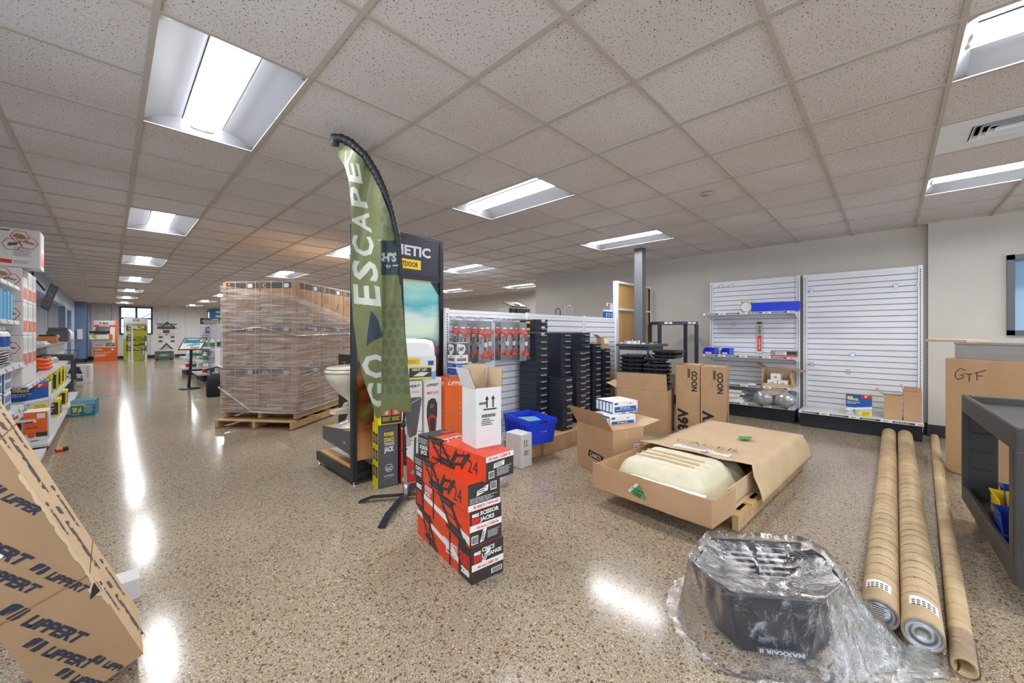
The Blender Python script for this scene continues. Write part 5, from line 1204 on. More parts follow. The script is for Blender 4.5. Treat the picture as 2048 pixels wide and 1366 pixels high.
# ---------------------------------------------------------------- utility cart
t=thing('utility_cart','dark grey plastic utility cart on casters with coloured bins below','cart',(2.88,-.405,0),math.radians(2.4)) 
CL,CW=1.27,.60     # x from 0..CL away, y from 0..-CW
def trayring(b,z0,z1,lip=.03,m='cart_grey',floor=None):
    b.box(0,CL,-.03,0,z0,z1,m); b.box(0,CL,-CW,-CW+.03,z0,z1,m); b.box(0,.03,-CW+.03,-.03,z0,z1,m); b.box(CL-.03,CL,-CW+.03,-.03,z0,z1,m)
    b.box(.03,CL-.03,-CW+.03,-.03,floor if floor else z0,(floor if floor else z0)+.02,m)
b=MB(); trayring(b,.74,.86,floor=.79); b.build('top_tray',t,bevel=.012)
b=MB(); trayring(b,.13,.235,floor=.14); b.build('bottom_tray',t,bevel=.012)
for x in (0,CL-.04):
    for y in (-.03,-CW):
        b=MB(); b.box(x,x+(.10 if x==0 else .04),y,y+.03,.22,.75,'cart_grey'); y2=-.16 if y==-.03 else -CW
        b.box(x+.008,x+.032,y2,y2+.16,.22,.75,'cart_grey')
        for k in range(3): b.box(x+.0,x+.03,y2+.02,y2+.12,.36+.12*k,.37+.12*k,'cart_grey')
        b.build('corner_post',t,bevel=.006)
for x in (.37,CL-.10):
    for y in (-.07,-CW+.09):
        w_=MB(); w_.tube([(x,y-.016,.056),(x,y+.016,.056)],[.056,.056],'rubber_grey',28); w_.tube([(x,y-.018,.056),(x,y+.018,.056)],.041,'rubber_black',20); w_.tube([(x,y-.024,.056),(x,y+.024,.056)],.012,'chrome',12)
        o=w_.build('caster_wheel',t)
        f_=MB(); 
        for s in (-1,1): f_.prism([(x-.01,y+s*.022,.045),(x+.03,y+s*.022,.05),(x+.05,y+s*.022,.125),(x-.03,y+s*.022,.125)],(0,s*.003,0),'rubber_grey')
        f_.box(x-.04,x+.055,y-.03,y+.03,.115,.129,'rubber_grey'); f_.build('fork',o)
b=MB(); b.box(-.004,.0,-.34,-.10,.76,.83,'rubber_black'); b.build('handle_recess',t)
def part_bin(loc,rot,m,label,L=.28,w=.14,h=.12,group='plastic parts bins on the cart'):
    t=thing('parts_bin',label,'bin',loc,rot,group); b=MB(); th=.004
    # side profile: low open front (x=0), high back
    for y in (0,w-th): b.prism([(0,y,0),(L,y,0),(L+.01,y,h),(.06,y,h),(-.015,y,h*.45)],(0,th,0),m)
    b.box(L-.004,L,0,w,0,h,m); b.box(0,L,0,w,0,th,m); b.add([(0,0,0),(0,w,0),(-.015,w,h*.45),(-.015,0,h*.45),(.004,0,0),(.004,w,0),(-.011,w,h*.45),(-.011,0,h*.45)],[(3,2,1,0),(4,5,6,7),(2,3,7,6)],m)
    b.box(.06,L+.012,-.008,0,h-.008,h,m); b.box(.06,L+.012,w,w+.008,h-.008,h,m); b.box(-.022,-.012,0,w,h*.40,h*.47,m); b.build('bin_body',t)
    c=MB(); c.add([(-.006,w*.2,h*.1),(-.006,w*.8,h*.1),(-.0165,w*.8,h*.4),(-.0165,w*.2,h*.4)],[(3,2,1,0)],'paper_white'); c.build('label_card',t)
    return t
Z0=.161
for loc,rot,m,lb,dims in (((3.80,-.78,Z0),.0,'blue_bin_dark','dark blue parts bin on the lower cart shelf, farthest back',(.16,.28,.17)),
    ((3.56,-.77,Z0),.0,'yellow_bin','long yellow parts bin on the lower cart shelf, behind the others',(.30,.32,.15)),
    ((3.28,-.54,Z0),.0,'blue_bin_dark','dark blue parts bin beside the long yellow bin on the cart',(.24,.12,.15)),
    ((3.30,-.70,Z0),.0,'yellow_bin','upright yellow parts bin on the cart, nearest the near corner post',(.2,.14,.14)),
    ((3.62,-.42-.14,Z0),.0,'blue_bin_dark','x',(.1,.1,.1))):
    if lb!='x': part_bin(loc,rot,m,lb,*dims)
part_bin((3.10,-.58,Z0),.0,'blue_bin','small blue parts bin nearest the camera on the lower cart shelf',.18,.11,.08)
part_bin((3.10,-.72,Z0),.0,'yellow_bin','small yellow parts bin at the cart end, beside the small blue bin',.18,.11,.10)
nz=smooth_noise(31)
b=MB(); P=[[(3.55+.42*i/14+.04*nz(j,i*.5,0,1),-.40+.16*j/8+.06*math.sin(i*.35)-.02*i*.3,max(.002,.01+.012*abs(nz(i*1.7,j*2.3,5,1)))) for j in range(9)] for i in range(15)]
b.grid(P,'bag_film'); b.build('plastic_scrap',label='flat crumpled clear plastic scrap on the floor beside the cart',cat='plastic scrap')
# ---------------------------------------------------------------- tall flat carton GTF, steel cabinet, white board
u_=Vector((5.40-5.449,-.39+.336,0)); rG=math.atan2(-.107,-.093)
def gtf(b,F,w,d,h):
    f=F('F')
    for x in (.62,.95,1.12): b.rect(f,x,h*.45 if x!=.62 else h*.0,x+.14 if x<1 else x+.1,h,'tape',.001)
    b.rect(f,.62,.05,.78,.42,'tape',.0014)
    # hand written letters
    for P in ([(.28,.93),(.20,.95),(.13,.90),(.12,.85),(.17,.82),(.24,.845),(.24,.88),(.19,.87)],[(.27,.89),(.38,.895)],[(.33,.89),(.325,.81)],[(.43,.92),(.44,.83)],[(.40,.905),(.56,.95)],[(.44,.88),(.52,.885)]):
        Q=[(.02+q[0]*.5,.92+(q[1]-.89)*.8) for q in P]
        for a,c in zip(Q,Q[1:]): b.line(f,a,c,.006,'ink_black',.002)
carton('gtf_carton','tall flat brown carton with black handwritten letters beside the utility cart',1.35,.26,1.055,(5.449,-.36,0),rG+.0,'kraft',deco=gtf,tape=False,bevel=.01)
t=thing('steel_trough','long brushed stainless steel trough lying on top of the tall flat carton','trough',(5.449,-.36,1.0565),rG)
b=MB(); b.box(.07,1.33,.01,.014,0,.145,'steel'); b.box(.07,1.33,.236,.24,0,.145,'steel'); b.box(.07,1.33,.014,.236,0,.004,'steel'); b.box(.07,.074,.014,.236,.004,.145,'steel'); b.box(1.326,1.33,.014,.236,.004,.145,'steel'); b.build('trough_body',t)
b=MB(); b.box(.07,1.33,-.004,.01,.132,.146,'steel'); b.build('rim',t)
b=MB(); pts=[(-.22,.07),(-.17,.015),(-.06,-.005),(.17,-.005),(.17,.24),(-.22,.24)]
b.prism([(x,y,0) for x,y in pts],(0,0,.024),'white_enamel','kraft_light'); b.build('white_board',loc=(5.449,-.36,1.2035),rotz=rG,label='white laminated board with rounded corner lying across the left end of the steel trough',cat='board')
# ---------------------------------------------------------------- roof vent cover in a clear bag
t=thing('vent_hood','black plastic roof vent hood inside a clear bag on the floor','vent hood',(0,0,0))
rim=[(1.68,.456),(1.79,.64),(2.08,.65),(2.34,.32),(2.275,.217),(2.09,.135),(1.88,.187)]
base=[(1.78,.44),(1.86,.57),(2.06,.57),(2.25,.33),(2.205,.25),(2.07,.19),(1.92,.23)]
c0=Vector((2.02,.38,0)); R=lambda P,z,s=1:[Vector((c0.x+(x-c0.x)*s,c0.y+(y-c0.y)*s,z)) for x,y in reversed(P)]
b=MB(); b.loft([R(base,.004),R(base,.02,1.04),R(rim,.25,.97),R(rim,.262,1.0),R(rim,.27,1.0),R(rim,.27,.95),R(rim,.25,.93),R(base,.03,.94)],'black_plastic',smooth=False); b.build('hood_shell',t,bevel=.006)
b=MB()
for k in range(6):
    for s in (0,1):
        p=Vector((2.11+.035*k+.0,.60-.045*k,0)); q=Vector((2.08,.565,0)); e1=Vector((2.36,.33,0))-Vector((2.10,.67,0)); e1=e1.normalized()
        z=.20-.03*k; 
        a=Vector((2.09,.645,.235-.022*k))+e1*(.05+.15*s)+Vector((-.72,-.55,0))*.012*(k+1); b.hexa(a,e1*.13,Vector((0,0,.008)),Vector((-.006,-.004,0)),'lightgrey_print')
b.build('louvre_slot',t)
b=MB()
for k in range(9):
    a=Vector((2.315,.20,.03+.0*k)); e=Vector((2.11,.125,0))-Vector((2.30,.20,0)); 
    b.bar(Vector((2.21-.012*k*0,.232,.04))+e*(k/9)*.9+Vector((.0,-.004,0)),Vector((2.295,.185,.24))+e*(min(1,(k+2)/9))*.85,.003,.003,'rubber_grey')
    b.bar(Vector((2.21,.232,.04))+e*(k/9)*.9,Vector((2.295,.185,.24))+e*(max(0,(k-2)/9))*.85,.003,.003,'rubber_grey')
b.build('mesh_screen',t)
b=MB(); V_=Vector((-.07,-.014,.25)).normalized(); U_=Vector((.555,-.832,0)); N_=U_.cross(V_).normalized()
F=(Vector((1.795,.385,.022))+N_*.006,U_,V_,N_)
b.rect(F,0,0,.175,.030,'carton_grey',.001); b.text(F,'MAXXAIR II',.168,.024,.019,'lightgrey_print',bold=.04,width=.16,lift=.003,rot=PI); b.build('name_plate',t)
# bag: draped film surface
nz=smooth_noise(44); P=[]
NA,NRr=120,34
def hull(a):
    # floor outline of the bag, polar around c0
    pts=[(0,.40),(.5,.42),(1.1,.40),(1.9,.42),(2.6,.44),(3.1,.42),(3.6,.36),(4.2,.36),(4.7,.42),(5.1,.62),(5.35,.66),(5.7,.48),(6.2,.40),(6.2832,.40)]
    return interp(pts,a)
def rimr(a):
    best=.3; d=Vector((math.cos(a),math.sin(a)))
    for k in range(len(rim)):
        p=Vector((rim[k][0]-c0.x,rim[k][1]-c0.y)); q=Vector((rim[(k+1)%len(rim)][0]-c0.x,rim[(k+1)%len(rim)][1]-c0.y)); e=q-p
        den=d.x*e.y-d.y*e.x
        if abs(den)>1e-9:
            tt=(p.x*e.y-p.y*e.x)/den; uu=(p.x*d.y-p.y*d.x)/den
            if tt>0 and 0<=uu<=1: best=tt
    return best
for i in range(NA+1):
    a=2*PI*i/NA; rr=rimr(a)+.012; ho=max(hull(a),rr+.03); row=[]
    for j in range(NRr+1):
        s=j/NRr
        if s<.35: q=s/.35; r_=rr*q; z=.285-.09*(1-q)**.7*1.1+.018*nz(math.cos(a)*r_*22,math.sin(a)*r_*22,0,1)
        elif s<.75: q=(s-.35)/.4; r_=rr+(ho-rr)*.55*q**1.3; z=.285*(1-q)**.8+.012; 
        else: q=(s-.75)/.25; r_=rr+(ho-rr)*(.55+.45*q); z=.012
        x=c0.x+r_*math.cos(a); y=c0.y+r_*math.sin(a)
        w_=.016 if s>.35 else .006
        z+=w_*abs(nz(x*26,y*26,s*6,1)); rad=w_*1.1*nz(math.cos(a)*9,math.sin(a)*9,s*9,1.7)*(1 if s>.36 else 0)
        row.append((x+rad*math.cos(a),y+rad*math.sin(a),max(.003,z)))
    P.append(row)
b=MB(); b.grid(P,'bag_film'); b.build('plastic_bag',label='large crumpled clear plastic bag around the black vent hood',cat='plastic bag')
nz=smooth_noise(45); b=MB(); P=[]
for i in range(46):
    row=[]
    for j in range(24):
        u,v=i/45,j/23; x=1.66+u*.50+.0*v; y=.10+.22*(1-u)-.50*v*u*0-.0; 
        p0=Vector((1.62,.42)).lerp(Vector((2.34,.06)),u); p1=Vector((1.45,.10)).lerp(Vector((1.95,-.20)),u); p=p0.lerp(p1,v)
        row.append((p.x+.015*nz(u*20,v*18,0,1),p.y+.015*nz(u*18,v*22,5,1),.006+.045*abs(nz(u*14,v*10,2,1))*(1-v*.4)+.01*abs(nz(u*60,v*50,3,1))))
    P.append(row)
b.grid(P,'bag_film'); b.build('plastic_sheet',label='trailing crumpled end of clear plastic on the floor before the vent hood',cat='plastic sheet')
# ---------------------------------------------------------------- leaning printed carton, lower left
def lippert():
    C0=Vector((.085,2.0,.092)); d1=Vector((-.3586,0,.9335)); d2=Vector((-.9335,0,-.3586)); wd=.222; th=.326; Lg=1.55
    t=thing('leaning_carton','long brown carton printed with dark blue logos leaning at the left shelves','box',C0)
    b=MB(); dY=Vector((0,1,0)); O=Vector((0,0,0))
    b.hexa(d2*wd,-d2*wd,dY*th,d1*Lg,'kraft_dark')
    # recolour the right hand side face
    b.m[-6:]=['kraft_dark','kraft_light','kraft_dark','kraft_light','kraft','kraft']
    F=(O,Vector((-1,0,0))*0+Vector((1,0,0)),Vector((0,0,1)),Vector((0,-1,0)))   # world aligned plane of the front face
    def clipin(x,z,m=.0):
        p=Vector((x,0,z)); a=p.dot(d1); c=p.dot(d2); return -m<a<Lg+m and m<=c<=wd-m
    def logo(u,v,h,rot,m='ink_navy'):
        q=MB(); wl=h*1.7
        for P in ([(0,.15),(.35,1),(1.35,1),(.95,.15)],):
            pass
        q.shape(F,[(0,.1*h),(.25*h,.85*h),(.55*h,1.0*h),(1.0*h,.95*h),(.55*h,.1*h),(.6*h,.6*h),(.45*h,.1*h)],m,.0012)
        q.shape(F,[(.72*h,0),(1.12*h,.95*h),(1.5*h,.9*h),(1.35*h,.25*h),(1.15*h,0)],m,.0012)
        q.text(F,'L',1.75*h,0,h*.75,m,bold=.06,shear=.35); q.text(F,'iPPERT',2.25*h,0,h*.75,m,bold=.05,shear=.35,width=3.9*h)
        out=[]; c,s=math.cos(rot),math.sin(rot)
        for p in q.v: out.append((u+p[0]*c-p[2]*s,p[1],v+p[0]*s+p[2]*c))
        fs=[]
        for f in q.f:
            if all(clipin(out[i][0],out[i][2],.002) for i in f): fs.append(f)
        b.add(out,fs,m)
    rt=-.83
    for a,c_,h in ((.13,.185,.03),(.28,.20,.036),(.42,.20,.043),(.50,.10,.03),(.62,.2,.036),(.76,.2,.043),(.80,.08,.03),(.95,.2,.036),(1.1,.2,.043),(1.25,.2,.036),(.10,.11,.026)):
        p=d1*a+d2*c_; logo(p.x,p.z,h,rt)
    # right (upper) side face, text along its long edge
    G=(d1*Lg+O,-d1,dY,-d2)
    G=(d1*Lg,(-d1),dY,(-d2))
    for u in (.15,.5,.85,1.2):
        for v,h in ((.05,.022),(.13,.045),(.24,.03)):
            uu=u+(v*.6)%.12
            if uu>1.3: continue
            b.shape(G,[(uu,v),(uu+h*.4,v+h),(uu+h*1.1,v+h),(uu+h*.7,v)],'grey_metal',.0012); b.text(G,'LiPPERT',uu+h*1.4,v,h*.75,'grey_metal',bold=.05,shear=.3,width=min(.24,h*5.4))
    o=b.build('carton_body',t)
    c=MB()
    # torn edge
    r=random.Random(4); V=[];n=40
    for k in range(n+1):
        a=.25+.55*k/n; p=d1*a; j=.003+.006*r.random()+(.015 if .30<a<.34 else 0); V+=[tuple(p+d2*j+Vector((0,-.0016,0))),tuple(p-d2*.0016+dY*j)]
    for k in range(n): c.add([V[2*k],V[2*k+2],tuple(d1*(.25+.55*(k+1)/n)+Vector((0,-.003,0))-d2*.003),tuple(d1*(.25+.55*k/n)+Vector((0,-.003,0))-d2*.003)],[(0,1,2,3)],'kraft_light'); c.add([V[2*k+1],V[2*k+3],tuple(d1*(.25+.55*(k+1)/n)+Vector((0,-.003,0))-d2*.003),tuple(d1*(.25+.55*k/n)+Vector((0,-.003,0))-d2*.003)],[(0,1,2,3)],'kraft_edge')
    c.build('torn_edge',t)
    c=MB(); p=d1*.30; c.add([tuple(p+d2*.03+Vector((0,-.003,0))),tuple(p+d1*.035+d2*.012+Vector((0,-.003,0))),tuple(p+d1*.05+Vector((0,-.004,0))),tuple(p+d1*.01+d2*0+Vector((0,-.004,0)))],[(0,1,2,3)],'ink_black'); c.build('torn_hole',t)
    c=MB(); p=d1*.60+d2*.215; F2=(p+Vector((0,-.002,0)),d1*-.25*4*.0+Vector((.90,0,.43)).normalized()*0+(-d2*.95+d1*.30).normalized(),(d1*.95+d2*.30).normalized(),Vector((0,-1,0)))
    c.rect(F2,0,-.05,.085,.10,'paper_white',.001); c.text(F2,'GTF',.012,.04,.03,'ink_black',bold=.03,rot=0,width=.06); c.lines(F2,.01,-.0,.06,.03,4,'ink_black',lift=.002); c.lines(F2,.01,.078,.06,.014,2,'ink_black',lift=.002); c.lines(F2,.045,-.045,.03,.03,5,'ink_black',lift=.002)
    c.build('shipping_label',t)
    c=MB()
    for a in (.38,.92): 
        c.hexa(d1*a+Vector((0,-.0012,0)),d2*wd,Vector((0,-.0006,0)),d1*.004,'kraft_edge'); c.hexa(d1*a-d2*.0012,dY*th,-d2*.0006,d1*.004,'kraft_edge')
    c.build('fold_crease',t)
lippert()
carton('small_white_carton','small white carton on the floor just behind the leaning printed carton',.12,.12,.10,(-.02,2.62,0),0,'carton_white',tape=False)
# ---------------------------------------------------------------- goods on the right wall bays
G=None
def reel(b,F,w,d,h):
    f=F('L'); b.disc(f,d*.5,h*.5,h*.44,'lightgrey_print',.002); b.disc(f,d*.5,h*.5,h*.38,'paper_white',.003); b.ring(f,d*.5,h*.5,h*.25,.004,'grey_print',.004,20); b.disc(f,d*.5,h*.5,h*.1,'lightgrey_print',.005); b.rect(f,d*.6,h*.85,d*.98,h,'yellow_print',.002)
carton('reel_pack','clear pack with round white reel beside the long blue bin, top wall shelf',.06,.135,.165,(6.75,1.515,1.601),0,'grey_print',deco=reel,tape=False,bevel=.002)
t=thing('long_parts_bin','long bright blue plastic bin lying on the top wall shelf','bin',(6.74,.93,1.601)); b=MB()
b.prism([(0,0,.0),(.10,0,0),(.12,0,.13),(-.012,0,.13)],(0,.58,0),'blue_bin'); b.build('bin_body',t); b=MB(); b.box(-.016,.125,-.006,.586,.125,.136,'blue_bin'); b.box(-.005,.005,-.02,0,.02,.12,'blue_bin'); b.build('rim',t)
for k in range(4):
    b=MB(); b.box(0,.01,0,.09,0,.165,'lightgrey_print'); F=faces(0,.01,0,.09,0,.165,'L'); b.rect(F,.005,.02,.085,.145,'red_print'); b.lines(F,.01,.10,.07,.03,2,'paper_white',lift=.002); 
    b.build('red_blister_pack',loc=(6.92,1.13+.105*k,1.601),label='red blister pack behind the long blue bin, %s from the left'%['fourth','third','second','first'][k],cat='blister pack',group='red packs behind the long blue bin')
b=MB(); b.box(0,.008,0,.07,0,.49,'lightgrey_print'); F=faces(0,.008,0,.07,0,.49,'L'); b.rect(F,.008,.03,.062,.27,'red_print'); b.rect(F,.004,.44,.066,.485,'carton_black'); b.rect(F,.006,.43,.064,.45,'yellow_print',.002); b.rect(F,.014,.28,.056,.43,'grey_print'); b.text(F,'BLADE',.045,.06,.02,'paper_white',rot=PI/2,width=.16); b.build('blade_pack',loc=(7.08,1.445,.974),label='tall narrow grey and red blade pack hanging on the shelved wall bay',cat='blister pack')
def gb(b,F,w,d,h):
    f=F('L'); b.rect(f,0,0,d,h*.18,'red_print'); b.rect(f,d*.2,h*.3,d*.6,h*.85,'paper_white'); b.lines(f,d*.22,h*.35,d*.34,h*.45,3,'ink_black',lift=.002); b.rect(f,d*.62,h*.3,d*.98,h*.85,'carton_black',.0014)
carton('tool_box_pack','low grey and red carton on the middle wall shelf, right end',.12,.32,.085,(6.75,.95,.9465),0,'grey_print',deco=gb,tape=False,bevel=.002)
part_bin((6.68,2.02,.9465),0,'blue_bin','small blue parts bin at the left end of the middle wall shelf',.24,.16,.10,'blue bins on the middle wall shelf')
part_bin((6.68,1.80,.9465),0,'blue_bin','small blue parts bin with white card, second on the middle wall shelf',.24,.12,.10,'blue bins on the middle wall shelf')
oc=thing('open_carton','open brown carton of small white boxes on the third wall shelf','box',(6.74,1.02,.5015)); w_,d_,h_=.30,.36,.26
b=MB(); b.box(0,w_,0,.005,0,h_,'kraft',{'B':'kraft_light'}); b.box(0,w_,d_-.005,d_,0,h_,'kraft',{'F':'kraft_light'}); b.box(w_-.005,w_,.005,d_-.005,0,h_,'kraft',{'L':'kraft_light'}); b.box(0,w_-.005,.005,d_-.005,0,.005,'kraft_light'); b.box(0,.005,.005,d_-.005,.005,.05,'kraft'); b.build('body',oc)
for P in ([(0,0,h_),(w_,0,h_),(w_,-.14,h_-.03),(0,-.14,h_-.03)],[(0,d_,h_),(w_,d_,h_),(w_,d_+.10,h_+.08),(0,d_+.10,h_+.08)]):
    b=MB(); b.prism([Vector(p) for p in P],(0,0,.004),'kraft'); b.build('flap',oc)
b=MB(); b.prism([(0,.02,.20),(0,.0,.20),(-.02,-.06,.03),(-.02,-.02,.03)],(.004,0,0),'kraft'); b.build('flap',oc)
# tip it open towards the room: front wall cut down
b=MB(); b.box(-.006,-.001,.03,.33,-.12,.05,'kraft_light'); b.build('front_flap',oc)
for k,(y,z) in enumerate(((1.06,.5085),(1.19,.5085),(1.15,.6000))):
    b=MB(); b.box(0,.16,0,.12,0,.09,'paper_white'); F=faces(0,.16,0,.12,0,.09,'L'); b.rect(F,.04,.03,.08,.06,'lightgrey_print'); b.lines(F,.045,.032,.03,.025,3,'ink_black',lift=.002)
    b.build('small_white_box',loc=(6.752,y,z+.0),label='small white labelled box in the open carton on the wall shelf, %s'%['lower right','lower left','top'][k],cat='box',group='small white boxes in the wall shelf carton')
b=MB(); b.lathe([(.06,0),(.065,.012),(.05,.02)],(0,0,0),'white_plastic',20); b.build('white_dish',loc=(6.80,1.52,.5015),label='small round white lid lying on the third wall shelf',cat='lid')
b=MB(); b.box(0,.05,0,.12,0,.012,'carton_black'); b.build('black_strip',loc=(6.78,1.36,.5015),label='small flat black piece on the third wall shelf beside the open carton',cat='strip')
for k in range(5):
    b=MB(); b.box(0,.30,0,.26,0,.035,'paper_white'); b.build('flat_white_pack',loc=(6.76+.02*(k%2),1.62+.03*(k%3),.223+.0355*k),rotz=.1*(k%3-1),label='flat white pack in the pile on the left base shelf, %s'%['lowest','second lowest','middle','second highest','topmost'][k],cat='package',group='flat white packs on the base shelf')
for k,(y0,y1) in enumerate(((1.22,1.48),(.97,1.21))):
    nz=smooth_noise(60+k); b=MB(); rings=[]
    for i in range(15):
        u=i/14; e=(1-abs(2*u-1)**4)**.5 if 0<u<1 else .05
        rings.append([Vector((6.62+.30*u*.9-.0+.02*nz(a*2,i*.5,0,1)*.5,0,0))+Vector((0,(y0+y1)/2+(y1-y0)/2*math.cos(a)*max(e,.35)*(1+.20*nz(a*5,i*1.5,1,1.3)),.13+.115*math.sin(a)*max(e,.4)*(1+.24*nz(a*6,i*1.9,2,1.2))+.31-.11)) for a in [2*PI*j/40 for j in range(40)]])
    b.loft(rings,'silver_bag'); b.build('silver_bag',label='crumpled silver foil bag on the left base shelf, %s one'%['left','right'][k],cat='bag',group='silver foil bags on the base shelf')
def sidew(b,F,w,d,h,face='L'):
    f=F(face); W0=d if face=='L' else w
    b.rect(f,0,h*.0,W0,h,'blue_print',.0005); b.rect(f,0,0,W0,h*.36,'lightgrey_print',.001); b.shape(f,[(0,h*.30),(W0,h*.46),(W0,h*.36),(0,h*.2)],'paper_white',.0013)
    b.text(f,'SIDE',W0*.05,h*.80,h*.075,'paper_white',bold=.06,width=W0*.22,lift=.002); b.text(f,'WINDER',W0*.05,h*.70,h*.09,'yellow_print',bold=.06,width=W0*.45,lift=.002); b.text(f,'Support pour tuyaux',W0*.05,h*.6,h*.045,'paper_white',bold=.03,width=W0*.5,lift=.002); b.text(f,"d'eaux de VR",W0*.05,h*.53,h*.04,'paper_white',bold=.03,width=W0*.35,lift=.002)
    b.shape(f,[(W0*.6,h*.84),(W0*.6,h*.98),(W0*.98,h*.98),(W0*.98,h*.84),(W0*.66,h*.82)],'red_print',.0022); b.text(f,'3"',W0*.72,h*.86,h*.09,'paper_white',bold=.05,lift=.003)
    b.shape(f,[(W0*.45,0),(W0*.6,h*.2),(W0*.98,h*.24),(W0*.98,0)],'yellow_print',.0022); b.text(f,'FACILE',W0*.64,h*.13,h*.05,'ink_black',bold=.03,width=W0*.28,lift=.003); b.lines(f,W0*.6,h*.03,W0*.34,h*.07,2,'ink_black',lift=.003)
    r=random.Random(5)
    for k in range(10): b.disc(f,W0*r.uniform(.04,.5),h*r.uniform(.05,.26),h*.035,r.choice(['green_print','kraft_dark','carton_grey','yellow_print','grey_print']),.0018,8)
carton('hose_support_box','blue and yellow hose support box on the base of the empty wall bay',.14,.25,.27,(6.72,.175,.2255),0,'yellow_bin',deco=sidew,tape=False,bevel=.002)
o=flapbox('open_carton','small open brown carton on the empty bay base, beside the blue box',.20,.16,.29,(6.72,-.095,.2255),0,'kraft',[('B',.1,.8),('F',.08,.3)])
o=flapbox('open_carton','taller open brown carton at the right end of the empty bay base',.20,.155,.36,(6.72,-.262,.2255),0,'kraft',[('L',.05,.1),('B',.07,.3)])
# ---------------------------------------------------------------- things behind / on top of gondola A
b=MB(); pts=[]
def faucet(loc,r,h,label,m='chrome'):
    b=MB(); b.tube([(0,0,-.75),(0,0,0)],.012,m,10); b.tube([(r*(1-math.cos(a)),0,r*1.2*math.sin(a)) for a in [PI*k/16 for k in range(17)]],.012,m,10); b.tube([(2*r,0,0),(2*r,0,-.12)],.012,m,10); b.lathe([(.03,-.78),(.03,-.75),(.018,-.74)],(0,0,0),m,14)
    return b.build('kitchen_faucet',loc=loc,rotz=-YAW,label=label,cat='faucet')
t=thing('display_table','tall white display gondola behind the low slatwall gondola','shelf',(4.4,4.0,0)); b=MB(); b.box(0,2.3,0,.5,.0,.86,'shelf_white'); b.build('cabinet',t); b=MB(); b.box(-.02,2.32,-.02,.52,.86,.885,'white_enamel'); b.build('top_panel',t)
faucet((5.42,4.2,1.67),.038,.1,'small dark arched faucet showing above the white gondola','grey_metal'); faucet((5.68,4.2,1.70),.065,.2,'larger brushed arched faucet showing above the white gondola','steel')
t=thing('back_gondola','white gondola top loaded with cartons seen beyond the low gondola','shelf',(4.2,6.4,0)); b=MB(); b.box(0,3.6,0,.5,0,1.56,'shelf_white'); b.build('cabinet',t); b=MB(); b.box(-.02,3.62,-.02,.52,1.56,1.585,'white_enamel'); b.build('top_shelf',t)
def strp(b,F,w,d,h):
    f=F('F'); b.rect(f,w*.02,h*.1,w*.4,h*.9,'carton_black'); b.lines(f,w*.45,h*.1,w*.5,h*.8,4,'ink_black'); b.ring(f,w*.2,h*.5,h*.35,.01,'paper_white',.002,14)
for k,(x,z,w,h,m,lb) in enumerate(((6.45,1.586,.5,.14,'paper_white','white printed carton on the far gondola, below the dark striped one'),(6.98,1.586,.55,.13,'carton_grey','dark grey carton on the far gondola beside the white one'),(6.5,1.727,.75,.15,'grey_print','grey and black printed carton stacked on the far gondola'))):
    carton('printed_carton',lb,w,.35,h,(x,6.42,z),0,m,deco=strp,tape=False)
t=thing('green_tray','olive green plastic tray leaning on top of the far gondola cartons','tray',(6.6,6.45,1.90)); b=MB(); b.hexa((0,0,0),(.55,0,-.0),(0,.3,.12),(0,-.01,.03),'green_olive' if 'green_olive' in MATS else mat('green_olive','#5f6a4c',.4)); b.build('tray_body',t); b=MB(); b.hexa((.25,.05,.05),(.12,0,0),(0,.1,.04),(0,-.004,.012),'slot_black'); b.build('handle_hole',t)
r=random.Random(9)
for k in range(9):
    b=MB(); s=r.uniform(.03,.07); 
    if k%2: b.lathe([(s,0),(s*.9,s*.6),(s*.3,s)],(0,0,0),['chrome','white_plastic','lightgrey_print'][k%3],12)
    else: b.box(-s,s,-s,s,0,s*.8,['white_plastic','lightgrey_print','sky_print'][k%3]); b.tube([(0,0,s*.8),(s,0,s*1.6)],.008,'chrome',6)
    b.build('plumbing_fitting',loc=(4.7+.19*k,6.55+r.uniform(-.1,.1),1.586),label='small white or metal fitting in the row on the far gondola top',cat='fitting',group='small fittings on the far gondola')
for k in range(3):
    b=MB(); b.box(0,.06,0,.05,0,.10,'blue_print'); b.box(.005,.055,-.002,.052,.10,.13,'white_plastic'); b.lines(faces(0,.06,0,.05,0,.1,'F'),.005,.02,.05,.06,3,'paper_white')
    b.build('blue_bottle_pack',loc=(5.42+.075*k,3.215,1.5245),label='small blue and white pack on top of the low gondola, %s'%['left','middle','right'][k],cat='package',group='small blue packs on the low gondola')
b=MB(); b.box(0,.02,0,.01,0,.05,'white_enamel'); b.box(0,.2,0,.004,.04,.045,'white_enamel')
for k in range(3): b.box(.10+.04*k,.125+.04*k,-.002,.006,-.10,.03,'lightgrey_print')
b.build('hanging_strip',loc=(5.50,3.24,1.72),label='small white hook bar with hanging packs beside the tall open bay',cat='hook')
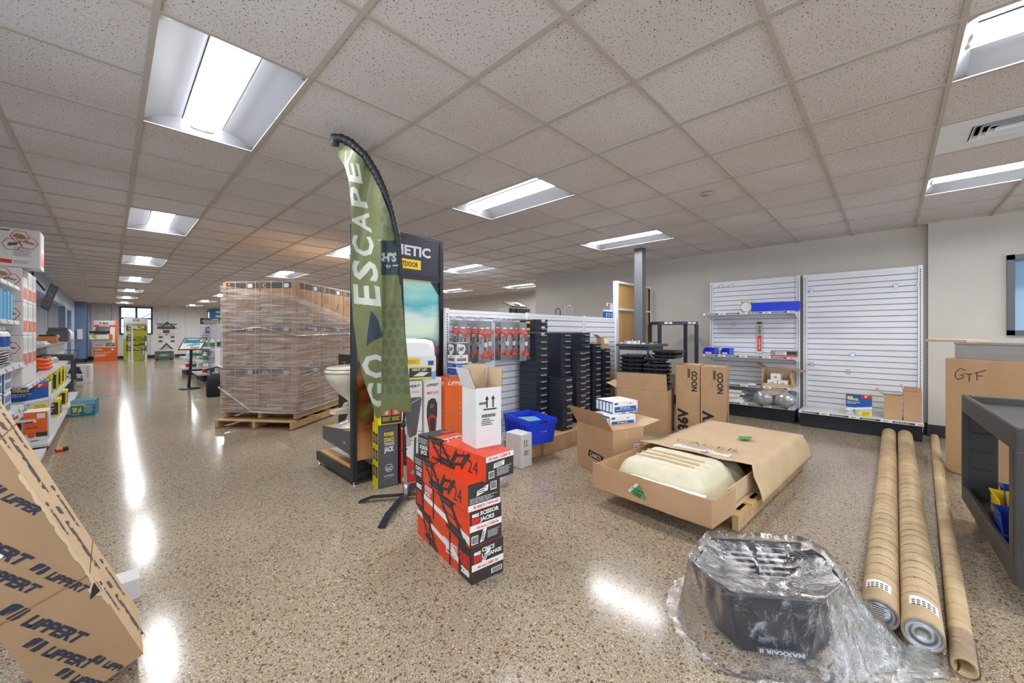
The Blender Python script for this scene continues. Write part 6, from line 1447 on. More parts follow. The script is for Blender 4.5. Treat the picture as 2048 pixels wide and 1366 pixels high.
# ---------------------------------------------------------------- left wall shelving, near section
def gondola_left(name,label,Y0,Y1,xb,shelves,top,base_x):
    t=thing(name,label,'shelf',(0,0,0))
    b=MB(); b.box(XL+.003,XL+.04,Y0,Y1,.1,top,'shelf_white'); b.build('back_panel',t)
    for y in (Y0,Y1-.04):
        b=MB(); b.box(XL+.003,XL+.07,y,y+.04,0,top+.02,'white_enamel'); b.build('upright',t)
    b=MB(); b.box(XL+.04,base_x,Y0,Y1,.09,.12,'shelf_white'); b.box(base_x,base_x+.004,Y0,Y1,.085,.125,'white_enamel'); b.build('base_deck',t)
    b=MB(); b.box(XL+.04,base_x-.06,Y0+.02,Y1-.02,0,.09,'slot_black'); b.build('kick_base',t)
    for x,z in shelves:
        b=MB(); b.box(XL+.04,x,Y0+.01,Y1-.01,z-.02,z,'shelf_white'); b.build('shelf',t)
        b=MB(); b.add([(x,Y0+.01,z-.038),(x+.016,Y0+.01,z-.032),(x+.006,Y0+.01,z+.004),(x,Y0+.01,z),(x,Y1-.01,z-.038),(x+.016,Y1-.01,z-.032),(x+.006,Y1-.01,z+.004),(x,Y1-.01,z)],[(0,1,2,3),(7,6,5,4),(1,5,6,2),(2,6,7,3),(0,4,5,1)],'white_enamel')
        n=int((Y1-Y0)/.16)
        for k in range(n):
            y=Y0+.05+k*.16; b.add([(x+.0165,y+.11,z-.030),(x+.0165,y,z-.030),(x+.0073,y,z),(x+.0073,y+.11,z)],[(0,1,2,3)],'grey_print' if k%2 else 'lightgrey_print')
        b.build('price_rail',t)
    return t
gondola_left('gondola_shelf','near white wall gondola on the left with bags, bottles and yellow sponges',3.9,6.15,XL,((-.63,1.73),(-.63,1.40),(-.60,1.0),(-.60,.585)),2.1,-.46)
gondola_left('gondola_shelf','long low white wall gondola on the left, behind the orange box',6.40,11.6,XL,((-.60,.74),(-.56,.385)),1.03,-.46)
# hose cartons (tall stack of white cartons)
def hose(b,F,w,d,h):
    f=F('F'); 
    for cx_,cy_ in ((w-.13,h*.80),(w-.075,h*.64),(w-.18,h*.58)): b.ring(f,cx_,cy_,.065,.006,'red_print',.0014,6,PI/6*0)
    b.shape(f,[(w-.18,h*.80),(w-.15,h*.88),(w-.10,h*.84),(w-.09,h*.74),(w-.14,h*.73)],'kraft_dark',.002); b.shape(f,[(w-.12,h*.66),(w-.05,h*.60),(w-.03,h*.64),(w-.10,h*.72)],'kraft_dark',.002); b.shape(f,[(w-.21,h*.53),(w-.15,h*.56),(w-.14,h*.64),(w-.2,h*.62)],'carton_grey',.002)
    b.shape(f,[(w-.56,h*.44),(w-.30,h*.42),(w-.28,h*.50),(w-.56,h*.56)],'orange_plastic',.0016); b.shape(f,[(w-.54,h*.26),(w-.32,h*.2),(w-.30,h*.30),(w-.54,h*.36)],'orange_plastic',.0016); b.disc(f,w-.30,h*.46,.02,'yellow_bin',.002); b.disc(f,w-.33,h*.25,.02,'yellow_bin',.002); b.shape(f,[(w-.26,h*.1),(w-.18,h*.08),(w-.18,h*.18),(w-.27,h*.2)],'red_print',.0016)
    b.text(f,'No more sewer hoses!',w-.55,h*.92,h*.05,'ink_navy',bold=.04,shear=.3,width=.36); b.lines(f,w-.55,h*.78,.28,h*.05,2,'grey_print'); b.lines(f,w-.17,h*.28,.13,h*.2,7,'grey_print'); b.lines(f,w-.17,h*.09,.11,h*.09,4,'grey_print'); b.lines(f,w-.17,h*.49,.1,h*.03,1,'red_print')
    f=F('R'); b.rect(f,.01,.0,.03,h,'carton_black',.001)
    for k in range(2): b.rect(f,d*(.2+.4*k),h*.1,d*(.5+.4*k),h*.45,'orange_plastic',.0012); b.rect(f,d*(.22+.4*k),h*.55,d*(.48+.4*k),h*.92,'lightgrey_print',.0012)
carton('hose_carton','large white hose carton with orange pictures, topmost of the tall left stack',.55,.33,.385,(-1.055,6.26,1.947),0,'carton_white',deco=hose,tape=False)
lv=['second from the top','third from the top','fourth from the top']
for k in range(3):
    for q in range(3):
        carton('hose_carton','white hose carton, %s, %s of the tall left stack'%(lv[k],['front row','middle row','rear row'][q]),.435,.345,.338,(-1.055,6.26+.35*q,1.605-.341*k),0,'carton_white',deco=hose,tape=False,group='white hose cartons in the tall stack')
carton('hose_carton','white hose carton at the foot of the tall left stack, front row',.435,.345,.17,(-1.055,6.26,.7515),0,'carton_white',tape=False,group=None)
carton('hose_carton','white hose carton at the foot of the tall left stack, middle row',.435,.345,.17,(-1.055,6.61,.7515),0,'carton_white',tape=False,group=None)
carton('hose_carton','white hose carton at the foot of the tall left stack, rear row',.435,.345,.17,(-1.055,6.96,.7515),0,'carton_white',tape=False,group=None)
# near section goods
for k in range(4):
    b=MB(); b.box(0,.17,0,.07,0,.26-.02*(k%2),'sky_print'); F=faces(0,.17,0,.07,0,.26,'F'); b.rect(F,.03,.13,.14,.2,'blue_print'); b.disc(F,.10,.10,.03,'yellow_bin',.002); b.rect(F,.02,.02,.15,.06,'teal_print')
    b.build('blue_refill_pack',loc=(-.80,5.25+.16*k,1.4005),label='pale blue refill pack on the upper left shelf, %s from the front'%['first','second','third','fourth'][k],cat='package',group='pale blue packs on the upper left shelf',bevel=.01)
b=MB(); b.box(0,.14,0,.08,0,.22,'paper_white'); F=faces(0,.14,0,.08,0,.22,'F'); b.rect(F,.02,.02,.12,.08,'sky_print'); b.lines(F,.02,.12,.1,.06,3,'grey_print'); b.build('white_box',loc=(-.82,5.0,1.4005),label='white and pale blue box before the blue packs on the upper left shelf',cat='box')
def bottle(loc,label,hgt=.16,r=.055,cap='white_plastic',body='white_plastic',lab='blue_print',group=None):
    t=thing('plastic_bottle',label,'bottle',loc,0,group); b=MB(); b.lathe([(r*.9,0),(r,.006),(r,hgt*.68),(r*.8,hgt*.8),(r*.4,hgt*.86)],(0,0,0),body,18); b.build('bottle_body',t)
    b=MB(); b.lathe([(r*.55,hgt*.86),(r*.55,hgt*1.0),(r*.5,hgt*1.02)],(0,0,0),cap,16); b.build('cap',t)
    b=MB(); b.lathe([(r*1.01,hgt*.15),(r*1.01,hgt*.6)],(0,0,0),lab,18,cap0=False,cap1=False); b.build('label',t); return t
for k in range(4): bottle((-.70-.16*(k%2),5.55+.22*(k//2),1.1365),'white bottle with blue label above the dark bagged packs, %s'%['front right','front left','rear right','rear left'][k],.20,.06,group='white bottles on the left shelf')
for k in range(6):
    nz=smooth_noise(70+k); b=MB(); P=[]
    for i in range(17):
        for _ in (0,): pass
    rings=[]
    for i in range(9):
        z=.018*i/8; e=1-.06*abs(i-4)/4
        rings.append([Vector((.21*e*max(-1,min(1,1.5*math.cos(a)))*(1+.03*nz(a*3,i,0,1)),.42*e*max(-1,min(1,1.5*math.sin(a)))*(1+.02*nz(a*4,i,2,1)),z+.002*nz(a*5,i*2,4,1))) for a in [2*PI*j/36 for j in range(36)]])
    b.loft(rings,'dark_bag'); b.build('bagged_mat',loc=(-.84,5.35,1.003+.0215*k),label='dark mat in crinkled clear bag, %s in the pile on the left shelf'%['lowest','second lowest','third','fourth','second highest','topmost'][k],cat='package',group='dark bagged mats on the left shelf')
for k in range(2):
    for q in range(2):
        t=thing('sponge_box','clear box of yellow sponges on the left shelf, %s %s'%(['lower','upper'][k],['front','rear'][q]),'box',(-.97,4.95+.42*q,.5865+.195*k),0,'boxes of yellow sponges')
        nz=smooth_noise(80+k*2+q)
        for s in range(5):
            b=MB(); b.ball((.07+.085*(s%3)+.03*(s//3),.10+.08*(s//3),.05+.055*(s//3)),(.058,.07,.035),'yellow_bin',14,8); b.build('sponge',t)
        b=MB(); b.box(0,.34,0,.30,0,.006,'white_plastic'); b.box(.30,.34,0,.006,0,.18,'blue_print'); b.box(.31,.345,.006,.30,0,.18,'paper_white'); F=faces(.31,.345,.006,.30,0,.18,'R')
        for n in range(3): b.rect(F,.02+.09*n,.02,.08+.09*n,.08,'teal_print'); b.rect(F,.02+.09*n,.1,.08+.09*n,.16,'blue_print')
        b.box(0,.34,0,.30,.180,.186,'white_plastic'); b.build('tray',t); b=MB(); b.box(.003,.30,-.003,.0,.006,.18,'blister'); b.build('clear_front',t)
# boxes on the low gondola
def kit(b,F,w,d,h):
    sidew(b,F,w,d,h,'F'); f=F('R'); b.rect(f,0,0,d,h,'paper_white',.0008); b.rect(f,.01,.02,d-.01,.12,'lightgrey_print',.0012)
carton('hose_support_box','large blue and yellow boxed hose support on the left low gondola',.28,.30,.315,(-.795,7.15,.3865),0,'blue_print',deco=kit,tape=False)
def orange(b,F,w,d,h):
    f=F('F'); b.rect(f,0,h*.0,w,h,'paper_white',.0005); b.rect(f,0,h*.32,w,h,'orange_print',.001); b.rect(f,w*.55,h*.8,w*.9,h*.95,'paper_white',.0016); b.text(f,'^',w*.1,h*.62,.05,'ink_black',bold=.05); b.text(f,'Sewer Kit',w*.1,h*.50,.014,'ink_black',bold=.03,width=w*.5); b.rect(f,w*.5,h*.22,w,h*.36,'carton_black',.0016); b.disc(f,w*.32,h*.28,.028,'orange_plastic',.002); b.ring(f,w*.32,h*.28,.028,.006,'kraft_dark',.0026,14); b.disc(f,w*.45,h*.1,.035,'grey_print',.0016,14,.008)
    f=F('R'); b.rect(f,0,0,d,h,'paper_white',.0005); b.rect(f,d*.1,h*.1,d*.4,h*.9,'sky_print',.001)
carton('sewer_kit_box','orange and white sewer kit box on the base deck, below the blue hose box',.16,.30,.335,(-.63,6.44,.1215),0,'paper_white',deco=orange,tape=False)
nz=smooth_noise(90); b=MB(); P=[[(-.98+.30*i/14,6.42+.02*nz(i,j,0,1)+.12*math.sin(PI*j/14)*0,.13+.30*j/14+.01*nz(i*.6,j*.8,3,2)) for j in range(15)] for i in range(15)]
rings=[]
for i in range(11):
    z=.125+.30*i/10; e=.6+.4*math.sin(PI*(.15+.7*i/10)); rings.append([Vector((-.80+.14*math.cos(a)*e*(1+.06*nz(a*3,i,0,1)),6.62+.16*math.sin(a)*e*(1+.06*nz(a*3,i,5,1)),z)) for a in [2*PI*k/24 for k in range(24)]])
b.loft(rings,'red_bag' if 'red_bag' in MATS else mat('red_bag','#c8553a',.25,bump=1,bscale=20,var=.3,vscale=15)); b.build('red_bag',label='red and clear plastic bag on the base deck left of the orange box',cat='bag')
b=MB(); b.tube([(0,0,.02),(0,.05,.02)],.02,'orange_plastic',14); b.tube([(0,.05,.02),(0,.09,.02)],.022,'rubber_black',14); b.build('hose_fitting',loc=(-.415,6.46,.0),rotz=-1.2,label='orange and black hose fitting on the floor under the orange box',cat='fitting')
t=thing('orange_hose_coil','coiled orange hose on the low gondola shelf','hose',(-.80,9.0,.7415)); 
for k in range(3):
    b=MB(); n=26; b.tube([(.17*math.cos(2*PI*q/n)*(1-.05*k),.22*math.sin(2*PI*q/n),.04+.055*k+.01*math.sin(q)) for q in range(n+1)],.028,'orange_plastic',10); b.build('hose_turn',t)
b=MB(); b.box(-.24,-.18,-.2,.2,.0,.06,'orange_plastic'); b.build('hose_tail',t,bevel=.02)
def yb(b,F,w,d,h):
    for k,W0 in (('F',w),('R',d)):
        f=F(k); b.rect(f,W0*.08,h*.08,W0*.92,h*.82,'carton_black' if k=='F' else 'carton_black',.001); b.text(f,'HOSE',W0*.15,h*.6,.03,'yellow_print',bold=.03,width=W0*.6,lift=.002); b.lines(f,W0*.15,h*.2,W0*.6,h*.3,4,'paper_white',lift=.002)
pos=[(-.80,8.3,.3865,.2,.12,.26),(-.80,8.8,.3865,.2,.12,.28),(-.80,9.4,.3865,.22,.12,.3),(-.80,10.1,.3865,.22,.12,.3),(-.80,10.8,.3865,.22,.14,.3),(-.70,8.4,.1215,.2,.3,.235),(-.70,9.6,.1215,.2,.3,.235)]
for k,(x,y,z,w,d,h) in enumerate(pos):
    carton('yellow_box','yellow and black boxed hose on the low gondola, %s'%['middle shelf, nearest','middle shelf, second','middle shelf, third','middle shelf, fourth','middle shelf, farthest','base deck, nearer','base deck, farther'][k],w,d,h,(x,y,z),0,'yellow_print',deco=yb,tape=False,group='yellow and black boxes on the low gondola')
for k in range(7):
    y=8.2+.48*k+.1*(k%2); b=MB(); 
    if k%3==0: b.lathe([(.08,0),(.11,.05),(.10,.09)],(0,0,0),'blister',18); b.lathe([(.07,.01),(.07,.05)],(0,0,0),'lightgrey_print',16); nm,lb='clear_bowl_pack','clear moulded pack'
    elif k%3==1: b.box(-.1,.1,-.08,.08,0,.1,'lightgrey_print'); b.box(.1,.104,-.08,-.04,0,.1,'yellow_print'); nm,lb='grey_pack','pale grey and yellow pack'
    else: b.ball((0,0,.07),(.13,.16,.068),'silver_bag'); nm,lb='silver_pack','silver crinkled pack'
    if abs(y-9.0)<.25: continue
    b.build(nm,loc=(-.78,y,.7415),label='%s on the low left gondola top, %s from the front'%(lb,['first','second','third','fourth','fifth','sixth','seventh'][k]),cat='package')
for k in range(5):
    y=10.6+.2*k; b=MB(); b.box(0,.03,0,.12,0,.16,'green_print'); b.rect(faces(0,.03,0,.12,0,.16,'F'),0,.03,.03,.1,'carton_black'); b.rect(faces(0,.03,0,.12,0,.16,'R'),.02,.03,.1,.1,'paper_white')
    b.build('green_card_pack',loc=(XL+.05,y-.3+.12*k,.88),label='green carded pack hanging over the low left gondola, number %d from the front'%(k+1),cat='package',group='green carded packs on the left wall')
# grey cart at the end of the low gondola
t=thing('stock_cart','grey plastic stock cart parked at the end of the low left gondola','cart',(-1.02,11.75,0))
for z in (.18,.74):
    b=MB(); b.box(0,.5,0,.85,z,z+.10,'cart_grey'); b.build('tray',t,bevel=.01)
for x in (0,.46):
    for y in (0,.81):
        b=MB(); b.box(x,x+.04,y,y+.04,.28,.74,'cart_grey'); b.build('corner_post',t)
for x in (.06,.44):
    for y in (.08,.77):
        b=MB(); b.tube([(x,y-.015,.06),(x,y+.015,.06)],.058,'rubber_grey',18); b.box(x-.03,x+.03,y-.025,y+.025,.12,.18,'rubber_grey'); b.build('caster',t)
# 20 pl box
def twenty(b,F,w,d,h):
    f=F('F'); b.rect(f,0,h*.72,w,h,'sky_print',.0008); b.rect(f,0,h*.68,w*.6,h*.78,'yellow_bin',.0012); b.text(f,'20 pl',w*.07,h*.30,h*.26,'yellow_print',bold=.05,width=w*.36); b.text(f,'ENSEMBLE DE',w*.5,h*.58,h*.07,'paper_white',bold=.03,width=w*.42); b.text(f,'TUYAUX',w*.55,h*.45,h*.07,'paper_white',bold=.03,width=w*.32); b.text(f,'RESISTANTE',w*.52,h*.32,h*.07,'paper_white',bold=.03,width=w*.38); b.text(f,'DOUBLE',w*.57,h*.19,h*.07,'paper_white',bold=.03,width=w*.28); b.lines(f,w*.05,h*.1,w*.3,h*.06,1,'paper_white')
carton('teal_hose_box','teal and yellow hose box on the floor by the left gondola',.26,.34,.24,(-.43,9.0,0),math.radians(-6),'teal_print',deco=twenty,tape=False)
def shed(b,F,w,d,h):
    f=F('F'); b.shape(f,[(w*.2,h*.55),(w*.72,h*.5),(w*.6,h*.9),(w*.32,h*.9)],'ink_navy'); 
    for k in range(4): b.disc(f,w*(.2+.16*k),h*.38,.02,'carton_grey')
    b.shape(f,[(w*.2,h*.1),(w*.75,h*.1),(w*.72,h*.3),(w*.24,h*.3)],'carton_grey'); b.lines(f,w*.85,h*.3,w*.1,h*.6,7,'grey_print')
carton('white_picture_carton','white carton with dark pictures on the floor by the blue wall',.5,.3,.47,(-.86,14.9,0),math.radians(-8),'carton_white',deco=shed,tape=False)
# service counter and what stands on it
t=thing('service_counter','long grey counter ledge along the opening in the left wall','counter'); b=MB(); b.box(XL,-.74,7.9,17.6,1.06,1.09,'grey_print'); b.build('counter_top',t); b=MB(); b.box(XL,-.95,12.9,17.5,.0,1.06,'lightgrey_print'); b.build('counter_front',t)
def on_counter(nm,fn,loc,label,cat): 
    b=MB(); fn(b); return b.build(nm,loc=loc,label=label,cat=cat)
t=thing('printer','grey desktop printer on the left service counter','printer',(-1.02,13.7,1.0905)); b=MB(); b.box(0,.34,0,.5,0,.24,'grey_metal'); b.build('printer_body',t,bevel=.02); b=MB(); b.box(.02,.32,.02,.48,.24,.32,'carton_grey'); b.build('scanner_lid',t,bevel=.01); b=MB(); b.disc(faces(0,.34,0,.5,0,.24,'F'),.17,.12,.04,'lightgrey_print'); b.build('badge',t)
b=MB(); b.box(0,.25,0,.35,0,.13,'wood_box' if 'wood_box' in MATS else mat('wood_box','#b06a35',.5)); b.box(.02,.23,.02,.33,.13,.16,'slot_black'); b.build('wooden_box',loc=(-.98,11.6,1.0905),label='small orange-brown wooden box on the left service counter',cat='box',bevel=.01)
b=MB(); b.box(0,.26,0,.8,0,.02,'paper_white'); b.box(.02,.24,.1,.7,.02,.05,'lightgrey_print'); b.build('paper_stack',loc=(-1.02,10.0,1.0905),label='stack of white papers on the near end of the service counter',cat='paper')
b=MB(); b.hexa((0,0,.0),(.22,.1,.05),(0,.5,0),(0,.0,.02),'paper_white'); b.build('paper_sheet',loc=(-1.0,14.6,1.092),label='white papers lying beyond the grey printer on the counter',cat='paper')
b=MB(); b.lathe([(.09,0),(.10,.01),(.10,.18),(.04,.27),(.025,.28),(.025,.31)],(0,0,0),'white_plastic',18); b.build('water_jug',loc=(-.86,17.3,1.0905),label='white plastic jug at the far end of the service counter',cat='jug')
t=thing('wall_monitor','tilted flat monitor hanging from the ceiling above the left counter','monitor',(-.70,9.6,1.86))
U1=Vector((.11,0,-.065)).normalized(); 
b=MB(); P0=Vector((.03,0,.215)); eu=Vector((.085,-.02,-.065)); ev=Vector((-.10,-.0,-.36)); nn=eu.cross(ev).normalized()
ed=Vector((-.05,.60,.0))
b.hexa(P0,eu*1.0,ev*1.05,ed*.08,'carton_grey'); b.build('housing',t); b=MB(); a=P0+Vector((0,-.003,0)); b.add([a+eu*.08+ev*.04,a+eu*.92+ev*.04,a+eu*.92+ev*.98,a+eu*.08+ev*.98],[(0,3,2,1)],'screen_reflection'); b.add([a+eu*.2+ev*.3-Vector((0,.002,0)),a+eu*.8+ev*.35-Vector((0,.002,0)),a+eu*.6+ev*.55-Vector((0,.002,0)),a+eu*.25+ev*.5-Vector((0,.002,0))],[(0,3,2,1)],'grey_print'); b.add([a+eu*.2+ev*.7-Vector((0,.002,0)),a+eu*.6+ev*.68-Vector((0,.002,0)),a+eu*.5+ev*.82-Vector((0,.002,0))],[(0,2,1)],'red_print'); b.build('screen',t)
b=MB(); b.tube([(-.03,.05,.1),(-.15,.1,.3),(-.2,.1,.78)],.014,'black_metal',8); b.build('mount_arm',t)
b=MB(); b.box(0,.16,0,.05,0,.45,'white_enamel'); b.build('electrical_box',loc=(-1.02,25.35,1.0),label='small white electrical panel on the blue wall pier',cat='panel')
b=MB()
for z in (0,.25,.5): b.tube([(0,0,z),(.34,0,z),(.34,.3,z),(0,.3,z),(0,0,z)],.006,'black_metal',6)
for q in range(5): b.tube([(.085*q,0,0),(.085*q,0,.5)],.005,'black_metal',6)
for x,y in ((0,0),(.34,0),(.34,.3),(0,.3)): b.tube([(x,y,-.25),(x,y,.0)],.006,'black_metal',6)
b.build('wire_rack',loc=(-1.06,18.2,.25),label='black wire rack standing on the floor by the left wall',cat='rack')
# ---------------------------------------------------------------- far wall displays
t=thing('orange_display','orange and white awning display stand against the far wall','display stand',(-.54,25.7,0))
b=MB(); b.box(0,.68,0,.35,0,1.84,'paper_white',{'R':'orange_print','T':'orange_print'}); F=faces(0,.68,0,.35,0,1.84,'F')
b.rect(F,0,0,.68,.62,'orange_print'); b.rect(F,0,1.56,.68,1.64,'red_print'); b.rect(F,0,1.64,.68,1.82,'lightgrey_print',.0006); b.text(F,'Solera',.18,1.69,.08,'ink_navy',bold=.05,width=.28); b.disc(F,.255,1.725,.03,'yellow_bin',.003); b.text(F,'SLIDE TOPPERS',.17,1.58,.035,'paper_white',bold=.03,width=.34)
b.text(F,'Solera',.04,.5,.07,'paper_white',bold=.05,width=.24); b.disc(F,.6,.52,.04,'paper_white'); b.text(F,'SLIDE TOPPER KITS',.04,.38,.035,'paper_white',bold=.03,width=.5); b.lines(F,.04,.2,.4,.14,4,'paper_white'); b.rect(F,.38,.66,.66,.82,'carton_grey'); b.lines(F,.04,.66,.28,.12,4,'grey_print'); b.lines(F,.4,.68,.24,.12,5,'paper_white',lift=.002)
b.build('panel',t); b=MB(); b.box(.68,.76,-.02,.37,0,1.86,'orange_print'); b.build('side_post',t)
b=MB(); b.box(-.13,.52,-.22,-.02,1.27,1.36,'black_metal'); b.prism([(.1,-.15,1.36),(.5,-.15,1.36),(.54,-.02,1.56),(.08,-.02,1.56)],(0,.01,0),'grey_metal'); b.build('awning_model',t,bevel=.01)
b=MB(); b.box(-.12,.60,-.24,-.02,1.0,1.22,'paper_white'); F=faces(-.12,.60,-.24,-.02,1.0,1.22,'F'); b.rect(F,.60,.0,.72,.22,'orange_print'); b.shape(F,[(.03,.2),(.22,.2),(.22,.02),(.12,.03)],'lime_print'); b.rect(F,.0,.20,.55,.22,'grey_print',.002)
for q in range(6): b.line(F,(.26+.05*q,.03),(.26+.05*q,.17),.004,'grey_print')
b.build('card_tray',t)
t=thing('banner_display','lime green and grey banner with jack parts on white posts before the far window','display stand',(.40,24.9,0))
b=MB(); b.box(0,.80,0,.02,.02,1.96,'lime_print'); F=faces(0,.80,0,.02,.02,1.96,'F'); b.rect(F,0,1.45,.8,1.94,'lightgrey_print'); b.rect(F,0,1.0,.12,1.5,'paper_white',.002); b.rect(F,.3,1.80,.52,1.90,'ink_navy',.002); b.text(F,"BUSH'S",.32,1.83,.045,'paper_white',bold=.04,width=.18,lift=.003); b.shape(F,[(.45,1.6),(.68,1.72),(.68,1.55),(.45,1.5)],'lime_print',.002); b.text(F,'STABILITY',.3,1.60,.06,'ink_black',bold=.03,width=.36,lift=.003); b.shape(F,[(.08,.70),(.7,.80),(.7,.70),(.08,.60)],'carton_grey',.002); b.text(F,'FOR YOU',.2,.70,.05,'paper_white',bold=.03,rot=.1,lift=.003); b.rect(F,.52,.25,.68,.55,'paper_white',.002); b.lines(F,.53,.27,.14,.26,5,'carton_black',lift=.003)
b.build('banner',t); b=MB(); b.box(.0,.8,-.1,.12,0,.03,'grey_print'); b.build('banner_base',t)
for x,y in ((.18,-.30),(.27,-.42),(.73,-.30)):
    b=MB(); b.box(x-.03,x+.03,y-.03,y+.03,0,1.6 if x<.7 else 1.2,'white_plastic'); b.box(x-.06,x+.06,y-.06,y+.06,0,.04,'white_plastic'); b.build('white_post',t)
for z in (1.64,1.16):
    b=MB(); b.box(.1,.72,-.36,-.24,z,z+.06,'wood_board'); b.build('wood_shelf',t)
for z in (1.42,.95,.5):
    b=MB(); b.bar((.08,-.36,z),(.74,-.36,z),.04,.03,'carton_black'); b.bar((.12,-.36,z+.16),(.4,-.36,z),.03,.03,'carton_black'); b.bar((.45,-.36,z+.14),(.74,-.36,z),.03,.03,'carton_black'); b.box(.08,.14,-.4,-.3,z-.05,z+.2,'carton_grey'); b.box(.68,.74,-.4,-.3,z-.05,z+.2,'carton_grey')
    b.build('stabilizer_arm',t)
for x in (.05,.5):
    pass
t=thing('rack_display','white display board with bike rack frames and printed pictures at the far wall','display stand',(1.5,24.75,0))
b=MB(); b.box(0,.70,0,.06,.42,1.70,'paper_white'); F=faces(0,.7,0,.06,.42,1.70,'F')
for x,y in ((.05,.62),(.48,.62),(.05,.42),(.48,.42)): b.shape(F,[(x,y),(x+.17,y),(x+.15,y+.09),(x+.04,y+.1)],'grey_metal')
b.rect(F,.22,.85,.46,1.0,'grey_metal'); b.rect(F,.04,1.05,.66,1.22,'grey_print'); b.disc(F,.35,.78,.05,'red_print',.002,14,.025); b.shape(F,[(.08,.08),(.62,.08),(.35,.40)],'grey_metal',.0012); b.shape(F,[(.18,.08),(.52,.08),(.35,.28)],'lightgrey_print',.002); b.lines(F,.05,.75,.12,.06,2,'grey_print'); b.lines(F,.5,.75,.14,.06,2,'grey_print')
b.build('board',t); b=MB(); b.box(0,.7,-.02,.10,.30,.44,'paper_white'); b.box(.05,.65,0,.08,0,.3,'white_enamel'); b.build('base',t)
b=MB(); b.bar((-.02,-.08,1.70),(.72,-.08,1.70),.04,.04,'black_metal'); b.bar((.0,-.1,1.52),(.72,-.1,1.52),.04,.04,'black_metal'); b.bar((.18,-.09,1.55),(.36,-.09,1.80),.035,.035,'black_metal'); b.bar((.36,-.09,1.80),(.62,-.09,1.55),.035,.035,'black_metal'); b.bar((.36,-.09,1.80),(.36,0,1.66),.035,.035,'black_metal'); b.build('rack_frame',t)
b=MB(); b.bar((.10,-.05,.52),(.34,-.05,.84),.03,.03,'white_plastic'); b.bar((.34,-.05,.84),(.60,-.05,.52),.03,.03,'white_plastic'); b.build('white_arm',t)
t=thing('green_label_case','dark grey wheeled case with green label on the floor before the far displays','case',(1.38,24.2,0)); 
b=MB(); b.loft([[Vector((x,y,z)) for x,y in ((.06-o,.0-o*.3),(.66+o,-o*.3),(.66+o,.3+o*.3),(.06-o,.3+o*.3))] for z,o in ((.04,.02),(.12,.05),(.34,.02),(.44,-.03))],'grey_metal',smooth=False); b.build('case_body',t,bevel=.02)
b=MB(); b.box(.02,.70,-.02,.32,.38,.42,'carton_grey'); b.build('lid_band',t,bevel=.01); b=MB(); b.rect((Vector((.18,-.045,.18)),Vector((1,0,0)),Vector((0,0,1)),Vector((0,-1,0))),0,0,.32,.13,'green_print'); b.text((Vector((.18,-.047,.18)),Vector((1,0,0)),Vector((0,0,1)),Vector((0,-1,0))),'POWER',.05,.05,.04,'paper_white'); b.build('label',t)
for x in (.1,.6):
    b=MB(); b.tube([(x,-.03,.05),(x,.03,.05)],.05,'rubber_black',14); b.build('wheel',t)
b=MB(); b.tube([(-.70,27.38,.86),(1.98,27.38,2.64)],.012,'white_plastic',8); b.build('brace_rod',label='thin white diagonal brace rod crossing the far window',cat='rod')
b=MB(); b.tube([(3.06,27.38,2.64),(3.95,27.38,1.86)],.012,'white_plastic',8); b.build('brace_rod',label='thin white diagonal brace rod left of the blue poster',cat='rod')
b=MB(); b.box(0,.8,0,.02,0,.62,'poster_blue' if 'poster_blue' in MATS else mat('poster_blue','#2f8fc4',.5)); F=faces(0,.8,0,.02,0,.62,'F')
for z in (.42,.18): b.rect(F,.28,z,.62,z+.12,'paper_white'); b.shape(F,[(.62,z),(.68,z+.06),(.62,z+.12)],'paper_white')
b.build('blue_poster',loc=(3.82,27.2,1.98),label='bright blue poster with white arrows high in the far window',cat='poster')
# kiosk
t=thing('info_kiosk','slim black kiosk stand with tilted colour screen in the far aisle','kiosk',(1.27,11.6,0))
b=MB(); b.lathe([(.20,0),(.20,.012),(.05,.03),(.04,.035)],(0,0,0),'black_metal',28); b.build('base_plate',t)
b=MB(); b.tube([(-.02,0,.02),(.0,0,.3),(.02,0,.65),(.03,.02,.96)],.028,'black_metal',12); b.build('pole',t)
b=MB(); e=Vector((.42,-.02,0)); v=Vector((.13,.12,.27)); o=Vector((-.22,-.06,.90)); b.hexa(o,e,v,e.cross(v).normalized()*-.025,'black_metal'); b.build('frame',t)
b=MB(); n_=e.cross(v).normalized(); eu,ev=e.normalized(),v.normalized(); le,lv_=e.length,v.length; F=(o+n_*.002,eu,ev,n_); b.rect(F,.02,.02,le-.02,lv_-.02,'paper_white',.001); b.rect(F,.03,lv_*.55,le-.03,lv_-.03,'teal_print',.0016); b.text(F,'CAMPING',.08,lv_*.8,.03,'paper_white',bold=.03,lift=.003); b.shape(F,[(.08,lv_*.35),(.3,lv_*.62),(.36,lv_*.4),(.2,lv_*.3)],'sky_print',.0022); b.disc(F,le*.8,lv_*.75,.03,'yellow_print',.003); b.rect(F,.2,.03,.36,.08,'kraft',.002); b.build('screen',t)
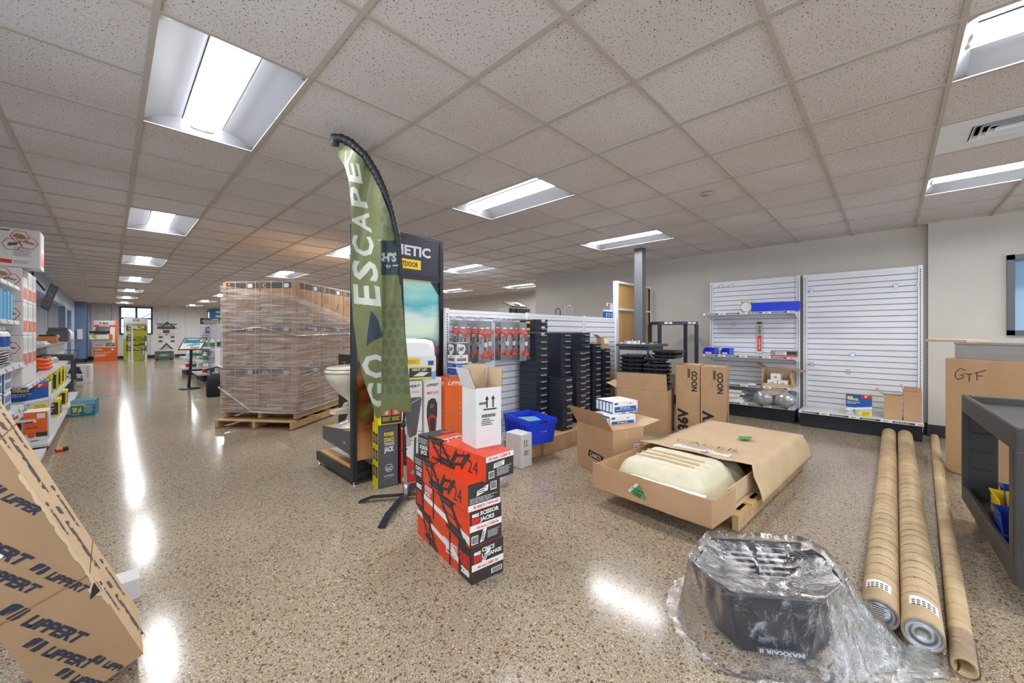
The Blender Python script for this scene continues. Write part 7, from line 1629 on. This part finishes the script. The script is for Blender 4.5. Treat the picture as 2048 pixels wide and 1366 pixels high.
# far gondola with stepped shelves and slatwall end
t=thing('gondola_shelf','far white gondola with stepped shelves of bottles and a dark sign on top','shelf',(0,0,0))
b=MB(); b.box(2.25,2.33,10.9,16.2,0,1.56,'shelf_white'); slat_panel(b,2.0,16.0,.3,1.50,.9,'x','shelf_white'); b.build('slat_panel',t)
for k,(y,x) in enumerate(((15.4,1.52),(13.0,1.60),(10.95,1.68))):
    b=MB(); b.box(x,2.25,y,y+1.25,.16,.20,'shelf_white'); b.box(x+.1,2.25,y+.05,y+1.2,0,.16,'slot_black'); b.build('base_deck',t)
    for z in (.52,.88):
        b=MB(); b.box(x+.04,2.25,y,y+1.25,z-.02,z,'shelf_white'); b.box(x+.036,x+.04,y,y+1.25,z-.035,z+.005,'white_enamel'); b.build('shelf',t)
b=MB(); b.box(0,.6,0,.03,0,.2,'carton_black'); F=faces(0,.6,0,.03,0,.2,'F'); b.text(F,'NEVER',.08,.14,.035,'red_print',bold=.04,width=.14); b.text(F,'A CAMPING',.26,.14,.035,'paper_white',bold=.04,width=.22); b.text(F,'TRIP BECAUSE YOUR RV',.05,.085,.033,'paper_white',bold=.04,width=.5); b.text(F,'WAS IN STORAGE!',.09,.03,.033,'paper_white',bold=.04,width=.4); b.build('dark_sign',loc=(2.0,15.9,1.565),label='dark sign with red and white lettering on top of the far gondola',cat='sign')
r=random.Random(12)
for k,(y,x) in enumerate(((15.4,1.56),(13.0,1.66),(10.95,1.74))):
    for zi,z in enumerate((.2005,.5205,.8805)):
        for q in range(3):
            hgt=r.uniform(.2,.27); 
            lb='%s bottle on the %s shelf of the %s far gondola step'%(['left','middle','right'][q],['bottom','middle','upper'][zi],['farthest','middle','nearest'][k])
            bottle((x+.09+.16*q,y+.12+.03*q,z),'white or green '+lb,hgt,.055,lab=r.choice(['green_olive','green_print','red_print','lightgrey_print']),group='bottles on the far gondola steps')
def ob(b,F,w,d,h):
    f=F('F'); b.rect(f,0,0,w,h*.25,'paper_white'); b.shape(f,[(w*.1,h*.2),(w*.7,h*.75),(w*.85,h*.65),(w*.3,h*.15)],'carton_black'); b.shape(f,[(w*.2,h*.35),(w*.6,h*.7),(w*.7,h*.6),(w*.35,h*.3)],'orange_plastic',.002); b.rect(f,w*.3,h*.82,w*.95,h*.96,'yellow_print',.0014); b.disc(f,w*.75,h*.15,.03,'carton_grey',.002)
carton('orange_kit_box','orange and white hose kit box on the far gondola, beside the blue bucket',.36,.2,.34,(1.95,10.5,.56),0,'orange_print',deco=ob,tape=False)
t=thing('step_table','white low display step beneath the orange kit box','shelf',(1.62,10.0,0)); b=MB(); b.box(0,1.0,0,.85,.53,.555,'shelf_white'); b.box(0,1.0,0,.85,.16,.19,'shelf_white'); b.build('shelf',t); b=MB(); b.box(.05,.95,.05,.8,0,.16,'slot_black'); b.box(.0,1.0,.82,.85,.16,.95,'shelf_white'); b.build('base',t)
t=thing('blue_bucket','blue plastic bucket on the far gondola above the orange kit box','bucket',(2.1,11.1,.8805)); b=MB(); b.lathe([(.09,0),(.13,.26),(.14,.26),(.14,.28),(.125,.28)],(0,0,0),'blue_bucket' if 'blue_bucket' in MATS else mat('blue_bucket','#3d66b5',.35),22,cap1=False); b.build('bucket_body',t); b=MB(); b.lathe([(.12,.25),(.11,.27),(.0,.30)],(0,0,0),'lightgrey_print',18); b.build('bucket_fill',t)
t=thing('orange_jug','orange and black jug on the far display step','jug',(1.76,10.25,.5555)); b=MB(); b.lathe([(.08,0),(.085,.02),(.085,.2),(.05,.25),(.03,.26)],(0,0,0),'carton_black',18); b.build('jug_body',t); b=MB(); b.lathe([(.05,.26),(.055,.31),(.03,.33)],(0,0,0),'orange_plastic',16); b.lathe([(.087,.05),(.087,.09)],(0,0,0),'orange_plastic',18); b.build('orange_trim',t)
def rd(b,F,w,d,h):
    f=F('F'); b.lines(f,w*.1,h*.1,w*.8,h*.8,5,'paper_white')
carton('red_box','red printed box leaning on the far display step by the wrapped load',.4,.12,.30,(1.72,9.75,.0),-.2,'red_print',deco=rd,tape=False)
t=thing('duffel_bag','black duffel bag standing at the foot of the far display step','bag',(1.50,9.85,0)); b=MB(); b.loft([[Vector((.17*math.cos(a)*s+0,.13*math.sin(a)*s,z)) for a in [2*PI*k/20 for k in range(20)]] for z,s in ((0,.9),(.03,1),(.3,1),(.42,.8),(.46,.4))],'rubber_black'); b.build('bag_body',t); b=MB(); b.tube([(-.1,0,.42),(-.08,-.02,.56),(.0,-.02,.6),(.08,-.02,.56),(.1,0,.42)],.012,'rubber_black',8); b.build('handle',t)
b=MB(); P=[[(0,0,0)]]
for k in range(3):
    b=MB(); b.box(0,.12,0,.01,0,.18,'grey_metal'); b.rect(faces(0,.12,0,.01,0,.18,'F'),.02,.03,.1,.15,'lightgrey_print'); b.build('framed_pack',loc=(2.15+.16*k,15.97,1.12 if k else 1.3),label='grey framed pack hanging on the far slat panel, %s'%['left','middle','right'][k],cat='package',group='framed packs on the far slat panel')
